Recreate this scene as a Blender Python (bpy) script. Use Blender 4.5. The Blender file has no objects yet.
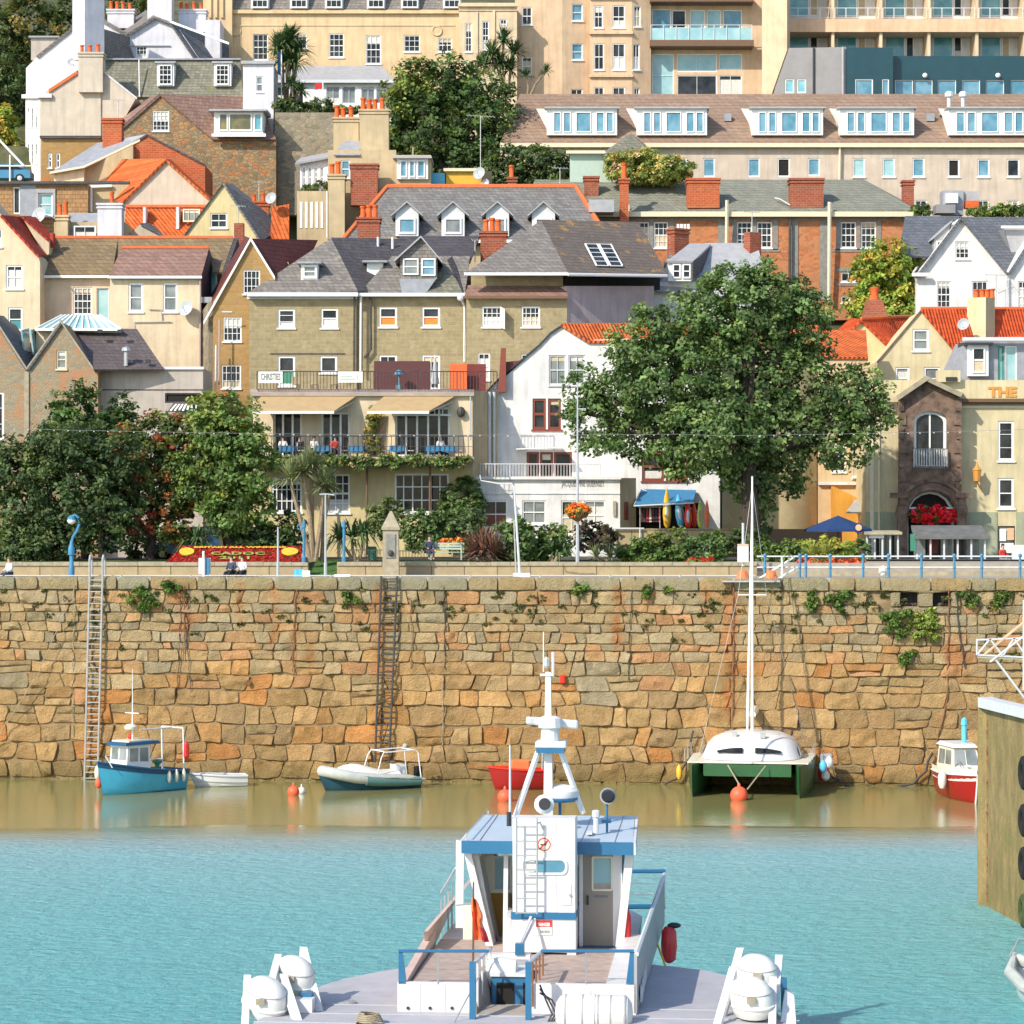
import bpy, bmesh, math, random
import numpy as np
from mathutils import Vector, Matrix, noise
from mathutils.geometry import tessellate_polygon
F=2600.0; HZ=530.0; CX=512.0; H=12.75
R=random.Random(11); NR=np.random.default_rng(5)
S=bpy.context.scene; COL=S.collection
def P(px,py,Y): return Vector(((px-CX)*Y/F, Y, H-(py-HZ)*Y/F))
def Zat(py,Y): return H-(py-HZ)*Y/F
def Xat(px,Y): return (px-CX)*Y/F
# ---------------------------------------------------------------- materials
M={}
class NT:
    def __init__(s,name,rough=.8,spec=.3,metal=0):
        s.m=bpy.data.materials.new(name); s.m.use_nodes=True; s.t=s.m.node_tree
        s.b=s.t.nodes['Principled BSDF']
        s.b.inputs['Roughness'].default_value=rough; s.b.inputs['Specular IOR Level'].default_value=spec
        s.b.inputs['Metallic'].default_value=metal
        M[name]=s.m
    def n(s,typ,ins=None,**at):
        x=s.t.nodes.new('ShaderNode'+typ)
        for k,v in at.items(): setattr(x,k,v)
        for k,v in (ins or {}).items(): s.put(x.inputs[k],v)
        return x
    def put(s,sock,v):
        if isinstance(v,bpy.types.NodeSocket): s.t.links.new(v,sock)
        elif isinstance(v,(tuple,list)):
            sock.default_value=(tuple(v)+(1,))[:4] if sock.type=='RGBA' else tuple(v)[:3]
        else: sock.default_value=v
    def math(s,op,a,b=0,clamp=False):
        x=s.n('Math',operation=op,use_clamp=clamp); s.put(x.inputs[0],a); s.put(x.inputs[1],b); return x.outputs[0]
    def mix(s,f,a,b,blend='MIX'):
        x=s.n('Mix',data_type='RGBA',blend_type=blend); s.put(x.inputs[0],f); s.put(x.inputs[6],a); s.put(x.inputs[7],b); return x.outputs[2]
    def ramp(s,f,stops,interp='LINEAR'):
        x=s.n('ValToRGB'); s.put(x.inputs[0],f); e=x.color_ramp.elements; x.color_ramp.interpolation=interp
        while len(e)<len(stops): e.new(.5)
        for i,(p,c) in enumerate(stops):
            e[i].position=p; e[i].color=(tuple(c)+(1,))[:4] if isinstance(c,(tuple,list)) else (c,c,c,1)
        return x.outputs[0]
    def noise(s,vec,scale,det=3,rough=.6):
        return s.n('TexNoise',{'Vector':vec,'Scale':scale,'Detail':det,'Roughness':rough}).outputs[0]
    def obj(s): return s.n('TexCoord').outputs['Object']
    def scale(s,vec,v):
        x=s.n('VectorMath',operation='MULTIPLY'); s.put(x.inputs[0],vec); s.put(x.inputs[1],v); return x.outputs[0]
    def flat(s,vec,kz=1.0):
        q=s.n('SeparateXYZ',{'Vector':vec}).outputs
        return s.n('CombineXYZ',{'X':s.math('ADD',q[0],q[1]),'Y':s.math('MULTIPLY',q[2],kz)}).outputs[0]
    def bump(s,h,st=.3,d=.05):
        s.put(s.b.inputs['Normal'],s.n('Bump',{'Height':h,'Strength':st,'Distance':d}).outputs[0])
    def col(s,c): s.put(s.b.inputs['Base Color'],c)
def mul(c,k): return tuple(min(1,x*k) for x in c)
def plain(name,c,rough=.8,var=.12,sc=1.5,bump=0,spec=.3,streak=0,metal=0,c2=None,rust=0):
    t=NT(name,rough,spec,metal); o=t.obj()
    a=t.mix(t.ramp(t.noise(o,sc,4),[(.3,0.0),(.7,1.0)]),mul(c,1-var),c2 or mul(c,1+var*.6))
    if streak:
        n=t.noise(t.scale(o,(2.2,2.2,.22)),1.3,4)
        a=t.mix(t.math('MULTIPLY',t.ramp(n,[(.46,0.0),(.72,1.0)]),streak),a,mul(c,.45))
    if rust: a=t.mix(t.math('MULTIPLY',t.ramp(t.noise(t.scale(o,(5,5,.55)),1.1,5,.7),[(.60,0.0),(.74,1.0)]),rust),a,(.34,.17,.07))
    t.col(a)
    if bump: t.bump(t.noise(o,14,3),bump,.03)
    return t.m
def rubble(name,cs,sc=1.6,mortar=(.3,.25,.18),kz=1.7,mw=.07,bump=.6,patch=None):
    t=NT(name,.9,.2); o=t.obj(); f=t.flat(o,kz)
    fn=t.n('VectorMath',operation='ADD'); t.put(fn.inputs[0],f)
    t.put(fn.inputs[1],t.scale(t.n('TexNoise',{'Vector':f,'Scale':2.0}).outputs[1],(.35,.35,0)))
    f=fn.outputs[0]
    v=t.n('TexVoronoi',{'Vector':f,'Scale':sc},voronoi_dimensions='2D'); e=t.n('TexVoronoi',{'Vector':f,'Scale':sc},voronoi_dimensions='2D',feature='DISTANCE_TO_EDGE')
    rnd=t.n('SeparateColor',{'Color':v.outputs['Color']}).outputs[0]
    k=len(cs); c=t.ramp(rnd,[((i+.0)/k,x) for i,x in enumerate(cs)],'CONSTANT')
    c=t.mix(t.math('MULTIPLY',t.noise(o,6,4),.55),c,mul(cs[0],.55))
    if patch:
        c=t.mix(t.ramp(t.noise(o,.55,5,.7),[(.52,0.0),(.6,.85)]),c,patch)
    g=t.ramp(e.outputs[0],[(mw*.4,0.0),(mw,1.0)])
    c=t.mix(g,mortar,c); t.col(c)
    h=t.math('ADD',t.math('MULTIPLY',g,1.0),t.math('MULTIPLY',t.noise(o,9,3),.6)); t.bump(h,bump,.06)
    return t.m
def brickm(name,c1,c2,mo,bw=.5,bh=.2,ms=.02,bump=.4,kz=1.0,patch=None,pt=.55,var=.5):
    t=NT(name,.88,.25); o=t.obj(); f=t.flat(o,kz)
    b=t.n('TexBrick',{'Vector':f,'Color1':c1,'Color2':c2,'Mortar':mo,'Scale':1.0,'Brick Width':bw,'Row Height':bh,'Mortar Size':ms,'Mortar Smooth':.2,'Bias':0.0})
    c=b.outputs[0]
    c=t.mix(t.math('MULTIPLY',t.ramp(t.noise(o,2.2,5,.7),[(.35,0.0),(.75,1.0)]),var),c,mul(c1,.5))
    if patch: c=t.mix(t.ramp(t.noise(o,.5,6,.75),[(pt,0.0),(pt+.1,.9)]),c,patch)
    t.col(c)
    h=t.math('ADD',t.math('MULTIPLY',b.outputs[1],-1.0),t.math('MULTIPLY',t.noise(o,8,3),.5)); t.bump(h,bump,.05)
    return t.m
def slate(name,c,var=.25,bh=.24,bw=.36,patch=None,pt=.6,rough=.7,kz=1.0):
    t=NT(name,rough,.35); o=t.obj(); f=t.flat(o,kz)
    b=t.n('TexBrick',{'Vector':f,'Color1':mul(c,1+var*.6),'Color2':mul(c,1-var),'Mortar':mul(c,.35),'Scale':1.0,'Brick Width':bw,'Row Height':bh,'Mortar Size':.018,'Mortar Smooth':.3})
    a=t.mix(t.math('MULTIPLY',t.ramp(t.noise(o,.9,5,.7),[(.35,0.0),(.7,1.0)]),.5),b.outputs[0],mul(c,.62))
    a=t.mix(t.math('MULTIPLY',t.ramp(t.noise(t.scale(o,(3,3,.5)),1.7,4),[(.5,0.0),(.75,1.0)]),.35),a,mul(c,1.6))
    if patch: a=t.mix(t.math('MULTIPLY',t.ramp(t.noise(o,.7,7,.78),[(pt,0.0),(pt+.09,1.0)]),.9),a,patch)
    t.col(a)
    q=t.n('SeparateXYZ',{'Vector':f}).outputs[1]
    saw=t.math('FRACT',t.math('DIVIDE',q,bh))
    t.bump(t.math('ADD',t.math('MULTIPLY',saw,-.8),t.math('MULTIPLY',b.outputs[1],-.6)),.5,.05)
    return t.m
def pantile(name,c,w=.3,h=.34):
    t=NT(name,.75,.3); o=t.obj(); q=t.n('SeparateXYZ',{'Vector':t.flat(o)}).outputs
    a=t.math('SINE',t.math('MULTIPLY',q[0],6.283/w)); saw=t.math('FRACT',t.math('DIVIDE',q[1],h))
    cell=t.n('CombineXYZ',{'X':t.math('FLOOR',t.math('DIVIDE',q[0],w)),'Y':t.math('FLOOR',t.math('DIVIDE',q[1],h))}).outputs[0]
    wn=t.n('TexWhiteNoise',{'Vector':cell}).outputs[0]
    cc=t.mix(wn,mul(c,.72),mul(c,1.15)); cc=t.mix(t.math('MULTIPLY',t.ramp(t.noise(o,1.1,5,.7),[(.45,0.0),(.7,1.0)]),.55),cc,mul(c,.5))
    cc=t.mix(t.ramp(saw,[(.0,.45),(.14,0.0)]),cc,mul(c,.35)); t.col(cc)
    t.bump(t.math('ADD',t.math('MULTIPLY',a,.6),t.math('MULTIPLY',saw,-.7)),.8,.07)
    return t.m
def glassm(name,c,c2,rough=.08,spec=.6):
    t=NT(name,rough,spec); o=t.obj()
    r=t.n('ObjectInfo').outputs['Random']
    n=t.noise(t.n('VectorMath',{0:o,1:t.scale(t.n('CombineXYZ',{'X':r,'Y':r,'Z':r}).outputs[0],(40,40,40))},operation='ADD').outputs[0],.9,2)
    t.col(t.mix(t.ramp(n,[(.35,0.0),(.65,1.0)]),c,c2)); t.bump(t.noise(o,1.2,1),.12,.05)
    return t.m
def leafm(name):
    t=NT(name,.55,.25); a=t.n('Attribute',attribute_name='Col').outputs[0]
    t.col(a); tr=t.n('BsdfTranslucent',{'Color':t.mix(1.0,a,(1.0,1.0,.45),'MULTIPLY')})
    mx=t.n('MixShader',{0:.40}); t.t.links.new(t.b.outputs[0],mx.inputs[1]); t.t.links.new(tr.outputs[0],mx.inputs[2])
    t.t.links.new(mx.outputs[0],t.t.nodes['Material Output'].inputs[0]); return t.m
# ---------------------------------------------------------------- objects
def tag(o,label=None,cat=None,group=None,kind=None):
    if label: o['label']=label
    if cat: o['category']=cat
    if group: o['group']=group
    if kind: o['kind']=kind
    return o
class Thing:
    def __init__(s,name,label,cat,loc,rz=0,group=None,local=False):
        s.o=bpy.data.objects.new(name,None); COL.objects.link(s.o); s.o.empty_display_size=.5
        s.loc=Vector(loc); s.o.location=s.loc; s.o.rotation_euler=(0,0,rz); tag(s.o,label,cat,group)
        s.org=Vector((0,0,0)) if local else s.loc
def copy_thing(src,loc,rz=None,label=None,group=None):
    r=src.copy(); COL.objects.link(r); r.location=loc
    if rz is not None: r.rotation_euler=(0,0,rz)
    if label: r['label']=label
    if group: r['group']=group
    for ch in list(src.children):
        c=ch.copy(); COL.objects.link(c); c.parent=r
        for g in list(ch.children):
            d=g.copy(); COL.objects.link(d); d.parent=c
    return r
def parea(p):
    n=Vector((0,0,0))
    for i in range(1,len(p)-1): n+=(p[i]-p[0]).cross(p[i+1]-p[0])
    return n.length/2
def area3(v,tri): return sum((v[b]-v[a]).cross(v[c]-v[a]).length/2 for a,b,c in tri)
def bm_fill(loops):
    bm=bmesh.new(); k=0; idx={}
    es=[]
    for l in loops:
        vs=[bm.verts.new(p) for p in l]
        for v in vs: idx[v]=k; k+=1
        es+=[bm.edges.new((vs[i],vs[(i+1)%len(vs)])) for i in range(len(vs))]
    r=bmesh.ops.triangle_fill(bm,use_beauty=True,use_dissolve=False,edges=es)
    t=[tuple(idx[v] for v in f.verts) for f in bm.faces]; bm.free(); return t
class MB:
    def __init__(s): s.v=[]; s.f=[]; s.m=[]
    def add(s,vs,fs,m=0):
        b=len(s.v); s.v+= [Vector(x) for x in vs]; s.f+=[tuple(i+b for i in f) for f in fs]; s.m+=[m]*len(fs); return s
    def poly(s,pts,m=0): return s.add(pts,[tuple(range(len(pts)))],m)
    def hexa(s,p,m=0):  # 4 front + 4 back
        return s.add(p,[(0,1,2,3),(7,6,5,4),(0,4,5,1),(1,5,6,2),(2,6,7,3),(3,7,4,0)],m)
    def box(s,a,b,m=0):
        x0,y0,z0=a; x1,y1,z1=b
        return s.hexa([(x0,y0,z0),(x1,y0,z0),(x1,y0,z1),(x0,y0,z1),(x0,y1,z0),(x1,y1,z0),(x1,y1,z1),(x0,y1,z1)],m)
    def prism(s,pts,vec,m=0,holes=(),back=True):
        pts=[Vector(p) for p in pts]; vec=Vector(vec); loops=[pts]+[[Vector(q) for q in h] for h in holes]
        flat=[p for l in loops for p in l]
        tri=[tuple(t) for t in tessellate_polygon(loops)]
        if holes:
            t2=bm_fill(loops); ar=parea(pts)-sum(parea(h) for h in loops[1:])
            if abs(area3(flat,t2)-ar)<=abs(area3(flat,tri)-ar)+1e-4*ar: tri=t2
            if abs(area3(flat,tri)-ar)>.01*ar: print('FILL?',area3(flat,tri),ar,pts[0])
        s.add(flat,tri,m)
        if back: s.add([p+vec for p in pts],[tuple(t) for t in tessellate_polygon([[p+vec for p in pts]])],m)
        n=len(pts)
        s.add(pts+[p+vec for p in pts],[(i,(i+1)%n,n+(i+1)%n,n+i) for i in range(n)],m); return s
    def tube(s,path,r,n=6,m=0,r2=None,cap=True):
        path=[Vector(p) for p in path]; k=len(path); vs=[]; fs=[]
        for i,p in enumerate(path):
            d=(path[min(i+1,k-1)]-path[max(i-1,0)]).normalized()
            a=d.cross(Vector((0,0,1)))
            if a.length<1e-3: a=d.cross(Vector((0,1,0)))
            a.normalize(); b=a.cross(d)
            rr=r if r2 is None else r+(r2-r)*i/(k-1)
            if isinstance(r,(list,tuple)): rr=r[i]
            for j in range(n):
                t=2*math.pi*j/n+math.pi/n; vs.append(p+(a*math.cos(t)+b*math.sin(t))*rr)
        for i in range(k-1):
            for j in range(n): fs.append((i*n+j,i*n+(j+1)%n,(i+1)*n+(j+1)%n,(i+1)*n+j))
        if cap: fs+= [tuple(range(n))[::-1],tuple(range((k-1)*n,k*n))]
        return s.add(vs,fs,m)
    def lathe(s,prof,c,n=16,m=0,ax=(0,0,1),sx=1,sy=1):
        c=Vector(c); ax=Vector(ax).normalized(); a=ax.orthogonal().normalized()
        if abs(ax.z)>.99: a=Vector((1,0,0))
        b=ax.cross(a); vs=[]; fs=[]
        for r,h in prof:
            for j in range(n):
                t=2*math.pi*j/n; vs.append(c+ax*h+a*(math.cos(t)*r*sx)+b*(math.sin(t)*r*sy))
        for i in range(len(prof)-1):
            for j in range(n): fs.append((i*n+j,i*n+(j+1)%n,(i+1)*n+(j+1)%n,(i+1)*n+j))
        fs+=[tuple(range(n))[::-1],tuple(range((len(prof)-1)*n,len(prof)*n))]
        return s.add(vs,fs,m)
    def ball(s,c,r,m=0,n=12,sz=1,sx=1,sy=1):
        pr=[(max(.001,math.sin(math.pi*i/8))*r,-math.cos(math.pi*i/8)*r*sz) for i in range(9)]
        return s.lathe(pr,c,n,m,(0,0,1),sx,sy)
    def mesh(s,name,mats,org,smooth=False,ang=35):
        me=bpy.data.meshes.new(name); o=Vector(org)
        me.from_pydata([v-o for v in s.v],[],s.f)
        for m in (mats if isinstance(mats,(list,tuple)) else [mats]): me.materials.append(M[m] if isinstance(m,str) else m)
        me.polygons.foreach_set('material_index',s.m)
        if smooth:
            me.polygons.foreach_set('use_smooth',[True]*len(s.f))
            try: me.set_sharp_from_angle(angle=math.radians(ang))
            except Exception: pass
        me.update(); return me
    def build(s,name,mats,T,parent=None,smooth=False,label=None,kind=None):
        ob=bpy.data.objects.new(name,s.mesh(name,mats,T.org,smooth)); COL.objects.link(ob)
        ob.parent=parent or T.o; tag(ob,label,kind=kind); return ob
    def single(s,name,mats,label,cat,loc=None,group=None,kind=None,smooth=False):
        if loc is None:
            z=min(v.z for v in s.v); loc=(sum(v.x for v in s.v)/len(s.v),sum(v.y for v in s.v)/len(s.v),z)
        ob=bpy.data.objects.new(name,s.mesh(name,mats,loc,smooth)); COL.objects.link(ob); ob.location=loc
        tag(ob,label,cat,group,kind); return ob
def bevel(ob,w,seg=2):
    b=ob.modifiers.new('b','BEVEL'); b.width=w; b.segments=seg; b.limit_method='ANGLE'; return ob
def text_mesh(body,size,place,mb,depth=.01,m=0,bold=0,width=None):
    """letters in mesh form; place(u,v,d) maps letter plane to world, centred on u"""
    cu=bpy.data.curves.new('t','FONT'); cu.body=body; cu.size=size; cu.extrude=depth/2; cu.align_x='CENTER'; cu.offset=bold; cu.resolution_u=2
    ob=bpy.data.objects.new('t',cu); COL.objects.link(ob); dg=bpy.context.evaluated_depsgraph_get()
    me=bpy.data.meshes.new_from_object(ob.evaluated_get(dg)); k=1
    if width:
        xs=[v.co.x for v in me.vertices]; k=width/max(1e-6,max(xs)-min(xs))
    mb.add([place(v.co.x*k,v.co.y,v.co.z) for v in me.vertices],[tuple(p.vertices) for p in me.polygons],m)
    bpy.data.objects.remove(ob); bpy.data.curves.remove(cu); bpy.data.meshes.remove(me)
# ---------------------------------------------------------------- planes and houses
class PL:
    def __init__(s,Y,k=0.0,px=512):
        s.k=k; s.c=Y-k*(px-CX)*Y/F; l=math.hypot(k,1); s.n=Vector((-k/l,1/l,0)); s.Y=Y
    def __call__(s,px,py,off=0.0):
        t=(px-CX)/F; Y=s.c/(1-s.k*t); return Vector((t*Y,Y,H-(py-HZ)*Y/F))+s.n*off
    def bar(s,mb,x0,y0,x1,y1,o0,o1,m=0):
        q=[(x0,y1),(x1,y1),(x1,y0),(x0,y0)]
        mb.hexa([s(x,y,o0) for x,y in q]+[s(x,y,o1) for x,y in q],m)
    def sc(s): return F/s.Y
def house(name,label,cat,px,py,Y,group=None): return Thing(name,label,cat,P(px,py,Y),group=group)
def rect(x0,y0,x1,y1): return [(x0,y1),(x1,y1),(x1,y0),(x0,y0)]
def wall(T,pl,out,mat,wins=(),depth=8,name='wall',rev=.15,parent=None,label=None,off=0):
    """facade with real openings, extruded back; wins: (x0,y0,x1,y1,cols,rows,{opts})"""
    mb=MB(); holes=[]; ws=[]
    for w in wins:
        o=dict(w[6]) if len(w)>6 else {}
        ws.append((w,o))
        if o.get('arch'):
            x0,y0,x1,y1=w[:4]; r=o['arch']; n=8; a=[]
            for i in range(n+1):
                t=math.pi*i/n; a.append(((x0+x1)/2+(x1-x0)/2*math.cos(t),y0+r-r*math.sin(t)))
            holes.append([(x0,y1),(x1,y1)]+a)
        else: holes.append(rect(*w[:4]))
    H3=[[pl(x+R.uniform(-.004,.004),y+R.uniform(-.004,.004),off) for x,y in h] for h in holes]
    mb.prism([pl(x,y,off) for x,y in out],pl.n*depth,0,H3)
    for h in holes:
        n=len(h); a=[pl(x,y,off) for x,y in h]; b=[pl(x,y,off+rev+.1) for x,y in h]
        mb.add(a+b,[(i,(i+1)%n,n+(i+1)%n,n+i) for i in range(n)])
    ob=mb.build(name,mat,T,parent,label=label)
    for (w,o),h in zip(ws,holes):
        window(T,pl,*w[:6],hole=h,parent=(ob if parent else None),off=off,**{'rev':rev,**{k:v for k,v in o.items() if k!='arch'}})
    return ob
WR_=random.Random(21)
def window(T,pl,x0,y0,x1,y1,c=2,r=2,hole=None,fm='white_paint',gm='glass_dark',sill=True,rev=.15,name='window',parent=None,fw=.09,bw=.035,meet=True,off=0,label=None,flat=False,low=None,sm=None):
    flat=flat or (parent is not None)
    if low is None and not flat and gm in ('glass_dark','glass_grey') and meet and y1-y0>9 and WR_.random()<.55: low=(WR_.choice((.35,.5,-.3,-.45,-.2,.8)),WR_.choice(('curtain','curtain_cream','curtain')))
    k=pl.sc(); a=fw*k; b=bw*k/2; o0=off+rev-.09; o1=off+rev-.02; og=off+rev
    g=MB(); hole=hole or rect(x0,y0,x1,y1)
    g.add([pl(x,y,og) for x,y in hole],[tuple(range(len(hole)))],0)
    if low:  # (fraction, material) blind or curtain over the lower or upper part of the glass
        fr,lm=low
        ya,yb=(y1-(y1-y0)*fr,y1) if fr>0 else (y0,y0-(y1-y0)*fr)
        g.poly([pl(x0+a,yb,og-.015),pl(x1-a,yb,og-.015),pl(x1-a,ya,og-.015),pl(x0+a,ya,og-.015)],2)
    f=MB() if not flat else g; fi=0 if not flat else 1
    def bar(*q): pl.bar(f,*q,o0,o1,fi)
    if len(hole)>4:
        n=len(hole)
        cx,cy=(x0+x1)/2,(y0+y1)/2
        inn=[(cx+(x-cx)*(1-2*a/(x1-x0)),cy+(y-cy)*(1-2*a/(y1-y0))) for x,y in hole]
        for i in range(n):
            j=(i+1)%n; q=[hole[i],hole[j],inn[j],inn[i]]
            f.hexa([pl(x,y,o0) for x,y in q]+[pl(x,y,o1) for x,y in q],fi)
    else:
        bar(x0,y0,x0+a,y1); bar(x1-a,y0,x1,y1); bar(x0+a,y0,x1-a,y0+a); bar(x0+a,y1-a*1.2,x1-a,y1)
    o0+=.012; o1-=.004
    for i in range(1,c): x=x0+(x1-x0)*i/c; bar(x-b,y0+a,x+b,y1-a)
    o0+=.008; o1-=.004
    for i in range(1,r):
        y=y0+(y1-y0)*i/r; bb=b*(2.0 if (meet and i*2==r) else 1); bar(x0+a,y-bb,x1-a,y+bb)
    gl=[gm]+([fm] if flat else ['white_paint'])+([low[1]] if low else [])
    if flat and not low: gl=[gm,fm]
    ob=g.build(name,gl,T,parent,label=label)
    if not flat: f.build('frame',fm,T,ob)
    if sill and not flat:
        q=MB(); pl.bar(q,x0-a*.6,y1,x1+a*.6,y1+.1*k,off-.1,off+rev-.02); q.build('sill',sm or fm,T,ob)
    return ob
def roof(T,polys,mat,th=.14,name='roof',parent=None,label=None):
    mb=MB()
    for po in polys:
        pts=[P(*q) if not isinstance(q,Vector) else q for q in po]
        n=Vector((0,0,0))
        for i in range(len(pts)):
            a,b=pts[i],pts[(i+1)%len(pts)]; n+=Vector(((a.y-b.y)*(a.z+b.z),(a.z-b.z)*(a.x+b.x),(a.x-b.x)*(a.y+b.y)))
        n.normalize()
        if n.z>0: n=-n
        mb.prism(pts,n*th,0)
    return mb.build(name,mat,T,parent,label=label)
def trim(T,rows,mat,name='trim',parent=None,label=None):
    """rows: (pl,x0,y0,x1,y1,out) raised strips on a facade"""
    for pl,x0,y0,x1,y1,o in rows:
        mb=MB(); pl.bar(mb,x0,y0,x1,y1,-o,.05); ob=mb.build(name,mat,T,parent,label=label)
    return ob
def verge(T,pl,pts,w,out,mat,name='bargeboard',parent=None):
    mb=MB()
    for (a,b) in zip(pts,pts[1:]):
        mb.hexa([pl(a[0],a[1]+w,-out),pl(b[0],b[1]+w,-out),pl(b[0],b[1]-.5,-out),pl(a[0],a[1]-.5,-out)]+
                [pl(a[0],a[1]+w,.1),pl(b[0],b[1]+w,.1),pl(b[0],b[1]-.5,.1),pl(a[0],a[1]-.5,.1)])
    return mb.build(name,mat,T,parent)
def chimney(T,x0,y0,x1,y1,Y,dep,mat,pots=(),cap=True,yaw=0.0,potm='terracotta',capm=None,ph=.7,pw=.16,parent=None):
    """pots: pixel x positions; the stack is a box with an oversailing cap"""
    pl=PL(Y); k=pl.sc(); mb=MB(); a=P(x0,y1,Y); b=P(x1,y0,Y); c=Vector(((a.x+b.x)/2,Y+dep/2,0)); w=(b.x-a.x)/2; d=dep/2
    if yaw: w=w/ (abs(math.cos(yaw))+abs(math.sin(yaw))*dep/(b.x-a.x))*1.0; d=w*dep/(b.x-a.x)
    rot=Matrix.Rotation(yaw,3,'Z')
    def bx(e,z0,z1,m=0):
        q=[(-1,-1),(1,-1),(1,1),(-1,1)]
        pts=[c+rot@Vector((i*(w+e),j*(d+e),0)) for i,j in q]
        lo=[Vector((p.x,p.y,z0)) for p in pts]; hi=[Vector((p.x,p.y,z1)) for p in pts]
        mb.add(lo+hi,[(0,1,5,4),(1,2,6,5),(2,3,7,6),(3,0,4,7),(4,5,6,7),(3,2,1,0)],m)
    zt=b.z
    if cap:
        bx(-.03,a.z,zt-.38); bx(.05,zt-.38,zt-.26,1); bx(-.02,zt-.26,zt-.14); bx(.07,zt-.14,zt,1)
    else: bx(0,a.z,zt)
    ob=mb.build('chimney',[mat,capm or mat],T,parent)
    for px in pots:
        p=MB(); x=Xat(px,Y+dep/2); h=ph*R.uniform(.85,1.1)
        p.lathe([(pw*1.1,0),(pw*.95,.05),(pw*.85,h*.8),(pw*1.08,h*.86),(pw*1.08,h),(pw*.7,h),(pw*.65,h*.8)],(x,Y+dep/2,zt),10)
        p.build('chimney_pot',potm,T,ob,smooth=True)
    return ob
def dormer(T,x0,y0,x1,y1,Y,dep,mat,wins,rmat,peak=None,ov=.15,fl=None,side=None):
    """small house-like dormer: front with openings, cheeks running back into the roof"""
    pl=PL(Y); k=pl.sc(); out=rect(x0,y0,x1,y1)
    if peak: out=[(x0,y1),(x1,y1),(x1,y0),(peak[0],peak[1]),(x0,y0)]
    ob=wall(T,pl,out,mat,(),dep,'dormer')
    # openings drawn as proud framed windows so that the thin front stays whole
    for w in wins: window(T,pl,*w[:6],rev=.06,off=-.07,parent=ob,**(w[6] if len(w)>6 else {}))
    e=ov*k
    if peak:
        px,py=peak
        for sx,xx in ((-1,x0-e),(1,x1+e)):
            yy=y0+(y0-py)*e/max(1,abs(px-(x0 if sx<0 else x1)))
            mb=MB(); q=[pl(xx,yy,-ov),pl(px,py,-ov),pl(px,py,dep),pl(xx,yy,dep)]
            mb.prism(q,(0,0,.12)); mb.build('dormer_roof',rmat,T,ob)
    else:
        mb=MB(); mb.hexa([pl(x0-e,y0,-ov*1.6),pl(x1+e,y0,-ov*1.6),pl(x1+e,y0-.14*k,-ov*1.6),pl(x0-e,y0-.14*k,-ov*1.6)]+[pl(x0-e,y0,dep),pl(x1+e,y0,dep),pl(x1+e,y0-.3*k,dep),pl(x0-e,y0-.3*k,dep)])
        mb.build('dormer_roof',rmat,T,ob)
    return ob
def pipe(T,pts,r,mat,name='drainpipe',parent=None):
    return MB().tube([p if isinstance(p,Vector) else P(*p) for p in pts],r,6).build(name,mat,T,parent)
def dish(T,px,py,Y,r,mat='grey_paint'):
    c=P(px,py,Y); ax=Vector((-.5,-1,.35)); mb=MB()
    mb.lathe([(.01,0),(r*.5,.04),(r*.85,.12),(r,.18),(r*.97,.19),(r*.5,.06)],c,14,0,ax)
    mb.tube([c,c+Vector((.1,.5,-.2))],.03); mb.tube([c+ax.normalized()*.05+Vector((0,0,-r*.9)),c+ax.normalized()*.5],.02)
    return mb.build('satellite_dish',mat,T)
def aerial(T,px,py0,py1,Y,w=.5,n=6,mat='grey_metal'):
    a=P(px,py1,Y); b=P(px,py0,Y); mb=MB().tube([a,b],.035,5)
    d=Vector((1,.3,0)).normalized(); e=Vector((-.3,1,0)).normalized()
    mb.tube([b-d*w,b+d*w],.022,4)
    for i in range(n):
        q=b+d*(w*(2*i/(n-1)-1)); mb.tube([q-e*.25+Vector((0,0,-.12)),q+e*.25+Vector((0,0,.12))],.014,4)
    return mb.build('aerial',mat,T)
# ---------------------------------------------------------------- foliage
def leaf_object(name,pts,nrm,size,cols,org,mat='leaf',aspect=1.5):
    n=len(pts); t=NR.normal(size=(n,3)); t-= (t*nrm).sum(1,keepdims=True)*nrm; t/=np.linalg.norm(t,axis=1,keepdims=True)+1e-9
    b=np.cross(nrm,t); s=size[:,None]
    v=np.empty((n,4,3)); v[:,0]=pts-t*s*aspect/2; v[:,1]=pts+b*s*.5+nrm*s*.12; v[:,2]=pts+t*s*aspect/2; v[:,3]=pts-b*s*.5+nrm*s*.12
    v=v.reshape(-1,3)-np.array(org)
    me=bpy.data.meshes.new(name); me.vertices.add(4*n); me.loops.add(4*n); me.polygons.add(n)
    me.vertices.foreach_set('co',v.astype(np.float32).ravel()); me.loops.foreach_set('vertex_index',np.arange(4*n,dtype=np.int32))
    me.polygons.foreach_set('loop_start',np.arange(0,4*n,4,dtype=np.int32)); me.polygons.foreach_set('loop_total',np.full(n,4,dtype=np.int32))
    a=me.color_attributes.new('Col','FLOAT_COLOR','POINT'); c=np.ones((n,4,4)); c[:,:,:3]=cols[:,None,:]
    a.data.foreach_set('color',c.astype(np.float32).ravel()); me.materials.append(M[mat]); me.update(); me.validate()
    ob=bpy.data.objects.new(name,me); COL.objects.link(ob); return ob
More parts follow.
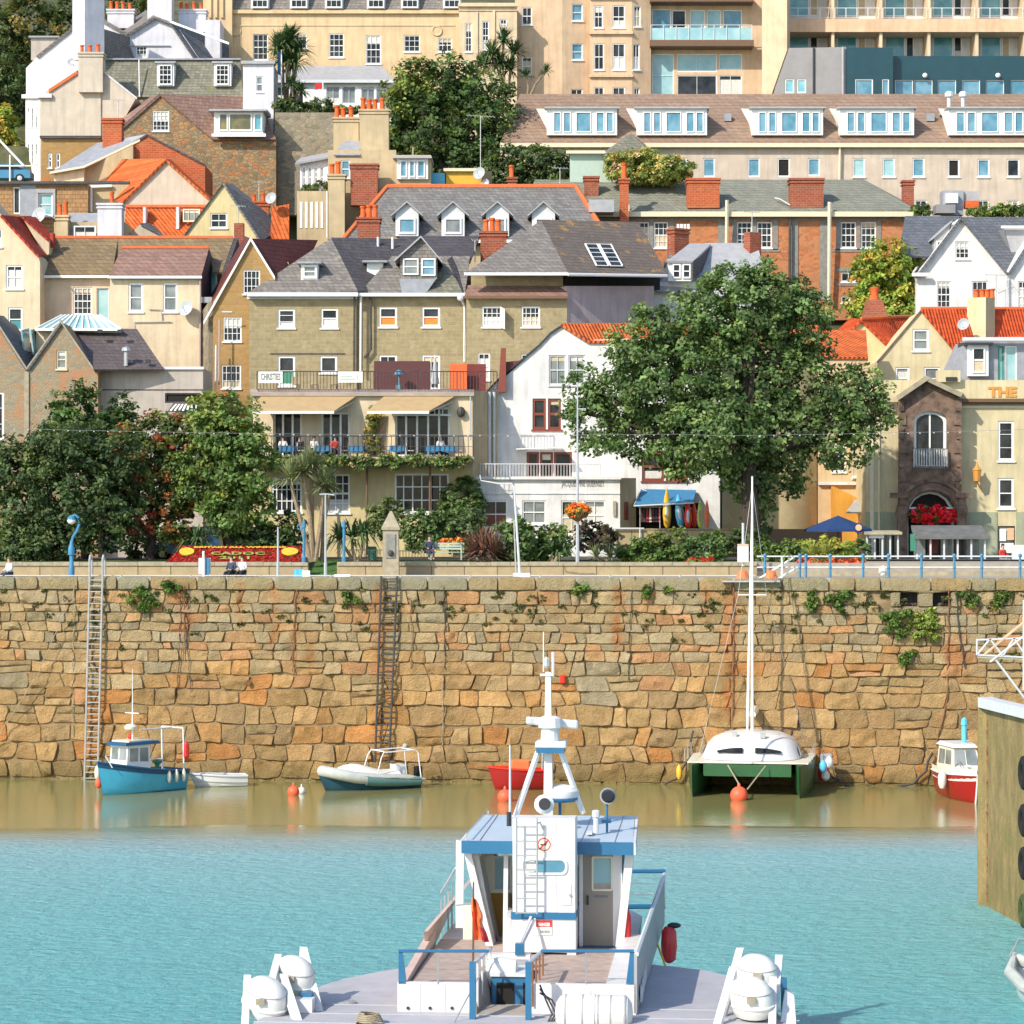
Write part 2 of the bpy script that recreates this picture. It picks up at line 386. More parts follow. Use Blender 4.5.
def crown_points(lobes,dens,leaf,cl_r,palette,inner=.35,down=.0):
    """lobes (cx,cy,cz,rx,ry,rz): clumps of leaves spread over and inside every lobe"""
    pts=[];nr=[];sz=[];co=[]; pal=np.array([p[:3] for p in palette]); pw=np.array([p[3] if len(p)>3 else 1 for p in palette]); pw=pw/pw.sum()
    for L in lobes:
        c=np.array(L[:3]); r=np.array(L[3:6]); pidx=L[6] if len(L)>6 else None
        area=4*math.pi*((r[0]*r[1])**1.6/3+(r[0]*r[2])**1.6/3+(r[1]*r[2])**1.6/3)**(1/1.6)
        nc=max(4,int(area*dens/(cl_r**2)))
        d=NR.normal(size=(nc,3)); d/=np.linalg.norm(d,axis=1,keepdims=True)
        rad=np.where(NR.random(nc)<inner,NR.uniform(.35,.8,nc),NR.uniform(.8,1.06,nc))
        cc=c+d*r*rad[:,None]
        k=NR.integers(22,40,nc)
        for i in range(nc):
            m=k[i]; rr=cl_r*NR.uniform(.6,1.25)
            q=NR.normal(size=(m,3)); q/=np.linalg.norm(q,axis=1,keepdims=True)+1e-9
            q*= (NR.random(m)**.5)[:,None]*rr; q[:,2]*=.7; q[:,2]-= .25*(q[:,0]**2+q[:,1]**2)/rr
            nn=d[i]*.7+np.array([0,0,.55])+NR.normal(size=(m,3))*.55; nn/=np.linalg.norm(nn,axis=1,keepdims=True)
            base=pal[NR.choice(len(pal),p=pw)] if pidx is None else pal[pidx if NR.random()<.8 else NR.choice(len(pal),p=pw)]
            base=base*NR.uniform(.65,1.4)*2.25
            pts.append(cc[i]+q); nr.append(nn); sz.append(NR.uniform(.7,1.3,m)*leaf); co.append(base*NR.uniform(.75,1.3,(m,1))*NR.uniform(.93,1.07,(m,3)))
    return np.concatenate(pts),np.concatenate(nr),np.concatenate(sz),np.clip(np.concatenate(co),0,1)
GREEN=[(.045,.085,.022),(.06,.11,.025),(.085,.14,.035),(.035,.06,.02)]
def tree(name,label,base,lobes_px,Y,pal=GREEN,leaf=.2,dens=.5,cl=.6,trunk=.3,th=None,group=None,depth_k=.8,bark='bark',inner=.35,cat='tree',limbs=True,crown='crown'):
    """lobes_px: (px,py,rx_px,ry_px[,dY[,palette index]])"""
    b=P(*base) if not isinstance(base,Vector) else base; k=Y/F; T=Thing(name,label,cat,b,group=group)
    lob=[]
    for L in lobes_px:
        dy=L[4] if len(L)>4 else R.uniform(-.4,.4)*L[2]*k
        c=P(L[0],L[1],Y+dy); lob.append((c.x,c.y,c.z,L[2]*k,L[2]*k*depth_k,L[3]*k)+((L[5],) if len(L)>5 else ()))
    p,n,s,c=crown_points(lob,dens,leaf,cl,pal,inner)
    ob=leaf_object(crown,p,n,s,c,T.org); ob.parent=T.o
    if trunk:
        cx=sum(l[0] for l in lob)/len(lob); cy=sum(l[1] for l in lob)/len(lob); zlo=min(l[2]-l[5]*.5 for l in lob)
        fork=Vector((b.x+(cx-b.x)*.3,b.y+(cy-b.y)*.3,max(b.z+.25,th if th else b.z+(zlo-b.z)*.8)))
        mb=MB(); mid=(b+fork)/2+Vector((R.uniform(-.15,.15),0,0)); mb.tube([b+Vector((0,0,-.3)),b+Vector((0,0,.15)),mid,fork],[trunk*1.5,trunk*1.1,trunk*.9,trunk*.8],9)
        if limbs:
            for l in lob:
                e=Vector(l[:3]); m1=fork.lerp(e,.5)+Vector((R.uniform(-.3,.3),R.uniform(-.3,.3),.3)); mb.tube([fork,m1,e],[trunk*.5,trunk*.32,trunk*.1],6)
        mb.build('trunk',bark,T,smooth=True)
    return T
def shrub(label,px,py,w,h,Y,pal=GREEN,leaf=.14,dens=.5,cl=.3,name='shrub',group=None,cat='shrub',base=None):
    """w,h in pixels; py is the foot"""
    lob=[]
    n=max(2,int(w/h*1.6+1))
    for i in range(n):
        x=px-w/2+w*(i+.5)/n; hh=h*R.uniform(.75,1.08); lob.append((x,py-hh*.5,max(w/n*.72,hh*.35),hh*.55))
    return tree(name,label,(px,py,Y),lob,Y,pal,leaf,dens,cl,trunk=.06,group=group,cat=cat,crown='foliage',inner=.25)
def spiky(mb,c,r,n,w=.06,up=.25,m=0,droop=.35):
    """rosette of sword leaves"""
    c=Vector(c)
    for i in range(n):
        a=R.uniform(0,6.283); el=R.uniform(-.5,1.3)
        d=Vector((math.cos(a)*math.cos(el),math.sin(a)*math.cos(el),math.sin(el)+up)).normalized()
        L=r*R.uniform(.75,1.1); sd=d.cross(Vector((0,0,1)))
        if sd.length<.05: sd=Vector((1,0,0))
        sd=sd.normalized()*w/2; mid=c+d*L*.55; tip=c+d*L-Vector((0,0,droop*L*(1-max(0,d.z)*.7)))
        mb.add([c-sd*.6,c+sd*.6,mid+sd,mid-sd,tip],[(0,1,2,3),(3,2,4)],m)
def palm(name,label,base,heads,Y,r=1.0,n=90,group=None,cat='palm',lm='palm_leaf',tr=.09,w=.07,droop=.35):
    b=P(*base); T=Thing(name,label,cat,b,group=group); mt=MB(); ml=MB()
    for h in heads:
        c=P(h[0],h[1],Y+(h[2] if len(h)>2 else 0)); mid=b.lerp(c,.5)+Vector((R.uniform(-.15,.15),0,0))
        mt.tube([b+Vector(((c.x-b.x)*.12,0,-.1)),mid,c],[tr*1.3,tr,tr*.85],7); spiky(ml,c,r,n,w,droop=droop)
    mt.build('trunk','palm_bark',T,smooth=True); ml.build('crown',lm,T)
    return T
# ================================================================ camera, light
cam=bpy.data.cameras.new('camera'); co=bpy.data.objects.new('camera',cam); COL.objects.link(co); S.camera=co
co.location=(0,0,H); co.rotation_euler=(math.pi/2,0,0); cam.sensor_width=36; cam.lens=36*F/1024; cam.shift_y=(HZ-512)/1024
cam.clip_start=.5; cam.clip_end=3000
SUN=Vector((.56,.62,-.60)).normalized()
sl=bpy.data.lights.new('sun','SUN'); so=bpy.data.objects.new('sun',sl); COL.objects.link(so); so.location=(-60,-40,80)
so.rotation_euler=SUN.to_track_quat('-Z','Y').to_euler(); sl.energy=3.15; sl.angle=math.radians(.55); sl.color=(1,.93,.80)
W=bpy.data.worlds.new('World'); S.world=W; W.use_nodes=True; wt=W.node_tree
sky=wt.nodes.new('ShaderNodeTexSky'); sky.sky_type='NISHITA'; sky.sun_disc=False
sky.sun_elevation=math.asin(-SUN.z); sky.sun_rotation=math.atan2(-SUN.x,-SUN.y); sky.air_density=1.0; sky.dust_density=.8; sky.ozone_density=1.2
bg=wt.nodes['Background']; wt.links.new(sky.outputs[0],bg.inputs[0]); bg.inputs[1].default_value=.15
S.view_settings.view_transform='Standard'; S.view_settings.look='None'; S.view_settings.exposure=.70; S.view_settings.gamma=1
# ================================================================ materials
for nm,c in dict(white_render=(.72,.70,.68),cream_render=(.62,.48,.30),pale_cream_render=(.67,.54,.37),peach_render=(.64,.455,.295),pink_cream_render=(.66,.50,.36),
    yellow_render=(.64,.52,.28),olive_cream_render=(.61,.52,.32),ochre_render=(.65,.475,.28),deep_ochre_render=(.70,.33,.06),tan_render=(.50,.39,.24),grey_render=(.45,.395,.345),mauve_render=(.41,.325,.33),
    stucco=(.55,.47,.38),terrace_cream=(.65,.51,.34),salmon_render=(.74,.46,.29),sandy_render=(.56,.46,.365),lilac_white=(.64,.62,.66),sage_render=(.36,.38,.26)).items(): plain(nm,c,.9,.15,.8,.2,.2,streak=.33)
for nm,c in dict(white_paint=(.82,.81,.78),cream_paint=(.70,.60,.42),grey_paint=(.42,.44,.46),dark_paint=(.035,.035,.04),red_brown_paint=(.23,.055,.035),orange_paint=(.75,.13,.03),dark_red_paint=(.18,.03,.025),
    blue_rail_paint=(.05,.21,.36),pale_grey_paint=(.60,.61,.62),green_paint=(.05,.22,.14),teal_paint=(.04,.24,.27),maroon_paint=(.10,.03,.03),wood_brown=(.16,.09,.05),pale_green_paint=(.40,.50,.42)).items(): plain(nm,c,.5,.07,3,0,.4)
plain('grey_metal',(.45,.45,.44),.45,.15,4,0,.5,metal=.3); plain('rust_metal',(.26,.12,.06),.8,.4,6,.3); plain('iron_dark',(.07,.065,.06),.7,.4,6,.2)
plain('terracotta',(.62,.12,.03),.8,.25,4,.1); plain('ridge_tile',(.62,.15,.05),.8,.2,4,.1)
plain('lead',(.30,.31,.34),.6,.2,2,.1); plain('lead_pale',(.36,.36,.37),.55,.15,2,.1); plain('felt_grey',(.14,.14,.135),.85,.25,2,.1)
plain('concrete',(.42,.37,.26),.92,.22,1.2,.3,streak=.3); plain('paving',(.38,.33,.26),.9,.2,1.5,.2); plain('asphalt',(.06,.06,.06),.9,.2,4,.2)
plain('scrub',(.075,.095,.04),.95,.5,.6,.4,c2=(.13,.12,.06)); plain('earth',(.10,.08,.05),.95,.3,1,.3); plain('grass',(.07,.15,.03),.9,.4,5,.4); plain('bark',(.06,.045,.035),.95,.35,5,.5); plain('palm_bark',(.30,.22,.14),.9,.3,5,.4)
plain('awning_canvas',(.43,.30,.155),.85,.1,2,.05); plain('white_sign',(.80,.79,.72),.6,.05,2); plain('blue_cloth',(.045,.19,.36),.8,.15,4); plain('navy_cloth',(.018,.05,.15),.8,.12,4)
plain('red_cloth',(.65,.05,.04),.8,.2,5); plain('orange_plastic',(.85,.20,.07),.45,.12,3); plain('yellow_plastic',(.80,.45,.04),.45,.15,2); plain('cyan_plastic',(.12,.50,.75),.45,.12,2); plain('red_plastic',(.75,.04,.02),.45,.12,2); plain('lime_plastic',(.55,.62,.10),.45,.12,2)
plain('skin',(.55,.33,.24),.6,.05,3); plain('dark_hair',(.04,.03,.025),.7,.1,8); plain('navy_clothes',(.05,.06,.10),.85,.2,6); plain('white_clothes',(.70,.68,.66),.85,.1,6); plain('red_clothes',(.55,.05,.04),.85,.15,6); plain('black_clothes',(.025,.025,.03),.85,.2,6)
plain('interior_dark',(.02,.018,.016),.9,.2,2); plain('curtain',(.62,.60,.55),.9,.15,5); plain('orange_blind',(.75,.22,.04),.8,.06,3); plain('curtain_cream',(.55,.46,.32),.9,.15,5)
plain('gold_letter',(.62,.28,.06),.5,.08,3); plain('grey_letter',(.20,.20,.20),.6,.05,3); plain('yellow_flower',(.72,.50,.05),.8,.2,6); plain('red_flower',(.55,.03,.02),.85,.5,9,.4); plain('green_flower',(.34,.38,.10),.85,.3,9,.3)
plain('brown_stone',(.125,.09,.07),.9,.4,1.8,.6,c2=(.27,.175,.125)); plain('weathered_stone',(.36,.31,.22),.9,.25,3,.4); plain('quoin_grey',(.24,.235,.21),.9,.25,4,.3); plain('rope',(.35,.30,.20),.9,.2,8)
plain('tyre_rubber',(.018,.018,.017),.85,.3,6,.3); plain('algae_tyre',(.06,.085,.03),.9,.4,5,.3)
plain('dark_cladding',(.012,.055,.07),.35,.15,1,0,.5); plain('grey_cladding',(.24,.23,.23),.5,.12,1,0,.4)
plain('boat_teal',(.07,.42,.62),.35,.10,2,0,.5); plain('boat_blue_dark',(.012,.075,.16),.4,.15,3,0,.5); plain('boat_white',(.72,.72,.71),.3,.05,2,0,.5); plain('boat_red',(.33,.012,.012),.35,.08,2,0,.5); plain('boat_green',(.022,.10,.032),.45,.15,2,0,.5)
plain('boat_cream',(.74,.68,.55),.4,.06,2,0,.5); plain('rib_grey',(.46,.48,.44),.6,.12,3,.05); plain('rib_teal',(.10,.21,.20),.5,.15,2,0,.4); plain('antifoul_blue',(.02,.075,.11),.7,.2,3); plain('buoy_orange',(.85,.13,.06),.45,.08,3); plain('buoy_white',(.76,.75,.70),.5,.08,3)
plain('ferry_white',(.70,.68,.67),.4,.08,1.2,.05,.5,streak=.22,rust=.45); plain('ferry_blue',(.025,.14,.27),.35,.08,2,0,.5); plain('ferry_roof_blue',(.45,.54,.62),.45,.06,1.5,.05,.4); plain('ferry_deck',(.43,.415,.44),.75,.10,1.2,.15,streak=.15); plain('ferry_pink',(.62,.44,.37),.7,.1,2,.1); plain('deck_brown',(.42,.32,.27),.85,.2,4,.2); plain('ochre_panel',(.36,.19,.03),.6,.08,2); plain('door_grey',(.30,.26,.21),.55,.05,2); plain('canister_white',(.68,.67,.62),.45,.05,2,.05,.4); plain('signal_red',(.62,.03,.03),.4,.06,3,0,.5); plain('steel',(.5,.5,.5),.35,.1,4,0,.5,metal=.6); plain('stain_ply',(.33,.29,.25),.8,.15,4,.1)
slate('slate_grey',(.20,.19,.18),.3,patch=(.29,.27,.22),pt=.62); slate('slate_warm',(.22,.195,.175),.3,patch=(.30,.27,.20),pt=.62); slate('slate_blue',(.13,.14,.16)); slate('slate_dark',(.085,.075,.08)); slate('slate_green',(.24,.24,.19),.2); slate('slate_brown',(.15,.12,.10),.2,patch=(.42,.22,.04),pt=.555)
slate('moss_tile',(.24,.17,.09),.25,.3,.4,patch=(.30,.20,.07)); slate('rosy_tile',(.29,.17,.13),.25,.3,.4); slate('maroon_tile',(.13,.035,.03),.2,.3,.4); slate('brown_tile',(.30,.20,.14),.15,.34,.6); slate('purple_slate',(.125,.10,.10),.2); slate('mossy_slate',(.21,.20,.15),.3,patch=(.16,.16,.08),pt=.55); slate('tile_hung',(.38,.21,.09),.2,.3,.4)
pantile('red_pantile',(.62,.085,.02)); pantile('orange_pantile',(.62,.13,.03)); pantile('deep_red_pantile',(.45,.05,.025),.32,.36)
rubble('rubble_brown',[(.30,.20,.11),(.38,.25,.13),(.22,.16,.09),(.47,.18,.07),(.33,.25,.15),(.42,.27,.13),(.26,.21,.14),(.50,.24,.10)],2.5,(.26,.20,.12),1.6,.09,.8,patch=None); rubble('rubble_pub',[(.33,.27,.18),(.37,.30,.19),(.29,.255,.18),(.44,.25,.13),(.35,.30,.21)],2.8,(.36,.30,.21),1.8,patch=(.46,.20,.09))
rubble('rubble_grey',[(.32,.27,.19),(.22,.19,.13),(.40,.32,.22),(.28,.24,.18),(.36,.27,.17)],2.5,(.28,.25,.18),1.5)
brickm('brown_coursed',(.37,.30,.17),(.30,.24,.13),(.38,.32,.21),.62,.26,.018,.35,patch=(.20,.155,.085),pt=.60,var=.7); brickm('ochre_brick',(.42,.25,.09),(.33,.20,.08),(.34,.24,.12),.5,.2,.018,.3,patch=(.52,.19,.06),var=.4)
brickm('red_brick',(.36,.095,.05),(.28,.065,.035),(.32,.18,.12),.42,.17,.022,.4); brickm('bright_brick',(.50,.115,.045),(.40,.08,.03),(.45,.2,.1),.42,.17,.022,.4); rubble('red_granite',[(.50,.185,.075),(.56,.22,.095),(.43,.15,.07),(.52,.25,.12)],2.8,(.50,.24,.12),1.8,.05,.5,patch=(.38,.18,.09))
rubble('cream_blocks',[(.64,.50,.28),(.60,.46,.25),(.67,.53,.31)],.9,(.52,.42,.26),1.8,.04,.25); brickm('low_wall_stone',(.42,.33,.19),(.36,.29,.18),(.15,.11,.07),1.7,.9,.03,.6,var=.5)
glassm('glass_dark',(.012,.014,.016),(.045,.05,.055),.08,.22); glassm('glass_grey',(.12,.14,.14),(.26,.28,.27),.15); glassm('glass_sky',(.06,.20,.28),(.16,.32,.41),.12); glassm('glass_teal',(.09,.31,.37),(.22,.48,.52),.1); glassm('glass_pale',(.22,.42,.45),(.35,.52,.52),.15); glassm('glass_amber',(.10,.09,.03),(.25,.20,.06),.12)  # glass_sky: blue sky reflection is put into the base colour
leafm('leaf'); plain('palm_leaf',(.17,.22,.08),.6,.4,6,0,.3,c2=(.32,.34,.15))
plain('palm_leaf_dark',(.075,.13,.04),.6,.4,6,0,.3); plain('phormium',(.17,.085,.065),.6,.4,6,0,.3,c2=(.26,.13,.08)); plain('yellow_blades',(.34,.36,.08),.6,.3,6,0,.3)
# ---- harbour stone: tint per stone comes from a colour attribute
t=NT('harbour_stone',.92,.2); o=t.obj(); a=t.n('Attribute',attribute_name='Col').outputs[0]
n1=t.ramp(t.noise(o,2.6,6,.7),[(.3,0.0),(.75,1.0)]); c=t.mix(t.math('MULTIPLY',n1,.6),a,t.mix(1.0,a,(.55,.50,.42),'MULTIPLY'))
c=t.mix(t.math('MULTIPLY',t.ramp(t.noise(t.scale(o,(1.0,1.0,.22)),.8,5,.7),[(.52,0.0),(.68,1.0)]),.35),c,(.20,.16,.07)); t.col(c)
t.bump(t.math('ADD',t.noise(o,3.5,6,.75),t.math('MULTIPLY',t.noise(o,14,4),.35)),1.0,.16)
plain('mortar_dark',(.26,.185,.10),.95,.4,2,.3)
# ---- pier concrete
t=NT('pier_concrete',.9,.25); o=t.obj()
c=t.mix(t.ramp(t.noise(t.scale(o,(1.2,1.2,.45)),1.5,7,.75),[(.36,0.0),(.66,1.0)]),(.33,.235,.10),(.16,.125,.055))
c=t.mix(t.math('MULTIPLY',t.ramp(t.noise(o,.6,6,.75),[(.5,0.0),(.66,1.0)]),.8),c,(.18,.16,.055)); c=t.mix(t.ramp(t.noise(o,7,2),[(.68,0.0),(.72,.5)]),c,(.55,.42,.24))
t.col(c); t.bump(t.noise(t.scale(o,(4,4,2.5)),2.2,6),.5,.08)
# ---- sea: wind-ruffled in the basin, sheltered and silty under the quay, with the wall's reflection painted in
t=NT('sea_water',.06,.5); t.b.inputs['IOR'].default_value=1.33; o=t.obj(); q=t.n('SeparateXYZ',{'Vector':o}).outputs
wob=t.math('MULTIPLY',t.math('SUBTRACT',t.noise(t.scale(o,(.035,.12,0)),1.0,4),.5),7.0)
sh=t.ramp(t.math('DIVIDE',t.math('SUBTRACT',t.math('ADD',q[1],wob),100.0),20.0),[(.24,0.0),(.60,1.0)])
dp=t.ramp(t.math('DIVIDE',t.math('SUBTRACT',t.math('ADD',q[1],wob),60.0),60.0),[(.0,(.15,.45,.45)),(.45,(.21,.49,.50)),(.70,(.29,.52,.54)),(.77,(.34,.44,.43)),(.86,(.28,.275,.125)),(1.0,(.25,.235,.09))])  # olive end: silty shallows plus the quay wall's reflection, put into the colour
wv=t.noise(t.scale(o,(1.0,1.4,1)),1.6,6,.66); w2=t.noise(t.scale(o,(.25,.5,1)),.5,3)
dark=t.ramp(t.noise(t.scale(o,(1.7,3.2,1)),1.5,5,.72),[(.43,0.0),(.62,1.0)])
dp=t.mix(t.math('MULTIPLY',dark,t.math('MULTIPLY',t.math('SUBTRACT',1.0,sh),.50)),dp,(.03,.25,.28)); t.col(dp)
t.put(t.b.inputs['Roughness'],t.math('SUBTRACT',.34,t.math('MULTIPLY',sh,.30)))
hgt=t.math('ADD',t.math('MULTIPLY',wv,t.math('SUBTRACT',1.0,t.math('MULTIPLY',sh,.965))),t.math('MULTIPLY',w2,t.math('SUBTRACT',1.0,t.math('MULTIPLY',sh,.965))))
t.bump(hgt,.8,.42)
# ================================================================ terrain, water, quay
WP=PL(131.27,-.087); WDIR=Vector((1,-.087,0)).normalized(); WN=Vector((-.087,-1,0)).normalized()
QZ=10.34
def WPt(s,z,d=0): return Vector((0,131.27,0))+WDIR*s+WN*d+Vector((0,0,z))
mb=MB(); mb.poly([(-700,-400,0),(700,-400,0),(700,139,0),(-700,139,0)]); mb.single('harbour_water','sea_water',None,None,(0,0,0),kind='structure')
mb=MB(); mb.poly([(-700,-400,-5),(700,-400,-5),(700,150,-5),(-700,150,-5)]); mb.single('sea_bed','earth',None,None,(0,0,-5),kind='structure')
prof=[(138.0,9.0),(143.4,10.85),(168,11.0),(170,12),(173,17),(180,18),(184,19.5),(187,24),(195,25.5),(199,33),(208,35),(212,44),(225,46),(232,52),(262,60),(300,74),(420,110),(700,140)]
mb=MB(); xs=[-700,-300,-120,-60,-30,0,30,60,120,300,700]
for y,z in prof: mb.v+=[Vector((x,y,z+(0 if y<140 else R.uniform(-.3,.3)))) for x in xs]
nx=len(xs)
for i in range(len(prof)-1):
    for j in range(nx-1): mb.f.append((i*nx+j,i*nx+j+1,(i+1)*nx+j+1,(i+1)*nx+j)); mb.m.append(0)
mb.single('hillside','scrub',None,None,(0,138,9),kind='structure')
mb=MB(); mb.prism([WPt(-90,QZ,.02),WPt(90,QZ,.02),WPt(90,QZ,-9.5),WPt(-90,QZ,-9.5)],(0,0,-.2)); mb.single('promenade','paving',None,None,kind='structure')
mb=MB(); mb.poly([(-60,146,11.06),(60,146,11.06),(60,158,11.09),(-60,158,11.09)]); mb.single('esplanade_road','asphalt',None,None,kind='structure')
mb=MB(); mb.poly([P(306,581,136.8),P(339,581,136.8),P(345,560.5,143.4),P(300,560.5,143.4)]); mb.single('grass_bank','grass',None,None,kind='structure')
mb=MB(); xl_,xr_=Xat(303,139),Xat(340,139)
for a_,b_ in ((-45,xl_),(xr_,13.0)): mb.box((a_,139.7,9.5),(b_,145.8,11.02))
mb.box((xl_,143.2,9.5),(xr_,145.8,11.018)); mb.single('lawn','grass',None,None,kind='structure')
mb=MB(); mb.box((13.0,138.0,9.5),(60,145.9,11.0)); mb.single('esplanade_pavement','paving',None,None,kind='structure')
# ---- the quay wall, stone by stone
def fbm(x,y,z): return noise.fractal(Vector((x,y,z)),.9,2.1,4)
TONE=(1.20,1.08,.97)
LOW=[(.43,.30,.15),(.47,.32,.15),(.40,.29,.15),(.46,.28,.12),(.38,.28,.14),(.43,.32,.17),(.50,.26,.10),(.45,.33,.17),(.41,.29,.14),(.44,.31,.16),(.36,.27,.15)]
UPP=[(.40,.33,.20),(.36,.32,.21),(.43,.33,.19),(.34,.31,.22),(.44,.30,.16),(.41,.34,.21),(.38,.33,.22),(.46,.28,.15),(.42,.34,.20)]
STAIN=[(185,.55,7.0,9.9),(618,.35,6,9.9),(380,.5,4.5,9.9),(730,.5,3.0,9.8),(957,.8,5.0,7.6),(295,.3,5.5,8),(275,.25,6,9.9),(705,.35,7.5,9.9),(240,.25,7.5,10.1),(310,.3,5,7)]
def Spx(px): p=WP(px,600); return p.x/WDIR.x
HOLES=[(Spx(900.5),Spx(917.5)),(Spx(933),Spx(950.5))]; HZ0,HZ1=Zat(606,130),Zat(591.5,130)
def build_wall():
    V=[];Fc=[];C=[]
    def stone(c4,prd,col,rough,rng):
        """c4: corners (s,z) bl br tr tl"""
        (x0,z0),(x1,z1),(x2,z2),(x3,z3)=c4; w=((x1-x0)+(x2-x3))/2; h=((z3-z0)+(z2-z1))/2
        ne=.035; nu=max(2,min(10,int(w/.15))); nv=max(2,min(8,int(h/.14)))
        US=[0,min(.2,ne/w)]+[min(.2,ne/w)+(1-2*min(.2,ne/w))*i/nu for i in range(1,nu)]+[1-min(.2,ne/w),1]; VS=[0,min(.2,ne/h)]+[min(.2,ne/h)+(1-2*min(.2,ne/h))*i/nv for i in range(1,nv)]+[1-min(.2,ne/h),1]
        nx=len(US)-1; nz=len(VS)-1; b=len(V); sd=rng.uniform(0,100)
        tx=rng.uniform(-.07,.07)*rough; tz=rng.uniform(-.09,.06)*rough; cut=[rng.uniform(0,.34) for _ in range(4)]
        pa=rng.uniform(0,6.28); pc=rng.uniform(.0,.3)
        for j in range(nz+1):
            for i in range(nx+1):
                u=US[i]; v=VS[j]
                # round the corners irregularly
                uu=u-.5; vv=v-.5; k=cut[(1 if uu>0 else 0)+(2 if vv>0 else 0)]; s_=1-k*(abs(uu)*2*abs(vv)*2)**3*.5
                u2=.5+uu*s_; v2=.5+vv*s_
                s=(x0*(1-u2)+x1*u2)*(1-v2)+(x3*(1-u2)+x2*u2)*v2; z=(z0*(1-u2)+z1*u2)*(1-v2)+(z3*(1-u2)+z2*u2)*v2
                e=min(u,1-u)*w; f=min(v,1-v)*h; ed=min(e,f)
                d=prd*max(0,min(1,(ed+.05)/.10))**.8
                if 0<i<nx and 0<j<nz:
                    n=fbm(s*1.1+sd,z*1.1,sd); d+=rough*(.20*n+.05*noise.noise(Vector((s*5,z*5,sd))))+tx*uu*1.6+tz*vv*1.6
                    q=(math.cos(pa)*uu+math.sin(pa)*vv); d-=max(0,q-pc)*.55*rough
                    d=max(.012+.02*noise.noise(Vector((s*4,z*4,sd))),d)
                else: d=-.045
                if 0<i<nx and 0<j<nz:
                    s+=noise.noise(Vector((s*3,z*3,sd)))*.03; z+=noise.noise(Vector((s*3,z*3,sd+9)))*.03
                else:
                    s+=noise.noise(Vector((s*1.7,z*1.7,2)))*.035; z+=noise.noise(Vector((s*1.7,z*1.7,7)))*.035
                p=WPt(s,z,d+.02); V.append(p)
                cc=col
                for px,wd,zl,zh in STAIN:
                    ds=abs(s-Spx(px)+.35*noise.noise(Vector((z*.8,px,0)))+.25*noise.noise(Vector((z*3,s*2,px))))
                    if ds<wd and zl<z<zh:
                        a=min(1,(1-ds/wd)*1.6)*min(1,(z-zl)/1.2)*(.35+.65*abs(noise.noise(Vector((s*2,z*.6,px))))*1.6); a=min(.75,a)
                        cc=tuple(cc[q_]*(1-a)+(.50,.19,.06)[q_]*a for q_ in range(3))
                if z<1.3:
                    a=min(1,(1.3-z)/1.0)*.6; cc=tuple(cc[q_]*(1-a)+(.17,.14,.05)[q_]*a for q_ in range(3))
                C.append(cc)
        for j in range(nz):
            for i in range(nx): q=b+j*(nx+1)+i; Fc.append((q,q+1,q+nx+2,q+nx+1))
    rng=random.Random(3); z=-.8; S0,S1=-40.0,42.0; rows=[]
    while z<9.6:
        if z<5.0: h=rng.uniform(.78,1.08)
        elif z<6.4: h=rng.uniform(.5,.72)
        elif z<9.0: h=rng.uniform(.33,.56)
        else: h=9.68-z
        if z+h>9.35: h=9.68-z
        rows.append((z,z+h)); z+=h
    ph=[rng.uniform(0,50) for _ in range(len(rows)+1)]
    def lev(k,s):
        zz=rows[k][0] if k<len(rows) else rows[-1][1]
        if k==0 or k==len(rows): return zz
        amp=.20 if zz<6 else .11
        return zz+amp*noise.noise(Vector((s*.55,ph[k],0)))+amp*.5*noise.noise(Vector((s*1.7,ph[k],4)))
    for k,(za,zb) in enumerate(rows):
        s=S0+rng.uniform(0,.8); low=zb<6.2; jl=0
        while s<S1:
            wd=rng.choice([.75,1.05,1.35,1.6,1.9])*rng.uniform(.85,1.15) if low else rng.choice([.5,.7,.9,1.1,1.5])*rng.uniform(.85,1.15)
            if zb>9.3: wd*=1.1
            e=s+wd; jr=rng.uniform(-.17,.17)*(1 if low else .6)
            g=rng.uniform(.0,.014)
            zc=(za+zb)/2; mixp=min(1,max(0,(zc-4.6+rng.uniform(-1.2,1.2)+.8*noise.noise(Vector((s*.1,0,0))))/1.4))
            col=rng.choice(UPP if rng.random()<mixp else LOW); br=rng.uniform(.85,1.2); col=tuple(x*br*k_ for x,k_ in zip(col,TONE))
            bl=(s+g-jl,lev(k,s-jl)+g); brr=(e-g-jr,lev(k,e-jr)+g); tr=(e-g+jr,lev(k+1,e+jr)-g); tl=(s+g+jl,lev(k+1,s+jl)-g)
            inh=any(e>a-.1 and s<b_+.1 for a,b_ in HOLES) and zb>HZ0-.1
            if not inh:
                rough=1.0 if low else .75
                if low and wd>1.3 and rng.random()<.22:   # two thin stones in one course
                    f=rng.uniform(.38,.62); ml=(bl[0]*(1-f)+tl[0]*f,bl[1]*(1-f)+tl[1]*f); mr=(brr[0]*(1-f)+tr[0]*f,brr[1]*(1-f)+tr[1]*f)
                    stone((bl,brr,(mr[0],mr[1]-.02),(ml[0],ml[1]-.02)),rng.uniform(.02,.06),col,rough,rng)
                    c2=rng.choice(LOW); stone(((ml[0],ml[1]+.02),(mr[0],mr[1]+.02),tr,tl),rng.uniform(.02,.06),c2,rough,rng)
                else: stone((bl,brr,tr,tl),rng.uniform(.02,.08),col,rough,rng)
            s=e; jl=jr
    # dressed surround of the two openings, then the coping
    a0=HOLES[0][0]-.55; a1=HOLES[1][1]+.5
    s=a0
    for (a,b_) in HOLES: 
        stone(((s+.02,HZ0-.02),(a-.0,HZ0-.02),(a,HZ1),(s+.02,HZ1)),.10,(.40,.33,.20),.15,rng); s=b_
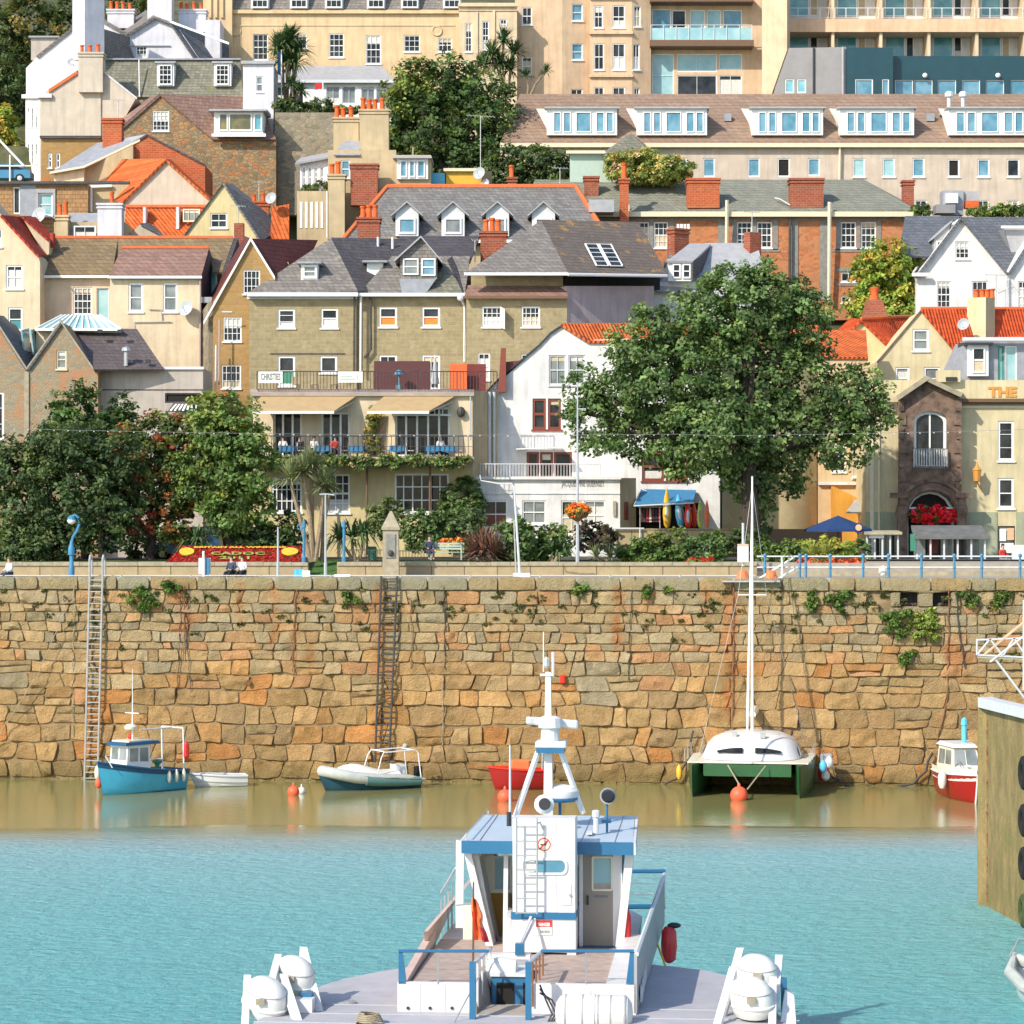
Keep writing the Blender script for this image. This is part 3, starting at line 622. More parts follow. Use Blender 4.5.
    stone(((s,HZ0-.02),(a1,HZ0-.02),(a1,HZ1),(s,HZ1)),.10,(.40,.33,.20),.15,rng)
    zt=min(9.66,HZ1+.4)
    stone(((a0,HZ1+.02),(a1,HZ1+.02),(a1,9.66),(a0,9.66)),.11,(.41,.34,.21),.15,rng)
    stone(((a0,rows[-2][0] if HZ0-rows[-1][0]>.05 else rows[-1][0]-.4),(a1,rows[-1][0]-.4),(a1,HZ0-.04),(a0,HZ0-.04)),.08,(.37,.31,.20),.3,rng)
    s=S0
    while s<S1:
        wd=rng.uniform(1.1,2.6); col=rng.choice([(.42,.345,.20),(.45,.33,.165),(.40,.35,.22),(.36,.33,.22),(.43,.34,.19)])
        stone(((s+.012,9.70),(s+wd-.012,9.70),(s+wd-.012,QZ+.03),(s+.012,QZ+.03)),.14,col,.25,rng); s+=wd
    me=bpy.data.meshes.new('harbour_wall'); org=WPt(0,0,0)
    me.from_pydata([v-org for v in V],[],Fc); ca=me.color_attributes.new('Col','FLOAT_COLOR','POINT')
    ca.data.foreach_set('color',np.array([c+(1,) for c in C],dtype=np.float32).ravel()); me.materials.append(M['harbour_stone'])
    me.polygons.foreach_set('use_smooth',[True]*len(Fc)); me.set_sharp_from_angle(angle=math.radians(32))
    T=Thing('harbour_wall','tall old stone quay wall of rough tan blocks rising from the water','wall',org)
    ob=bpy.data.objects.new('stonework',me); COL.objects.link(ob); ob.parent=T.o
    m=MB(); hs=[[WPt(a,HZ0,-.05),WPt(b_,HZ0,-.05),WPt(b_,HZ1,-.05),WPt(a,HZ1,-.05)] for a,b_ in HOLES]
    m.prism([WPt(-120,-5,-.02),WPt(120,-5,-.02),WPt(120,QZ-.05,-.02),WPt(-120,QZ-.05,-.02)],-WN*2.5,0,hs)
    m.build('backing','mortar_dark',T)
    for (a,b_) in HOLES:
        m=MB(); q=[WPt(a-.1,HZ0-.1,-.8),WPt(b_+.1,HZ0-.1,-.8),WPt(b_+.1,HZ1+.1,-.8),WPt(a-.1,HZ1+.1,-.8)]; m.prism(q,-WN*.2)
        r=random.Random(int(a*10))
        for i in range(9):
            x=r.uniform(a+.05,b_-.05); m.ball(WPt(x,HZ0+.06,-.3-r.random()*.3),r.uniform(.06,.14),0,8)
        m.build('opening','iron_dark',T)
    return T
WALL=build_wall()
# ================================================================ buildings, back row first
def ws(xs,y0,y1,w,c=2,r=2,**o): return [(x,y0,x+w,y1,c,r,o) for x in xs]
def face(T,pts,mat,name='side_wall',th=.3): return roof(T,[pts],mat,th,name)
def band(T,x0,y0,x1,y1,Y,out,mat,name='trim'): return trim(T,[(PL(Y),x0,y0,x1,y1,out)],mat,name)
def rail(T,x0,x1,y0,y1,Y,mat,nb,name='railing',k=0,parent=None,posts=0,bar=.02,top=.035,mid=0):
    pl=PL(Y,k,x0); mb=MB(); mb.tube([pl(x0,y0),pl(x1,y0)],top,5); mb.tube([pl(x0,y1-.6),pl(x1,y1-.6)],bar,4)
    for i in range(mid): yy=y0+(y1-y0)*(i+1)/(mid+1); mb.tube([pl(x0,yy),pl(x1,yy)],bar,4)
    for i in range(nb+1):
        x=x0+(x1-x0)*i/nb; mb.tube([pl(x,y1-.3),pl(x+.01,y0+.2)],top if posts and i%posts==0 else bar,6)
    return mb.build(name,mat,T,parent)
# ---- seaside block with balconies, top right (V)
T=house('hotel','salmon and cream hotel block with rows of recessed balconies at the top right','hotel',900,95,231)
wx=[-1,47,95,143,191,239,287]; v=[]
for i in range(6):
    for (a,b) in ((-38,16),(32,60)):
        x=787+48*i; v+=[(x+2,a+1,x+22,b,1,1,dict(gm='glass_teal',sill=False)),(x+23,a+1,x+31,b,1,1,dict(gm=('glass_dark' if (i+a)%3 else 'curtain_cream'),sill=False))]
wall(T,PL(232.2),rect(780,-60,1085,110),'white_render',v,10)
for a,b in ((19,32),(-36,-24)): band(T,785,a,1078,b,229.2,.05,'salmon_render','balcony_front'); mb=MB(); mb.box(tuple(P(785,b,229.3)),tuple(P(1078,b-3,232.1))); mb.build('balcony_floor','terrace_cream',T)
mb=MB()
for i in range(7):
    x=784.5+48*i; pl=PL(229.6); pl.bar(mb,x-1.3,-60,x+1.6,57,-.2,2.6)
mb.build('fin','terrace_cream',T)
for i in range(6): rail(T,787+48*i,831+48*i,8,18.5,229.3,'white_paint',4,posts=1,top=.03)
T=house('glass_pavilion','dark teal glass and metal pavilion below the salmon balcony block','pavilion',900,95,224)
wall(T,PL(223,-.25,845),[(770,110),(846,110),(846,47),(789,48),(775,88)],'grey_cladding',ws([785,797],79,93,9,1,1,gm='glass_teal',sill=False),5,'grey_panel')
wall(T,PL(223),rect(846,47.5,893,110),'dark_cladding',[(855,79,873,109,1,1,dict(gm='glass_sky',sill=False)),(882,79,889,109,1,1,dict(gm='glass_sky',sill=False))],5)
wall(T,PL(224),rect(893,56,1085,110),'dark_cladding',ws([895,914.5,938,962,986,1011,1035],80,109,18,1,1,gm='glass_sky',sill=False,fw=.05),5)
pipe(T,[(843,47,222.8),(843,110,222.8)],.12,'lead_pale','mullion'); pipe(T,[(813.5,47,223.5),(813.5,110,223.5)],.08,'dark_paint','mullion')
for x in (925,998): MB().ball(P(x,75.5,223.7),.22,0,10).build('lamp','white_paint',T)
# ---- peach hotel (U)
T=house('hotel','tall peach rendered hotel with bay windows and a glass railed balcony, top centre','hotel',640,95,226)
wall(T,PL(226,.0,515),rect(515,-60,562,130),'peach_render',[(522,7,532,25,2,2),(522,57,532,75,2,2)],8)
wall(T,PL(226,.35,562),rect(562,-60,592,130),'peach_render',[(572,4,583,21,1,2,dict(gm='glass_sky')),(572,43.5,583,60,1,2,dict(gm='glass_sky')),(571,89,583,110,2,2)],7)
pb=PL(226.2)
wall(T,pb,rect(590,-60,632,130),'peach_render',[(594,5.5,603,28,2,2),(612.5,5.5,625,28,2,2),(594,43.5,604,70,2,2),(612.5,43.5,625,70,2,2),(594,87,604,110,2,2),(612.5,87,625,110,2,2)],4,'bay')
wall(T,PL(226.2,.5,632),rect(632,-60,651,130),'peach_render',[(634,6,641,27,2,2),(633,44,640,70,2,2),(634,88,640,110,2,2)],4,'bay')
trim(T,[(pb,589,32,633,34.5,.25),(pb,589,75,633,77.5,.25),(pb,589,-3,633,-1,.25)],'peach_render','string_course')
wall(T,PL(228),rect(650,-60,790,130),'peach_render',[(652,9,671,44,1,1,dict(gm='glass_sky',sill=False)),(672,10,686,44,1,1,dict(gm='glass_dark',sill=False)),(690,10,705,44,1,1,dict(gm='glass_pale',sill=False)),(707,10,721,44,1,1,dict(gm='glass_pale',sill=False)),(723,10,742,44,1,1,dict(gm='glass_sky',sill=False)),
  (652,54,674,97,1,2,dict(gm='glass_pale',sill=False,meet=False)),(677,54,717,72,2,1,dict(gm='glass_pale',sill=False)),(677,75,717,97,2,1,dict(gm='glass_dark',sill=False)),(719,54,742,70,1,1,dict(gm='glass_pale',sill=False)),(719,75,742,97,2,1,dict(gm='glass_dark',sill=False))],7)
mb=MB(); mb.box(tuple(P(650,46,226.2)),tuple(P(752,43.7,228))); mb.box(tuple(P(650,1.5,226.2)),tuple(P(752,-1.5,228))); mb.build('balcony_slab','wood_brown',T)
rail(T,651,752,25,43.5,226.3,'pale_grey_paint',8,posts=1)
mb=MB(); PL(226.35).bar(mb,652,28,751,42.5,0,.03); mb.build('glass_screen','glass_pale',T)
wall(T,PL(225.2,-.3,775),[(762,130),(772,130),(772,93),(787,50),(787,-60),(762,-60)],'terrace_cream',(),.6,'fin')
# ---- ochre terrace with mansard (T)
T=house('hotel','long ochre hotel with a grey mansard roof and tall sash windows','hotel',350,95,224)
wall(T,PL(224),rect(231,11,459,140),'ochre_render',[(253,34,268,60,3,4,dict(rev=.2)),(294,34,307,49,3,3),(329,33.5,344,57.5,3,4),(366,35,381,64,3,4),(404,35,420,52,3,3),(438,38,452,52,3,2)],10)
roof(T,[[(229,12,223.8),(460,12,223.8),(460,-50,226),(229,-50,226)]],'slate_warm')
for x in (251,290,325,367,401,443): dormer(T,x,-16,x+18,8.5,223.6,1.6,'white_paint',[(x+1,-14,x+17,8,3,3)],'lead')
trim(T,[(PL(224),230,10.5,460,14,.3),(PL(224),240,25,455,26,.06),(PL(224),240,26,241,68,.06)],'ochre_render','cornice')
for x in (236,437): MB().lathe([(.28,.01),(.42,.08),(.5,-.05)],P(x,31,223.95),14,0,(0,-1,0)).build('rosette','ochre_render',T)
wall(T,PL(223.2),rect(203,-60,232,140),'ochre_render',(),10,'end_pavilion'); trim(T,[(PL(223.2),x,-60,x+2.5,18,.18) for x in (209,215,221)],'ochre_render','pilaster')
wall(T,PL(223.4),rect(459,4,517,140),'terrace_cream',[(465,23,472,52,2,4),(482,21,489,50,2,4),(500,19,507,40,2,4)],8,'wing')
trim(T,[(PL(223.4),458,3.5,518,7,.3),(PL(223.4),458,10,518,11,.1),(PL(223.4),476,12,478,60,.12),(PL(223.4),493,10,495,60,.12)],'terrace_cream','cornice')
T=house('conservatory','low glazed garden room with sloping grey roof in front of the ochre hotel','conservatory',345,110,219)
wall(T,PL(219),rect(272,80,392,125),'white_paint',ws([326,342,361,376],86,104,14,2,1,gm='glass_grey',sill=False)+ws([276,292],86,104,12,1,1,gm='glass_dark',sill=False),4)
roof(T,[[(268,80.5,218.6),(394,80.5,218.6),(382,66,223),(288,66,223)]],'lead_pale'); band(T,268,80,394,83,218.7,.2,'pale_grey_paint','gutter')
# ---- long brown tiled terrace (S)
T=house('terraced_building','long low building with brown tiled roof, five wide white dormers and small square windows','building',780,215,206)
wn=[(675,158,687,177,'glass_sky'),(703,158,715,177,'glass_sky'),(748,158,760,177,'glass_sky'),(777.5,158,790,177,'interior_dark'),(808,158,820,176,'glass_sky'),(853,158,865,177,'glass_pale'),(882.5,158,895,177,'glass_pale'),(912.5,158,924.5,177,'glass_sky'),(948,159,959.5,177,'interior_dark'),(977.5,159,989.5,177,'glass_sky'),(1007,159,1019.5,177,'glass_dark'),(1040,159,1052,177,'glass_sky'),(645,158,657,177,'glass_sky'),(616,158,628,177,'glass_sky')]
wall(T,PL(206),rect(500,143,1090,235),'sandy_render',[(a,b,c,d,1,1,dict(gm=g,sill=(a>840),fw=.10)) for a,b,c,d,g in wn]+ws([915,947,977,1007],200,212,12,2,1,gm='glass_dark'),9)
M['sandy_render'].node_tree
roof(T,[[(500,143,205.6),(1095,143,205.6),(1095,94,213),(520,94,213)],[(1095,143,220.4),(500,143,220.4),(520,94,213),(1095,94,213)]],'brown_tile')
band(T,500,143.5,1095,147.5,205.7,.25,'cream_paint','fascia')
for x0,x1 in ((547,617),(637,707),(752,823),(840,914),(949,1027)):
    w=x1-x0; v=[]; gm='glass_sky'
    for a,b in ((.09,.20),(.23,.34),(.41,.63),(.70,.82),(.84,.95)): v.append((x0+w*a,112,x0+w*b,132.5,1,1,dict(gm=gm,fm='white_paint',fw=.07)))
    ob=dormer(T,x0,109,x1,135,206.1,6,'white_paint',v,'lead_pale',ov=.2); 
    face(T,[(x0-10,108.5,208.9),(x0,109,206.05),(x0+4,135,206.05)],'white_paint','cheek',.08)
for x in (949,963): MB().lathe([(.16,0),(.16,.8),(.34,.82),(.34,1.1),(.2,1.25)],P(x,107,209.6),10).build('vent_cowl','pale_grey_paint',T)
for x in (727.5,930): MB().box(tuple(P(x-3,121,208.6)),tuple(P(x+3,115,209.4))).build('roof_vent','lead',T)
pipe(T,[(840,147,205.7),(838.5,215,205.7)],.09,'cream_paint')
T=house('garden_room','pale green lean-to with a mossy glazed pyramid roof beside the long building','garden room',620,180,201)
wall(T,PL(201),rect(570,152,652,200),'pale_green_paint',ws([584],176,188,16,2,1,gm='glass_pale'),3); roof(T,[[(603,156,200),(655,156,200),(631,133,202.5)],[(655,156,200),(657,154,205),(631,133,202.5)],[(603,156,200),(601,154,205),(631,133,202.5)]],'mossy_slate',.1)
band(T,566,151,605,154,200.8,.3,'cream_paint','gutter')
# ---- white houses, top left
T=house('house','white house at the top left with a huge plain white chimney and grey slate roofs','house',150,62,218)
wall(T,PL(218),[(100,90),(200,90),(200,60),(180,30),(155,18),(128,33),(121,29),(100,17)],'lilac_white',[(136,46,147,58,3,3),(103,46,110,54,2,2),(113,45,120,54,1,1)],8)
roof(T,[[(155,16,217.6),(128,33,217.6),(120,28,226),(146,10,226)],[(155,16,217.6),(171,22,217.6),(171,22,226),(155,16,226)],[(100,17,217.6),(128,33,217.6),(128,33,224),(100,17,224)]],'slate_warm',.2)
roof(T,[[(170,22,217.5),(196,60,217.5),(229,60,222),(229,44,222)]],'slate_blue',.15); verge(T,PL(217.3),[(170,21),(229,43)],1.8,.1,'white_paint'); band(T,100,45,170,46,217.9,.05,'grey_paint','string_course')
chimney(T,147,-14,172,40,219,1.6,'lilac_white'); chimney(T,107,9,134,28,222,1.2,'lilac_white',(111,117,123,130)); chimney(T,178,9,206,32,221,1.4,'lilac_white',(181,187,194,201))
wall(T,PL(220),rect(205,20,220,60),'lilac_white',(),4,'rear_wall')
T=house('house','tall white and stucco house at the left edge with three red pots','house',88,180,209)
pg=PL(209)
wall(T,pg,[(40,185),(112,185),(112,140),(136,98),(104,72),(78,72),(48,90),(40,97)],'stucco',(),8)
wall(T,PL(209,-2.0,40),rect(25.5,98,40,185),'white_render',[(x,y,x+2.4,y+20,1,3,dict(fw=.03,bw=.03,rev=.03,sill=False,gm='glass_grey')) for x in (28,32,36) for y in (108,144)],.05,'side_wall')
trim(T,[(PL(209,-2.0,40.5),24.5,94.5,40.5,98.5,.25)],'white_render','cornice'); trim(T,[(PL(208.9),38,94,52,98,.2)],'white_render','cornice')
verge(T,pg,[(49,90),(78,71)],3,.15,'ridge_tile'); verge(T,pg,[(104,72),(137,98)],1.5,.12,'lilac_white')
wall(T,PL(213),[(26,110),(26,68),(36,58),(72,29),(104,29),(104,110)],'lilac_white',(),7,'rear_gable'); roof(T,[[(36,56,212.8),(72,27,212.8),(72,27,222),(36,56,222)],[(104,29,213),(104,58,213),(136,97,216),(140,40,220)]],'slate_warm',.2)
chimney(T,70,-20,102,58,211,2.4,'lilac_white',yaw=.75,cap=False); chimney(T,78,52,103,92,208.4,1.5,'stucco',(82,90,98)); 
dormer(T,31,38,58,60,214,4,'grey_render',[],'lead')
mb=MB(); pg.bar(mb,80,85,101,140,-.12,.1); mb.build('chimney_breast','stucco',T)
dish(T,72,63,208.7,.35)
T=house('house','grey mansard house with two white dormers and a white stair tower','house',180,97,211)
wall(T,PL(211.2),rect(103,96,243,150),'rubble_grey',(),6); roof(T,[[(103,97,211),(243,97,211),(240,59,213.2),(103,59,213.2)],[(103,59,213.2),(240,59,213.2),(240,58,219),(103,58,219)]],'mossy_slate'); band(T,103,58.5,241,60,213,.15,'lead','ridge')
for x0 in (157,214): dormer(T,x0,63.5,x0+17,86,211.2,1.6,'white_paint',[(x0+2,65,x0+15,85,3,4)],'lead_pale')
wall(T,PL(208.5),rect(243,64,273.5,150),'lilac_white',[(256,76,263,92,1,2,dict(gm='glass_grey'))],4,'stair_tower'); band(T,241,61,275,64,208.4,.15,'lead_pale','coping')
pipe(T,[(139,60,211.9),(139.5,97,210.8)],.06,'pale_grey_paint')
T=house('stone_house','rubble stone house with a big gable, brown roof and one wide white dormer','house',190,190,206)
wall(T,PL(206),[(108,215),(276,215),(276,139),(212,139),(160,95),(119,131),(108,142)],'rubble_brown',[(152.5,110.5,169,131,4,4)],6)
verge(T,PL(206),[(117,131),(160,94),(213,139)],1.4,.15,'slate_dark','verge'); roof(T,[[(160,94,205.8),(213,139,205.8),(276,139,205.8),(258,97,210),(168,97,210)],[(160,94,205.8),(117,132,205.8),(100,132,211),(150,97,211)]],'rosy_tile')
ob=dormer(T,214,112,263,134,205.2,3,'white_paint',[(219,113.5,228,131,1,1,dict(gm='glass_amber')),(229,113.5,252,131,1,1,dict(gm='glass_amber')),(254,113.5,262,131,1,1,dict(gm='glass_teal'))],'lead_pale',ov=.35)
band(T,212,134,266,137,205.3,.25,'white_paint','sill')
mb=MB(); [PL(207.5).bar(mb,275,112.5,335,215,0,2)]; mb.single('retaining_wall','rubble_grey','grey rubble retaining wall under the clipped hedge, right of the stone gable','wall')
T=house('brick_house','small red brick gabled house with a leaded grey roof and one plain brick chimney','house',140,190,195)
wall(T,PL(195),[(128,215),(205,215),(205,165),(147,135.5),(133,144),(128,146)],'bright_brick',(),5); verge(T,PL(195),[(133,143),(147,134.5),(206,165)],1.5,.12,'slate_dark','verge')
roof(T,[[(50,173,193.5),(84,167,193.5),(140,140,196),(147,134,196),(97,143,199)]],'lead'); wall(T,PL(193.8),[(54,200),(84,200),(84,168),(54,173)],'pale_cream_render',(),3,'lean_to'); wall(T,PL(194.5),[(84,200),(133,200),(133,144),(84,168)],'tan_render',(),3,'flank')
verge(T,PL(193.4),[(50,172.5),(84,166.5),(140,140)],1.6,.15,'cream_paint','gutter'); chimney(T,102,118,122,153,197,1.2,'bright_brick'); aerial(T,118,100,119,197.5,.5,6)
wall(T,PL(199),rect(41,138,101,190),'ochre_brick',ws([48,56],153,168,4,1,2,gm='glass_dark'),4,'rear_wall'); band(T,40,136,102,138.5,198.9,.2,'slate_dark','coping')
T=house('house','house hung with brown tiles, with one tall grey framed window, at the left edge','house',40,240,190)
wall(T,PL(190),rect(-60,184,88,260),'tile_hung',[(38.5,193,53,216,1,2,dict(gm='glass_pale',fw=.12)),(13,187,20,214,1,1,dict(gm='glass_dark',sill=False))],6); trim(T,[(PL(190),36,189,55.5,193,.12),(PL(190),36,193,38.5,219,.1),(PL(190),53,193,55.5,219,.1)],'lead_pale','window_surround'); band(T,-60,181.5,130,184.5,189.8,.2,'slate_dark','gutter')
mb=MB(); PL(190).bar(mb,20,184.5,36,216,-.06,.1); mb.build('lead_panel','lead',T)
wall(T,PL(191),rect(88,184,131,240),'tan_render',(),4,'flank'); pipe(T,[(91,186,190.8),(91,212,190.8)],.12,'white_paint'); pipe(T,[(91,187,190.8),(112,186,190.8)],.12,'white_paint'); dish(T,40,216,189.5,.62)
T=house('house','low outhouse between a two-potted cream chimney and a white chimney','outhouse',80,240,184)
wall(T,PL(184.5),rect(54,222,125,260),'tan_render',(),4); roof(T,[[(66,238,184),(100,238,184),(98,213,186),(68,213,186)]],'lead'); window(T,PL(183.9),74,226,96,238,2,1,gm='glass_dark',rev=0,name='roof_window',sill=False)
chimney(T,56,215,68,245,183.5,.9,'cream_render',(60,66),ph=.95); chimney(T,97,203,122,250,183,1.3,'lilac_white',(112,),ph=.95)
T=house('house','cream gabled house with a steep orange pantiled roof and a pantiled lean-to','house',165,240,190)
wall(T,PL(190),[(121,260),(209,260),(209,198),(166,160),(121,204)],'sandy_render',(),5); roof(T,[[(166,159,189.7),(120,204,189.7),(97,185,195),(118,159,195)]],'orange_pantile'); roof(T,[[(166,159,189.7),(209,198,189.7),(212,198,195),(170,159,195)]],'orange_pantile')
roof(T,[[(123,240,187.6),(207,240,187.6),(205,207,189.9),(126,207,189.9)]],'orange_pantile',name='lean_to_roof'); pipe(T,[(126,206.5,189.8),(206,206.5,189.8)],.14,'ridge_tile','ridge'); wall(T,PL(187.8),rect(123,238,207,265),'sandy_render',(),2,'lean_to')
for x in (143,176): MB().box(tuple(P(x,229,188.2)),tuple(P(x+5,209,189.4))).build('flue','lilac_white',T)
window(T,PL(188.4),183,209,200,222,3,1,rev=0,name='roof_window',sill=False,fm='cream_paint',gm='glass_grey'); wall(T,PL(186.8),[(127,245),(168,245),(168,238),(140,224),(127,238)],'sandy_render',(),1.5,'porch'); roof(T,[[(140,223,186.6),(168,238,186.6),(170,238,188.4),(150,223,188.4)]],'slate_blue',.1,'porch_roof')
T=house('house','pale yellow gabled house with one small square sash window and dark verges','house',222,240,186)
wall(T,PL(186),[(180,265),(260,265),(260,241),(223,184),(180,241)],'yellow_render',[(210.5,213,227,228,2,2)],6); verge(T,PL(186),[(180,241),(223,183.5),(261,241)],1.5,.15,'slate_dark','verge')
roof(T,[[(224,183,185.8),(261,241,185.8),(286,226,192),(233,184,192)]],'slate_grey'); face(T,[(270,240,188),(289,240,188),(289,204,189),(272,207,189)],'orange_pantile','tiled_wall'); dish(T,272,199,188,.45)
chimney(T,250,201,269,225,190,.8,'bright_brick',(254,263),ph=.55); aerial(T,259,182,202,190.4,.5,6)
# ---- house of the tall tan stacks (Q)
T=house('house','narrow tan house with tall tan chimney stacks and crowded red pots','house',330,240,197)
wall(T,PL(196.5),rect(297,191,328,265),'tan_render',[],4); mb=MB(); [PL(196.5).bar(mb,300+i*5.2,202,302.4+i*5.2,228,-.05,.02) for i in range(5)]; mb.build('slatted_window','white_paint',T)
wall(T,PL(199),[(300,192),(345,192),(345,157),(325,157),(300,162)],'lilac_white',[(302+i*6,166,306+i*6,188,1,2,dict(gm='glass_grey',sill=False,fw=.1)) for i in range(4)]+[(341-1,160,344,178,1,1,dict(gm='glass_sky',sill=False))],4,'glazed_room'); roof(T,[[(295,163,198.5),(327,157,198.5),(352,156,199),(340,150,203),(300,158,203)]],'lead_pale')
wall(T,PL(198),rect(328,150,396,250),'tan_render',[(341,160,350,178,1,2,dict(gm='glass_sky'))],5,'rear_wall')
roof(T,[[(334,155,197.8),(360,155,197.8),(359,137,200),(349,137,200),(340,145,199)]],'lead',.1,'lead_roof')
chimney(T,333,117,359,156,199.5,1.4,'tan_render',(337,343,351),ph=.95,pw=.2); chimney(T,359,109,389,152,198.6,1.6,'tan_render',(363,369,375,382),ph=.95,pw=.2); chimney(T,328,174,345,245,195.5,1.3,'tan_render',(332,338),ph=.95,pw=.2); chimney(T,350,163.5,378,205,196,1.1,'red_brick')
wall(T,PL(197.5),rect(393,155,431,200),'tan_render',(),4,'dormer_base'); dormer(T,397,159,428,179,197.2,4,'white_paint',[(400,160.5,407,177.5,1,1,dict(gm='glass_sky')),(409,160.5,415,177.5,1,1,dict(gm='glass_sky')),(417,160.5,425,177.5,1,1,dict(gm='glass_sky'))],'lead_pale',ov=.3)
aerial(T,413,147,158,198,.0,2); pipe(T,[(327,191,196.3),(327,238,196.3)],.06,'white_paint')
mb=MB(); PL(199).bar(mb,428,173,446,192,0,3); T2=mb.single('roof_hut','boat_teal','small blue grey box room between the white dormer and the yellow hut','hut')
M['yellow_hut']=plain('yellow_hut',(.66,.40,.06),.85,.1)
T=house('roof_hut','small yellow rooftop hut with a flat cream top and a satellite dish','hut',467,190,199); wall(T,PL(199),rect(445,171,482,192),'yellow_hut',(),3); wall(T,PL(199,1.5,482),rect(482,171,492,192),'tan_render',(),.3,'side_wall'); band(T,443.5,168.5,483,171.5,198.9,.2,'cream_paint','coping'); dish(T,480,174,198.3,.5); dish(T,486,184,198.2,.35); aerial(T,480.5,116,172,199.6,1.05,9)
# ---- grey roof with four gabled dormers (N)
T=house('house','wide grey slate roofed house with an orange ridge and four white gabled dormers','house',470,245,191)
wall(T,PL(191),rect(345,238,602,275),'tan_render',(),8); roof(T,[[(338,246,190.4),(606,240,190.4),(576,187,196.5),(387,187,196.5)],[(606,240,190.4),(606,238,203),(576,187,196.5)],[(338,246,190.4),(387,187,196.5),(338,240,203)]],'slate_grey')
pipe(T,[(387,186.5,196.5),(576,186.5,196.5)],.19,'ridge_tile','ridge'); pipe(T,[(576,187,196.5),(605,233,191)],.19,'ridge_tile','ridge'); pipe(T,[(387,187,196.5),(340,243,190.6)],.19,'ridge_tile','ridge')
for i,x in enumerate((395.5,441.5,486,532)): dormer(T,x,213,x+23,236,190.8,4.5,'pale_grey_paint',[(x+3,218,x+20,234,1 if i!=1 else 1,1,dict(gm=('glass_sky','glass_grey','glass_grey','glass_grey')[i],fw=.12))],'lead_pale',peak=(x+11.5,203),ov=.32)
band(T,340,240,604,243,190.3,.2,'white_paint','gutter')
chimney(T,507,177,517,190,199,.6,'red_brick',(511.5,),ph=.85,pw=.2); aerial(T,560,168,187,196.6,.6,6); pipe(T,[(346,243,190.6),(345,262,190.6)],.07,'grey_paint')
# ---- red granite school-like range (O)
T=house('stone_house','long red granite house with slate roof, big brick chimney stacks and paired white sashes','house',740,290,196)
pr=PL(196)
wall(T,pr,rect(560,216,907,320),'red_granite',[(635.5,222,649,246,3,4),(654,222,668,248,3,4),(737,222,752,246,3,4),(757,222,772,248,3,4),(841,222,856,248,3,4),(861,222,876,248,3,4),(841,272,856,282,2,1,dict(gm='glass_dark')),(841,296,850,303,1,1)],9)
roof(T,[[(518,216,195.5),(917,210,195.5),(864,179.5,201.5),(535,179.5,201.5)],[(917,210,195.5),(917,208,208),(864,179.5,201.5)]],'slate_green'); band(T,560,212,915,217,195.6,.3,'cream_paint','fascia')
q=[]
for a,b in ((630,635),(649.5,653.5),(668.5,674),(732,737),(752.5,756.5),(772.5,778),(836,841),(856.5,860.5),(876.5,881)): q.append((pr,a,219,b,250,.05))
for a,b in ((718,727),(789,798),(820,829),(590,597)): q.append((pr,a,218,b,300,.07))
q+=[(pr,836,268,858,271.5,.05),(pr,836,283,860,286,.05),(pr,832,249,884,252,.05),(pr,730,249,780,252,.05),(pr,560,217.5,905,220.5,.06)]
trim(T,q,'quoin_grey','quoins')
for x0,x1 in ((687,720),(790,824)): chimney(T,x0,178,x1,208,196.0,1.5,'bright_brick' if x0<700 else 'red_brick')
for x0,x1,y0,y1 in ((584,599,176,203),(903,914.5,180,207)): chimney(T,x0,y0,x1,y1,198.5,1.0,'red_brick')
chimney(T,619.5,178,629,224,194.2,.8,'bright_brick',(624,),ph=1.15,pw=.22)
pipe(T,[(727,200,195),(726.5,248,195.4)],.14,'cream_paint'); pipe(T,[(829.5,202,195),(829,300,195.4)],.15,'cream_paint'); pipe(T,[(790,218,195.6),(789.5,290,195.6)],.1,'iron_dark'); pipe(T,[(629,205,196.2),(629,216,196)],.06,'cream_paint')
mb=MB(); mb.box(tuple(P(589,212,193)),tuple(P(613,203,195))); mb.build('roof_tank','lead_pale',T)
MB().tube([P(775,198,197),P(780,199,196.4),P(790,205,196.2)],.05).build('bracket','pale_grey_paint',T)
T=house('plant_room','grey rooftop air plant boxes behind the white double gable','plant room',955,210,193)
MB().box(tuple(P(943,215,191.5)),tuple(P(960,193,193))).build('casing','lead',T); MB().box(tuple(P(946,203,191)),tuple(P(957,194,191.5))).build('duct','pale_grey_paint',T); MB().box(tuple(P(961,206,191.8)),tuple(P(975,194,193.4))).build('casing','lead_pale',T); MB().box(tuple(P(966,208,191.2)),tuple(P(977,202,192))).build('duct','terracotta',T)
MB().box(tuple(P(936,213,190.5)),tuple(P(952,207,192))).build('casing','grey_cladding',T)
# ================================================================ second row
T=house('house','cream house at the left edge with a steep dark red pantiled roof','house',15,330,176)
pf=PL(176); wall(T,pf,[(-70,420),(40,420),(40,262),(38,256),(2,216),(-40,165),(-70,200)],'pale_cream_render',[(6,265,23,289,2,2,dict(fw=.12)),(8,307.5,22.5,331,1,2,dict(fw=.12,low=(.45,'teal_paint'))),(-6,229,2,247,1,2)],6)
roof(T,[[(1,215,175.7),(39,256,175.7),(50,254,181),(26,217,181)]],'deep_red_pantile'); face(T,[(40,262,176),(50,262,180),(50,420,180),(40,420,176)],'pale_cream_render'); wall(T,PL(179.5),[(22,217),(49,240),(49,254),(45,256)],'pale_cream_render',(),3,'dormer'); roof(T,[[(22,216,179.3),(36,217,182),(55,238,182),(49,240,179.3)]],'deep_red_pantile',.12,'dormer_roof'); chimney(T,49,233,54,247,180,.5,'deep_red_pantile',cap=False)
T=house('house','broad cream and pink rendered house with tall sashes, a satellite dish and mossy tiled roofs','house',130,365,176)
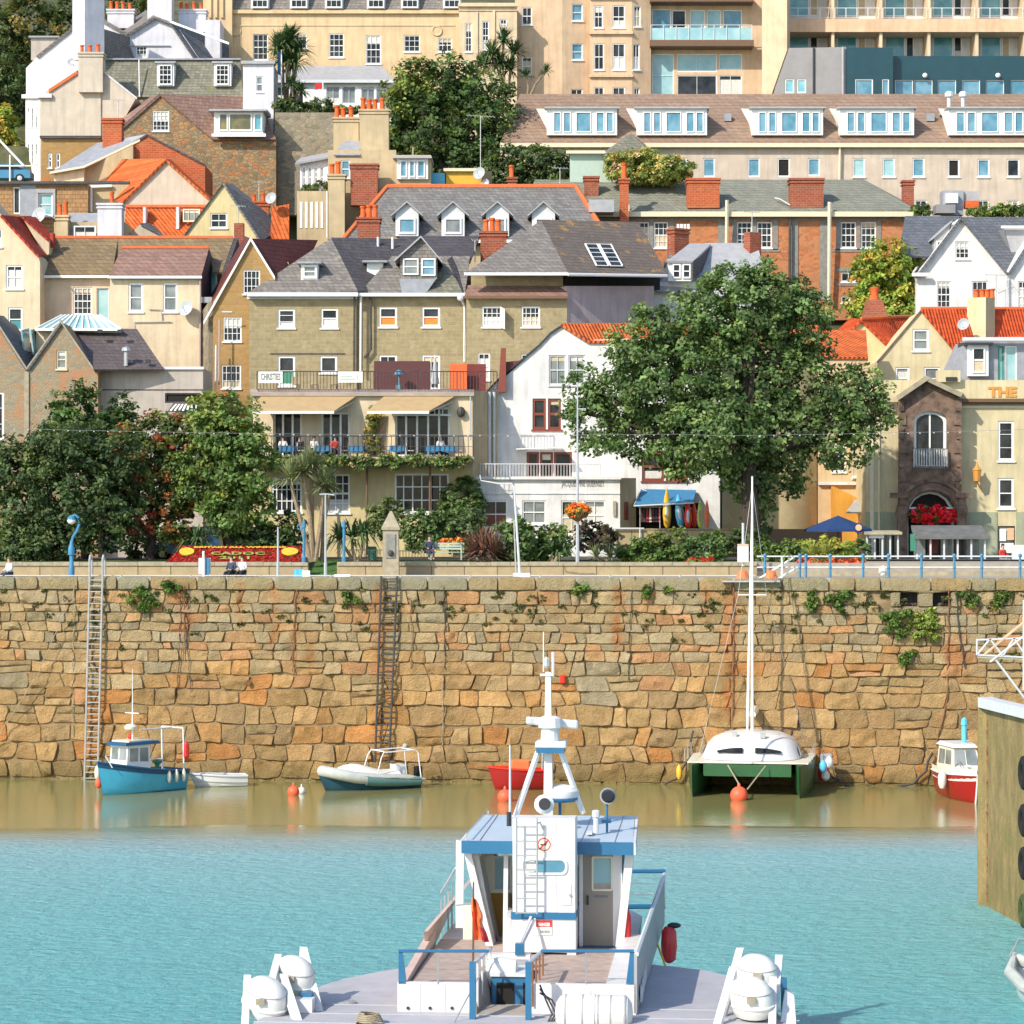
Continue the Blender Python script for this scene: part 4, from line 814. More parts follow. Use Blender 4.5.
wall(T,PL(178),rect(40,276,112,420),'pink_cream_render',[(73,287,92,315,4,4,dict(fw=.1)),(96.5,288,109,320,1,1,dict(gm='glass_pale',fm='pale_grey_paint',sill=False,fw=.06))],6)
wall(T,PL(175),rect(110,276,201,430),'pale_cream_render',[(128.5,283,143,312,1,2,dict(fw=.13,gm='glass_grey')),(163,283,177.5,312,1,2,dict(fw=.13,gm='glass_grey'))],6,'wing')
roof(T,[[(38,276,177.6),(112,276,177.6),(118,238,182.5),(55,238,182.5)],[(112,262,180),(215,262,180),(233,238,182.5),(112,238,182.5)]],'moss_tile'); roof(T,[[(108,277,174.6),(201,277,174.6),(209,248,178.5),(122,248,178.5)]],'rosy_tile'); roof(T,[[(213,272,178),(222,272,178),(234,238,182.4),(208,238,182.4)]],'moss_tile')
pipe(T,[(55,237.5,182.5),(233,237.5,182.5)],.13,'ridge_tile','ridge'); pipe(T,[(122,247.5,178.5),(209,247.5,178.5)],.12,'ridge_tile','ridge'); trim(T,[(PL(177.6),38,275.5,112,278,.15),(PL(174.7),108,276,202,278.5,.12)],'white_paint','gutter')
face(T,[(201,430,175),(201,276,175),(209,248,178.5),(216,268,181.5),(216,430,181.5)],'purple_slate')
face(T,[(234,238,182.5),(238,262,184.5),(238,300,184.5),(222,300,178),(222,272,178)],'slate_dark',name='gable_end'); mb=MB(); mb.box(tuple(P(211,297,179.5)),tuple(P(218,271,180))); mb.build('dark_window','glass_teal',T); dish(T,187,309,174.5,.55); pipe(T,[(134,330,174.9),(134,322,174.9),(171,321.5,174.9)],.04,'grey_paint','cable'); pipe(T,[(149,309,174.9),(161,309.5,174.9),(162,321,174.9)],.04,'grey_paint','cable'); pipe(T,[(200.3,278,174.8),(200.3,366,174.8)],.07,'mauve_render')
chimney(T,234,223,243.5,262,183.5,.7,'red_brick',cap=False); aerial(T,238,206,224,183.8,.5,6)
# ---- brick gable (H)
T=house('house','narrow brown brick gabled house with white bargeboards and barred white sash windows','house',248,392,172)
ph=PL(172.7); wall(T,ph,[(213,420),(292,420),(292,290),(274,276),(251,238),(213,302)],'ochre_brick',[(243,270,260,294,4,3),(223,317,241.5,341.5,4,3),(221.5,365,241,388.5,4,3)],7)
verge(T,ph,[(204,322),(251,238),(275,277)],3.2,.25,'white_paint'); roof(T,[[(251,238.5,172.75),(275,278.5,172.75),(303,272,176),(318,240,178.5)],[(251,238.5,172.75),(212,304.5,172.75),(208,300,178),(245,236,178)]],'maroon_tile'); face(T,[(202,420,177),(213,420,173),(213,302,173),(202,318,177)],'rubble_grey')
MB().box(tuple(P(203,304,176)),tuple(P(212,297,175))).build('lead_box','lead_pale',T); pipe(T,[(219.5,320,171.8),(219,385,171.8)],.06,'mauve_render'); pipe(T,[(216,345,171.8),(215.5,390,171.8)],.06,'pale_grey_paint'); pipe(T,[(222,312,171.8),(232,312,171.8)],.05,'pale_grey_paint')
# ---- the long brown terrace (I1, I2, I3)
def low(n): return dict(low=(n,'orange_blind'))
T=house('terraced_house','brown stone terraced house with a hipped grey slate roof and one small white dormer','house',302,392,172)
p1=PL(172); wall(T,p1,rect(249,294,357,430),'brown_coursed',[(278,309,295,328,1,3,dict(fw=.13)),(321,308.5,338,328,1,2,dict(fw=.13)),(278,356,295,386,1,2,dict(fw=.13,low=(.5,'green_paint'))),(320,356,337,373,1,1,dict(fw=.13))],8)
roof(T,[[(246,294,171.5),(358,291,171.5),(331,238,176.5)],[(246,294,171.5),(331,238,176.5),(250,290,181)]],'slate_warm'); roof(T,[[(331,237.5,176.5),(358,291,171.5),(402,291,174),(424,239,179.5)]],'slate_dark'); trim(T,[(PL(171.5),247,292.5,358,296.5,.15),(p1,247,297,357,299,.1)],'pale_grey_paint','gutter')
dormer(T,301,264,318,280,172.6,3,'white_paint',[(302.5,265,317,278.5,1,2,dict(gm='glass_grey',fw=.14))],'lead',ov=.25); dormer(T,367,263,383,276.5,174.4,3,'white_paint',[],'lead',ov=.3); wall(T,PL(175),[(281,272),(292,272),(288,262),(282,262)],'cream_paint',(),1,'dormer'); 
pipe(T,[(354.5,297,171.8),(354,372,171.8)],.07,'iron_dark'); pipe(T,[(361,296,171.8),(360.5,372,171.8)],.08,'pale_grey_paint')
for x in (378,392.5): pipe(T,[(x,249,177.3),(x,237,177.3)],.09,'pale_grey_paint','flue')
trim(T,[(p1,270,353,345,354.5,.03)],'slate_dark','string_course')
T=house('terraced_house','brown stone terraced house with orange half blinds and a tall two-light bay dormer','house',410,392,172.3)
p2=PL(172.3); wall(T,p2,rect(357.2,294,466,430),'brown_coursed',[(379,307,397,327,1,2,dict(fw=.13,low=(.45,'orange_blind'))),(422,307,440,327,1,2,dict(fw=.13,low=(.45,'orange_blind'))),(379,355,397,390,2,1,dict(fw=.13)),(422,355,440,390,2,1,dict(fw=.13))],8)
roof(T,[[(358.5,294,171.8),(465,294,171.8),(470,256,175.5),(392,256,175.5)]],'slate_warm'); roof(T,[[(388,262,175),(470,262,175),(480,236,179.5),(400,236,179.5)]],'slate_dark'); trim(T,[(PL(171.8),358.5,293,466,296.5,.15)],'pale_grey_paint','gutter')
wall(T,PL(171.9),[(402,293),(426,293),(436,279),(399,279)],'lead',(),2,'dormer_apron'); dormer(T,400,257,437,279,172.2,4,'slate_warm',[(403,258.5,418.5,275,1,2,dict(gm='glass_grey')),(421.5,258.5,435.5,276,1,2,dict(gm='glass_sky'))],'lead_pale',peak=(421,238),ov=.35)
roof(T,[[(424,294,171.7),(463,294,171.7),(447,260,174.5)]],'mossy_slate',.12,'gablet_roof'); roof(T,[[(463,294,171.7),(447,260,174.5),(452,256,175.5),(470,278,174)]],'slate_dark',.12,'gablet_roof')
pipe(T,[(460,294,171.7),(461,299,171.8),(464.5,306,172),(464.5,362,172)],.09,'pale_grey_paint'); MB().ball(P(460.5,298,171.6),.22,0,8).build('hopper','pale_grey_paint',T); pipe(T,[(366.5,292,171.7),(371,300,172),(371,349,172),(364.5,358,172)],.09,'iron_dark')
chimney(T,480,231,507,262,178,1.2,'red_brick',(486,492,498),ph=.95,pw=.2); chimney(T,357,217,380,246,181,1.2,'red_brick',(363,369,375),ph=.95,pw=.2); aerial(T,475,240,262,177,.2,2)
T=house('terraced_house','brown stone terraced house with a broad hipped roof patched with orange lichen and open casements','house',515,392,171.5)
p3=PL(171.5)
wall(T,p3,rect(466.2,296,567,430),'brown_coursed',[(482,306.5,502,327,4,3,dict(fw=.11)),(521.5,306.5,540,327,4,3,dict(fw=.11)),(478,353,490,380,2,2),(521,354,532,380,2,2)],8); mb=MB(); a=P(500,327,171.3); mb.hexa([P(500,327,171.45),P(504.5,329,170.8),P(504.5,309,170.8),P(500,306.5,171.45),P(500.6,327,171.5),P(505.1,329,170.85),P(505.1,309,170.85),P(500.6,306.5,171.5)]); mb.build('open_casement','white_paint',T)
wall(T,PL(172.4),rect(471,274,563,300),'brown_coursed',(),7,'upper_wall'); roof(T,[[(464,297,170.9),(568,297,170.9),(566,285,172.5),(468,285,172.5)]],'rosy_tile',.14,'ledge_roof'); trim(T,[(PL(171),464,296,568,298.5,.1)],'wood_brown','eaves')
roof(T,[[(464,274,170.6),(568,273,170.6),(541,220,177.5)]],'slate_warm',name='hip'); roof(T,[[(568,273,170.6),(668,275,174.6),(638,222,181),(541,219.5,177.5)]],'slate_brown'); trim(T,[(PL(170.6),464,272.5,568,275.5,.12)],'pale_grey_paint','gutter'); pipe(T,[(568,274.5,170.5),(667,276,174.5)],.11,'pale_grey_paint','gutter')
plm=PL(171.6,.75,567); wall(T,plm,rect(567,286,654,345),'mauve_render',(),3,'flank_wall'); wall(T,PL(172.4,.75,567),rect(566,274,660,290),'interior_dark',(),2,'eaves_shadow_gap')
mb=MB()
def onroof(u,v): 
    a,b,c,d=P(568,273,170.6),P(668,275,174.6),P(638,222,181),P(541,219.5,177.5); n=(b-a).cross(d-a).normalized()
    if n.z<0: n=-n
    return (a.lerp(b,u)).lerp(d.lerp(c,u),v)+n*.12
g=MB()
for u0,u1 in ((.31,.43),(.45,.57)):
    g.poly([onroof(u0,.12),onroof(u1,.12),onroof(u1,.52),onroof(u0,.52)])
    for i in range(2):
        u=u0+(u1-u0)*i; mb.tube([onroof(u,.12),onroof(u,.52)],.06,4)
    for j in range(6): v=.12+.4*j/5; mb.tube([onroof(u0,v),onroof(u1,v)],.045,4)
o_=g.build('skylight','glass_dark',T); mb.build('frame','white_paint',T,o_)
# ---- slate roofed white house behind the big tree (K)
T=house('house','grey slate roofed house with one white box dormer, half hidden behind the big tree','house',710,300,179)
wall(T,PL(179),rect(652,282,770,380),'white_render',(),8); roof(T,[[(650,290,178.5),(772,300,178.5),(757,243,184),(705,243,184)]],'lead_pale'); roof(T,[[(650,290,178.5),(705,243,184),(672,248,184),(655,285,182)]],'slate_grey',.1)
dormer(T,668.5,261,692,281,178.2,4,'white_paint',[(672.5,264,680.5,278.5,1,2),(682.5,264,690.5,278.5,1,2)],'lead_pale',ov=.1); roof(T,[[(667,261,178),(693,261,178),(711,244,183.5),(690,243,183.5)]],'lead_pale',.15,'dormer_roof'); face(T,[(693,262,178),(693,281,178),(710,262,183),(710,244,183.5)],'slate_dark','cheek',.1)
chimney(T,667,228,690,256,183.5,1.1,'red_brick',(),yaw=.6); mb=MB(); [mb.box(tuple(P(677+i*3.4,229,184)),tuple(P(679+i*3.4,224.5,184.3))) for i in range(4)]; mb.build('chimney_bars','white_paint',T); chimney(T,744,232,762,280,183,.9,'red_brick',cap=False,yaw=.6); aerial(T,752,212,233,183.4,.6,7)
face(T,[(745,262,182),(770,262,182.5),(772,290,180),(735,290,179.5)],'rosy_tile','side_roof')
# ---- yellow houses on the right
T=house('house','small yellow gabled house with a tapering brick chimney beside the big tree','house',866,420,178)
pg=PL(178); wall(T,pg,[(825,480),(895,480),(895,352),(861,321),(825,356)],'yellow_render',(),5); roof(T,[[(861,319,177.7),(895,352,177.7),(925,345,182),(911,317,182)],[(861,319,177.7),(823,358,177.7),(815,352,183),(850,318,183)]],'red_pantile'); pipe(T,[(861,318.5,177.7),(911,316.5,182)],.12,'ridge_tile','ridge')
mb=MB(); c=P(874.5,318,180); z0=P(0,318,180).z; z1=P(0,300,180).z; mb.add([(c.x-.85,179.4,z0),(c.x+.85,179.4,z0),(c.x+.85,181,z0),(c.x-.85,181,z0),(c.x-.5,179.7,z1),(c.x+.5,179.7,z1),(c.x+.5,180.7,z1),(c.x-.5,180.7,z1)],[(0,1,5,4),(1,2,6,5),(2,3,7,6),(3,0,4,7),(4,5,6,7)]); o_=mb.build('chimney','red_brick',T)
MB().lathe([(.36,0),(.30,.1),(.27,.6),(.32,.7),(.32,.85),(.2,.9)],P(874.5,300,180.2),12).build('chimney_pot','terracotta',T,o_,True)
T=house('house','yellow gabled house with a red pantiled roof and a tall grey chimney behind the hotel','house',930,420,174)
pg=PL(174); wall(T,pg,[(878,470),(1000,470),(1000,352),(956,352),(921,311),(878,361)],'olive_cream_render',[(912.5,329,929,351,1,2,dict(fw=.14,gm='glass_grey')),(895.5,367,909.5,390,1,2,dict(fw=.12,gm='glass_grey')),(924,367,940,390,1,2,dict(fw=.12,gm='glass_grey'))],5); verge(T,pg,[(877,362),(921,310),(957,353)],1.2,.12,'wood_brown','verge')
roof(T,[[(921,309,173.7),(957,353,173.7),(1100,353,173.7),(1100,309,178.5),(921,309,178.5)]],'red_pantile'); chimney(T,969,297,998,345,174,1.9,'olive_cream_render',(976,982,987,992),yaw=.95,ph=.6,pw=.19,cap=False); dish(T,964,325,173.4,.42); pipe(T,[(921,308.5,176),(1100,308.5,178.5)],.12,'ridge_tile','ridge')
# ---- white double gable (M)
T=house('house','white house with two steep gables, dark slate roofs and small paned sash windows','house',970,310,184)
pg=PL(184); wall(T,pg,[(915,420),(1100,420),(1100,300),(1085,285),(1045,217),(1007,272),(961,217),(917,274)],'white_render',[(955.5,241,969.5,259,3,3),(937,281,951,308,3,4),(972,281,988,300,3,2),(1018,281,1032,312,3,4),(1038,240,1052,258,3,3)],6)
roof(T,[[(961,216,183.6),(1008,273,183.6),(1008,273,192),(961,216,192)],[(1045,216,183.6),(1008,273,183.6),(1008,273,192),(1045,216,192)],[(961,216,183.6),(915,277,183.6),(915,277,191),(961,216,192)],[(961,217,190.2),(1100,217,190.2),(1100,275,184.2),(1003,275,184.2)]],'slate_blue'); roof(T,[[(898,256,184.8),(935,256,184.8),(960,216,190),(905,216,190)]],'slate_blue'); dormer(T,934,238,946,256,185.2,3,'lead_pale',[(936,241,944,254,1,1,dict(gm='glass_grey'))],'lead_pale',ov=.2,peak=(952,222)); band(T,912,273,929,276.5,183.6,.2,'white_paint','gutter')
wall(T,PL(186.5),[(1004,228),(1050,228),(1050,262),(1014,262)],'lead_pale',(),3,'dormer'); band(T,1001,226,1050,228.5,186.2,.2,'white_paint','dormer_coping'); aerial(T,996,275,330,183,.8,7); pipe(T,[(1007,276,183.7),(1007.5,330,183.7)],.07,'pale_grey_paint')
# ================================================================ front row
T=house('stone_house','pub-like stone house at the left with twin gables and orange weathered masonry','house',45,450,165)
pa=PL(165); wall(T,pa,[(-60,560),(98,560),(98,369),(93,368),(61,322),(27,369),(-8,315),(-44,369),(-60,369)],'rubble_pub',[(56.5,350,66.5,369,1,2,dict(fm='cream_paint',gm='glass_grey')),(-14,392,4,440,3,3,dict(fw=.14)),(35,440,52,478,2,3)],8); verge(T,pa,[(-44,368),(-8,313.5),(27,368),(61,320.5),(95,370)],2.2,.2,'weathered_stone','coping'); trim(T,[(pa,24.5,372,29,560,.1),(pa,-60,456,98,460,.12)],'weathered_stone','string_course')
roof(T,[[(27,369,164.8),(-8,314,164.8),(4,316,173),(38,350,173)],[(61,321,164.8),(27,369,164.8),(38,352,173),(66,326,173)]],'slate_blue'); roof(T,[[(94,369,164.6),(164,369,165.5),(137,329,169.5),(66,327,169.5)]],'purple_slate')
mb=MB()
for i in range(4): 
    c=P(100+i*10+(i%2)*18,333+(i%2)*30,167.5-(i%2)*2); mb=MB(); mb.box(tuple(c-Vector((.15,.15,0))),tuple(c+Vector((.15,.15,.22)))); mb.build('roof_vent','dark_paint',T)
MB().lathe([(.14,0),(.14,.9),(.3,.95),(.26,1.15),(.05,1.25)],P(126,366,165.4),10).build('flue','steel',T)
mb=MB(); mb.add([P(35,329,168.5),P(121,329,168.5),P(121,329,173),P(35,329,173),P(62,315,170.5),P(100,315,170.5)],[(0,1,5,4),(1,2,5),(2,3,4,5),(3,0,4)]); o_=mb.build('rooflight','glass_pale',T); mb=MB()
for i in range(12): t=i/11; mb.tube([P(35+86*t,329,168.4),P(62+38*t,315,170.4)],.07,4)
mb.tube([P(35,329.5,168.4),P(121,329.5,168.4)],.12,4); mb.build('frame','white_paint',T,o_); wall(T,PL(169),rect(36,329,121,380),'pale_cream_render',(),3,'upstand')
for x in (22,31): face(T,[(x,330,168),(x+7,328,170),(x+9,352,170),(x+3,354,168)],'glass_pale','glass_roof',.1)
T=house('annexe','flat roofed beige rendered annexe with a striped awning between the stone house and the café','annexe',150,450,166)
wall(T,PL(166.2),rect(98,368,203,560),'grey_render',[(165,393,200,403,1,1,dict(gm='interior_dark',sill=False,fm='dark_paint'))],5); trim(T,[(PL(166.2),98,366.8,204,369.5,.15)],'pale_grey_paint','coping'); trim(T,[(PL(166.2),98,389.3,203,390.3,.03)],'slate_dark','string_course')
mb=MB()
for i in range(7): mb.hexa([P(170+i*4,410,164.8),P(172+i*4,410,164.8),P(178+i*4-(i*.8),403,166),P(176+i*4-(i*.8),403,166)]+[P(170+i*4,410.8,164.8),P(172+i*4,410.8,164.8),P(178+i*4-(i*.8),403.8,166),P(176+i*4-(i*.8),403.8,166)])
o_=roof(T,[[(168,411,164.9),(200,411,164.9),(200,402,166.1),(174,402,166.1)]],'purple_slate',.06,'awning'); mb.build('stripe','white_paint',T,o_)
# ---- café with awnings
T=house('cafe_building','cream café building with two tan awnings, a planted balcony and a railed roof terrace','café',365,545,158)
pb=PL(158); pu=PL(158.0)
D=dict(sill=False,meet=False,fw=.13,rev=.3)
wall(T,pb,rect(253,391,473,470),'pale_cream_render',[(273,412,302,457,3,1,dict(D,bw=.12)),(321,412,350,457,3,1,dict(D,bw=.12)),(395,407,450,457,5,1,dict(D,bw=.12))],7)
wall(T,pb,rect(253,470,473,570),'yellow_render',[(271.5,478,302,512.5,6,3,dict(fw=.12,bw=.06)),(321,474,350,513,4,4,dict(fw=.12,bw=.06)),(394.5,473.5,449,513.5,6,3,dict(fw=.12,bw=.07))],7,'ground_floor')
trim(T,[(pb,394,414,451,416,.05)],'white_paint','transom')
mb=MB(); [pb.bar(mb,x,408,x+1.2,414,.15,.2) for x in (402,410,418,426,434,442)]; mb.build('fanlight_bar','white_paint',T)
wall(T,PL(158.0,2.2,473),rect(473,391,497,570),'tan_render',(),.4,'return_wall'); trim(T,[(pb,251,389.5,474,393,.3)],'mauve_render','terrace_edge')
roof(T,[[(251,391,157.7),(474,391,157.7),(500,389.5,172),(250,389.5,172)]],'paving',.3,'terrace_floor')
for x0,x1,f0,f1 in ((262,357,247,334),(385,456,367,429)):
    a=MB(); b0,b1,c0,c1=P(x0,395.5,157.9),P(x1,395.5,157.9),P(f0,411,155.6),P(f1,411,155.6); n=Vector((0,.02,-.06))
    a.hexa([c0,c1,b1,b0]+[q+n for q in (c0,c1,b1,b0)]); a.hexa([c0,c1,c1+Vector((0,0,-.16)),c0+Vector((0,0,-.16))]+[q+Vector((0,.03,0)) for q in (c0,c1,c1+Vector((0,0,-.16)),c0+Vector((0,0,-.16)))],1)
    o_=a.build('awning',['awning_canvas','white_sign'],T); MB().tube([b0+Vector((.2,0,-.4)),c0+Vector((.1,0,-.1))],.03,5).tube([b1+Vector((-.2,0,-.4)),c1+Vector((-.1,0,-.1))],.03,5).tube([b0,b1],.1,8).build('arm','white_paint',T,o_)
mb=MB(); mb.hexa([P(250,462,155.8),P(474,462,155.8),P(474,457,155.8),P(250,457,155.8),P(250,462,158),P(474,462,158),P(474,457,158),P(250,457,158)]); mb.build('balcony_slab','tan_render',T)
for x in (313,367,430): pipe(T,[(x,462,156.4),(x,555,156.4)],.08,'wood_brown','balcony_post')
rail(T,262,473,436,457,155.9,'iron_dark',44,posts=4,mid=1)
pipe(T,[(470.5,396,157.8),(470.5,440,157.8)],.05,'grey_paint'); pipe(T,[(489.5,392,160),(489.5,500,160)],.09,'pale_grey_paint'); pipe(T,[(494,392,160.5),(494,470,160.5)],.09,'pale_grey_paint')
mb=MB(); mb.ball(P(461,412,157.8),.25,0,8,1.3); mb.build('wall_lamp','iron_dark',T)
mb=MB(); MX=[(372,415),(372,455)]
for i in range(9):
    x=374+i*1.6; mb.tube([P(374+i*1.5,414,157.9),P(374+(i-6)*1.5+8,455,157.9)],.018,4); mb.tube([P(374+i*1.5,414,157.85),P(374+(i+4)*1.5-8,455,157.85)],.018,4)
mb.build('trellis','wood_brown',T)
rail(T,257,497,371.5,390,157.6,'iron_dark',72,posts=6,mid=0,name='terrace_railing')
# terrace screens and sign boards
mb=MB(); PL(160).bar(mb,374,361,430,391,0,.1); mb.build('screen','maroon_paint',T); mb=MB(); PL(159.6).bar(mb,449.5,364,467,391,0,.1); mb.build('screen','orange_paint',T); mb=MB(); PL(160.4).bar(mb,467,364,486,391,0,.1); PL(161).bar(mb,467,378,483,379.5,-.3,0); mb.build('screen','dark_red_paint',T); MB().hexa([P(498,392,161),P(506,392,161),P(506,348,161),P(501,348,161),P(498,392,162),P(506,392,162),P(506,348,162),P(501,348,162)]).build('screen','red_brown_paint',T); 
mb=MB(); mb.prism([P(505,362,161.5),P(524,360,161.5),P(505,377,161.5)],(0,.3,0)); mb.build('screen','dark_red_paint',T)
def sign(x0,y0,x1,y1,Y,txt=None,size=.5,lm='grey_letter'):
    pl=PL(Y); mb=MB(); pl.bar(mb,x0,y0,x1,y1,0,.05); o_=mb.build('sign_board','white_sign',T)
    if txt:
        m=MB(); c=pl((x0+x1)/2,y1-(y1-y0)*.28,-.012); text_mesh(txt,size,lambda u,v,d:c+Vector((u,-d,v)),m,.01,0,.01,width=(x1-x0)*.82*Y/F); m.build('lettering',lm,T,o_)
    else:
        m=MB(); pl.bar(m,x0+2,y0+7,x1-7,y0+8,-.02,0); pl.bar(m,x0+2,y0+4.5,x1-10,y0+5.3,-.02,0); pl.bar(m,x1-6,y0+3,x1-5,y1-3,-.02,0); m.build('lettering','pale_green_paint',T,o_)
sign(258.5,371.5,282.5,383,157.5,'CHRISTIES',.55); sign(338,371.5,362.5,382.5,157.5)
# ---- white house and shop
T=house('house','tall white gabled house with red brown windows and a shop, partly behind the big tree','house',560,545,161)
pc=PL(161.5); RW=dict(fm='red_brown_paint',fw=.14,bw=.08)
wall(T,pc,[(487,570),(720,570),(720,338),(640,338),(588,340),(562,325.5),(550,333),(540,344),(520,361),(500,377),(487,391)],'white_render',[(549,355,566,385,2,2,dict(gm='glass_grey',fm='pale_grey_paint')),(568.5,355,585,385,2,2,dict(gm='glass_grey',fm='pale_grey_paint')),(532.5,398.5,546,429.5,1,2,RW),(548,398.5,561,429.5,1,2,RW),(526.5,452,539,478,1,2,dict(RW,sill=False)),(540,452,553,478,1,2,dict(RW,sill=False)),(554,452,572,478,1,2,dict(RW,sill=False)),(642,452,664,481,1,2,RW),(666,452,688,481,1,2,RW)],8)
verge(T,pc,[(486,392),(500,377),(520,361),(540,344),(550,333),(562,325),(589,340)],1.6,.15,'dark_paint','verge'); roof(T,[[(561,324,161.3),(588,341,161.3),(640,341,161.3),(722,341,161.3),(722,323,166),(562,323,166)]],'orange_pantile')
ps=PL(158.6); wall(T,ps,rect(478,478,620,570),'white_render',[(484,500.5,507.5,528,2,2,dict(fm='white_paint',low=(.55,'red_brown_paint'))),(522,500.5,546,524,2,2,dict(gm='glass_grey')),(561,500.5,583,535,2,2,dict(sill=False,low=(.6,'curtain_cream'))),(584,500.5,605.5,530,2,2,dict(gm='glass_grey'))],3,'shop_front')
trim(T,[(ps,476,476.5,621,479.5,.25),(ps,478,492.5,620,494,.06)],'white_render','cornice'); m=MB(); c=ps(583,486.5,-.01); text_mesh('JACQUES FINE GUERNSEY',.5,lambda u,v,d:c+Vector((u,-d,v)),m,.012,0,.01,width=43*158.6/F); m.build('lettering','grey_letter',T)
rail(T,480,600,464,477.5,158.8,'pale_grey_paint',40,posts=5); mb=MB(); mb.hexa([P(516,449.5,160),P(562,448,160),P(562,447,160),P(516,448.5,160),P(516,450,161.4),P(562,448.5,161.4),P(562,447.5,161.4),P(516,449,161.4)]); mb.build('canopy','white_paint',T)
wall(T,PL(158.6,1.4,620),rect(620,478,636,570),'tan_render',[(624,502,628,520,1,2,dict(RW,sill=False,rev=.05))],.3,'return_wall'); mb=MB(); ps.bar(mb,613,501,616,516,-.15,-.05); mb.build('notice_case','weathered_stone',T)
T=house('shop_awning','weathered blue shop awning over a dark open shop front below the big tree','awning',668,527,159)
wall(T,PL(161.4),rect(634,503,700,560),'interior_dark',(),.3,'shop_opening'); mb=MB(); mb.hexa([P(634,505,159.2),P(693,502,159.2),P(696,490,161.3),P(641,489,161.3),P(634,506,159.3),P(693,503,159.3),P(696,491,161.4),P(641,490,161.4)]); mb.build('canvas','blue_cloth',T)
mb=MB(); mb.tube([P(634,506,159.1),P(694,503,159.1)],.05); mb.tube([P(641,489,161.2),P(700,512,160.2)],.04); mb.tube([P(641,489,161.2),P(634,506,159.2)],.04); mb.build('frame','pale_grey_paint',T)
# ---- yellow curved house and orange block behind the big tree
T=house('house','sandy curved house with an orange painted wing, glimpsed behind the right of the big tree','house',800,540,166)
mb=MB(); pts=[]
for i in range(13):
    a=math.pi*.5*i/12; pts.append((770+62*math.sin(a),166+6*(1-math.cos(a))))
lo=[P(722,570,166)]+[P(x,570,y) for x,y in pts]; hi=[P(722,345,166)]+[P(x,345,y) for x,y in pts]; n=len(lo)
mb.add(lo+hi,[(i,i+1,n+i+1,n+i) for i in range(n-1)]); mb.poly([hi[0]]+hi[1:]+[P(722,345,172.2)]); mb.build('curved_wall','cream_blocks',T,smooth=True)
wall(T,PL(168),rect(818,356,868,570),'ochre_render',[(832,440,846,472,2,3),(830,392,845,424,2,3),(852,440,864,478,1,2)],6); trim(T,[(PL(168),818,482,868,485,.3)],'white_render','string_course'); wall(T,PL(166.8),[(833,570),(866,570),(866,502),(833,486)],'deep_ochre_render',(),1.3,'porch'); trim(T,[(PL(168),852,476,868,478.5,.5)],'white_paint','balcony'); roof(T,[[(846,512,165.4),(868,512,165.4),(866,498,167),(856,498,167)]],'lead_pale',.1,'porch_roof')
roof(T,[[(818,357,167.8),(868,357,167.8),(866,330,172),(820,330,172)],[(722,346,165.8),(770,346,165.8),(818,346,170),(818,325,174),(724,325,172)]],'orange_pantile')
# ---- the hotel with the stone frontispiece
T=house('hotel','cream quayside hotel with a dark stone arched entrance bay and gilt letters on the parapet','hotel',950,557,163)
pe=PL(163); wall(T,pe,[(866,575),(1110,575),(1110,400),(956,400),(956,412),(893,412),(893,416),(866,416)],'olive_cream_render',[(998,421,1014,461,1,3,dict(fw=.14)),(998,478,1014,508.5,1,2,dict(fw=.14)),(1045,421,1061,461,1,3,dict(fw=.14)),(1045,478,1061,508,1,2),(998,526,1015,556,1,3,dict(fm='dark_paint',gm='glass_grey',sill=False))],9)
wall(T,pe,rect(868,380,1110,402),'olive_cream_render',(),1,'parapet') ; trim(T,[(pe,955,399,1110,402.5,.5),(pe,955,402.5,1110,404.5,.25)],'wood_brown','cornice'); trim(T,[(pe,866,512,900,575,.06),(pe,958,512,997,575,.06),(pe,1016,512,1110,575,.06),(pe,866,409,895,412.5,.2)],'sage_render','plinth'); trim(T,[(pe,957.5,406,1110,408,.05),(pe,958,406,959.5,512,.05)],'cream_paint','panel_moulding')
trim(T,[(pe,870,416,873.5,560,.08),(pe,878,412,879.5,560,.12)],'cream_paint','pilaster')
m=MB(); c=pe(1002.5,396.5,-.03); text_mesh('THE',.85,lambda u,v,d:c+Vector((u,-d,v)),m,.05,0,.035,width=28.5*163/F); m.build('lettering','gold_letter',T)
pk=PL(161.8); fr=wall(T,pk,[(901,575),(960,575),(960,405),(956,393),(926,378),(905,393),(901,398)],'brown_stone',[(914,411,947,468,2,1,dict(arch=9,fw=.18,bw=.10,rev=.35,sill=False,meet=False)),(907.5,491,955.5,560,1,1,dict(arch=24,fw=.16,rev=.8,gm='interior_dark',sill=False))],1.6,'frontispiece')
roof(T,[[(896,396,161.2),(926,375.5,161.2),(926,375.5,163.4),(896,396,163.4)],[(926,375.5,161.2),(963,393,161.2),(963,393,163.4),(926,375.5,163.4)]],'weathered_stone',.3,'pediment')
mb=MB()
for i in range(17):
    a0=math.pi*i/17; a1=math.pi*(i+1)/17
    for r0,r1,out in ((25,33,-.14),(33,36,-.28)):
        q=[(931.5+r*math.cos(a),515-r*1.0*math.sin(a)) for r,a in ((r0,a0),(r1,a0),(r1,a1),(r0,a1))]; mb.hexa([pk(x,y,out) for x,y in q]+[pk(x,y,.0) for x,y in q])
for x0,x1 in ((897,907),(956,966)): pk.bar(mb,x0,505,x1,575,-.3,.0); pk.bar(mb,x0-7 if x0<930 else x0-1,493,x1+1 if x0<930 else x1+5,498,-.5,.0); pk.bar(mb,x0+2,498,x1-1,505,-.35,0)
mb.build('arch_surround','brown_stone',T)
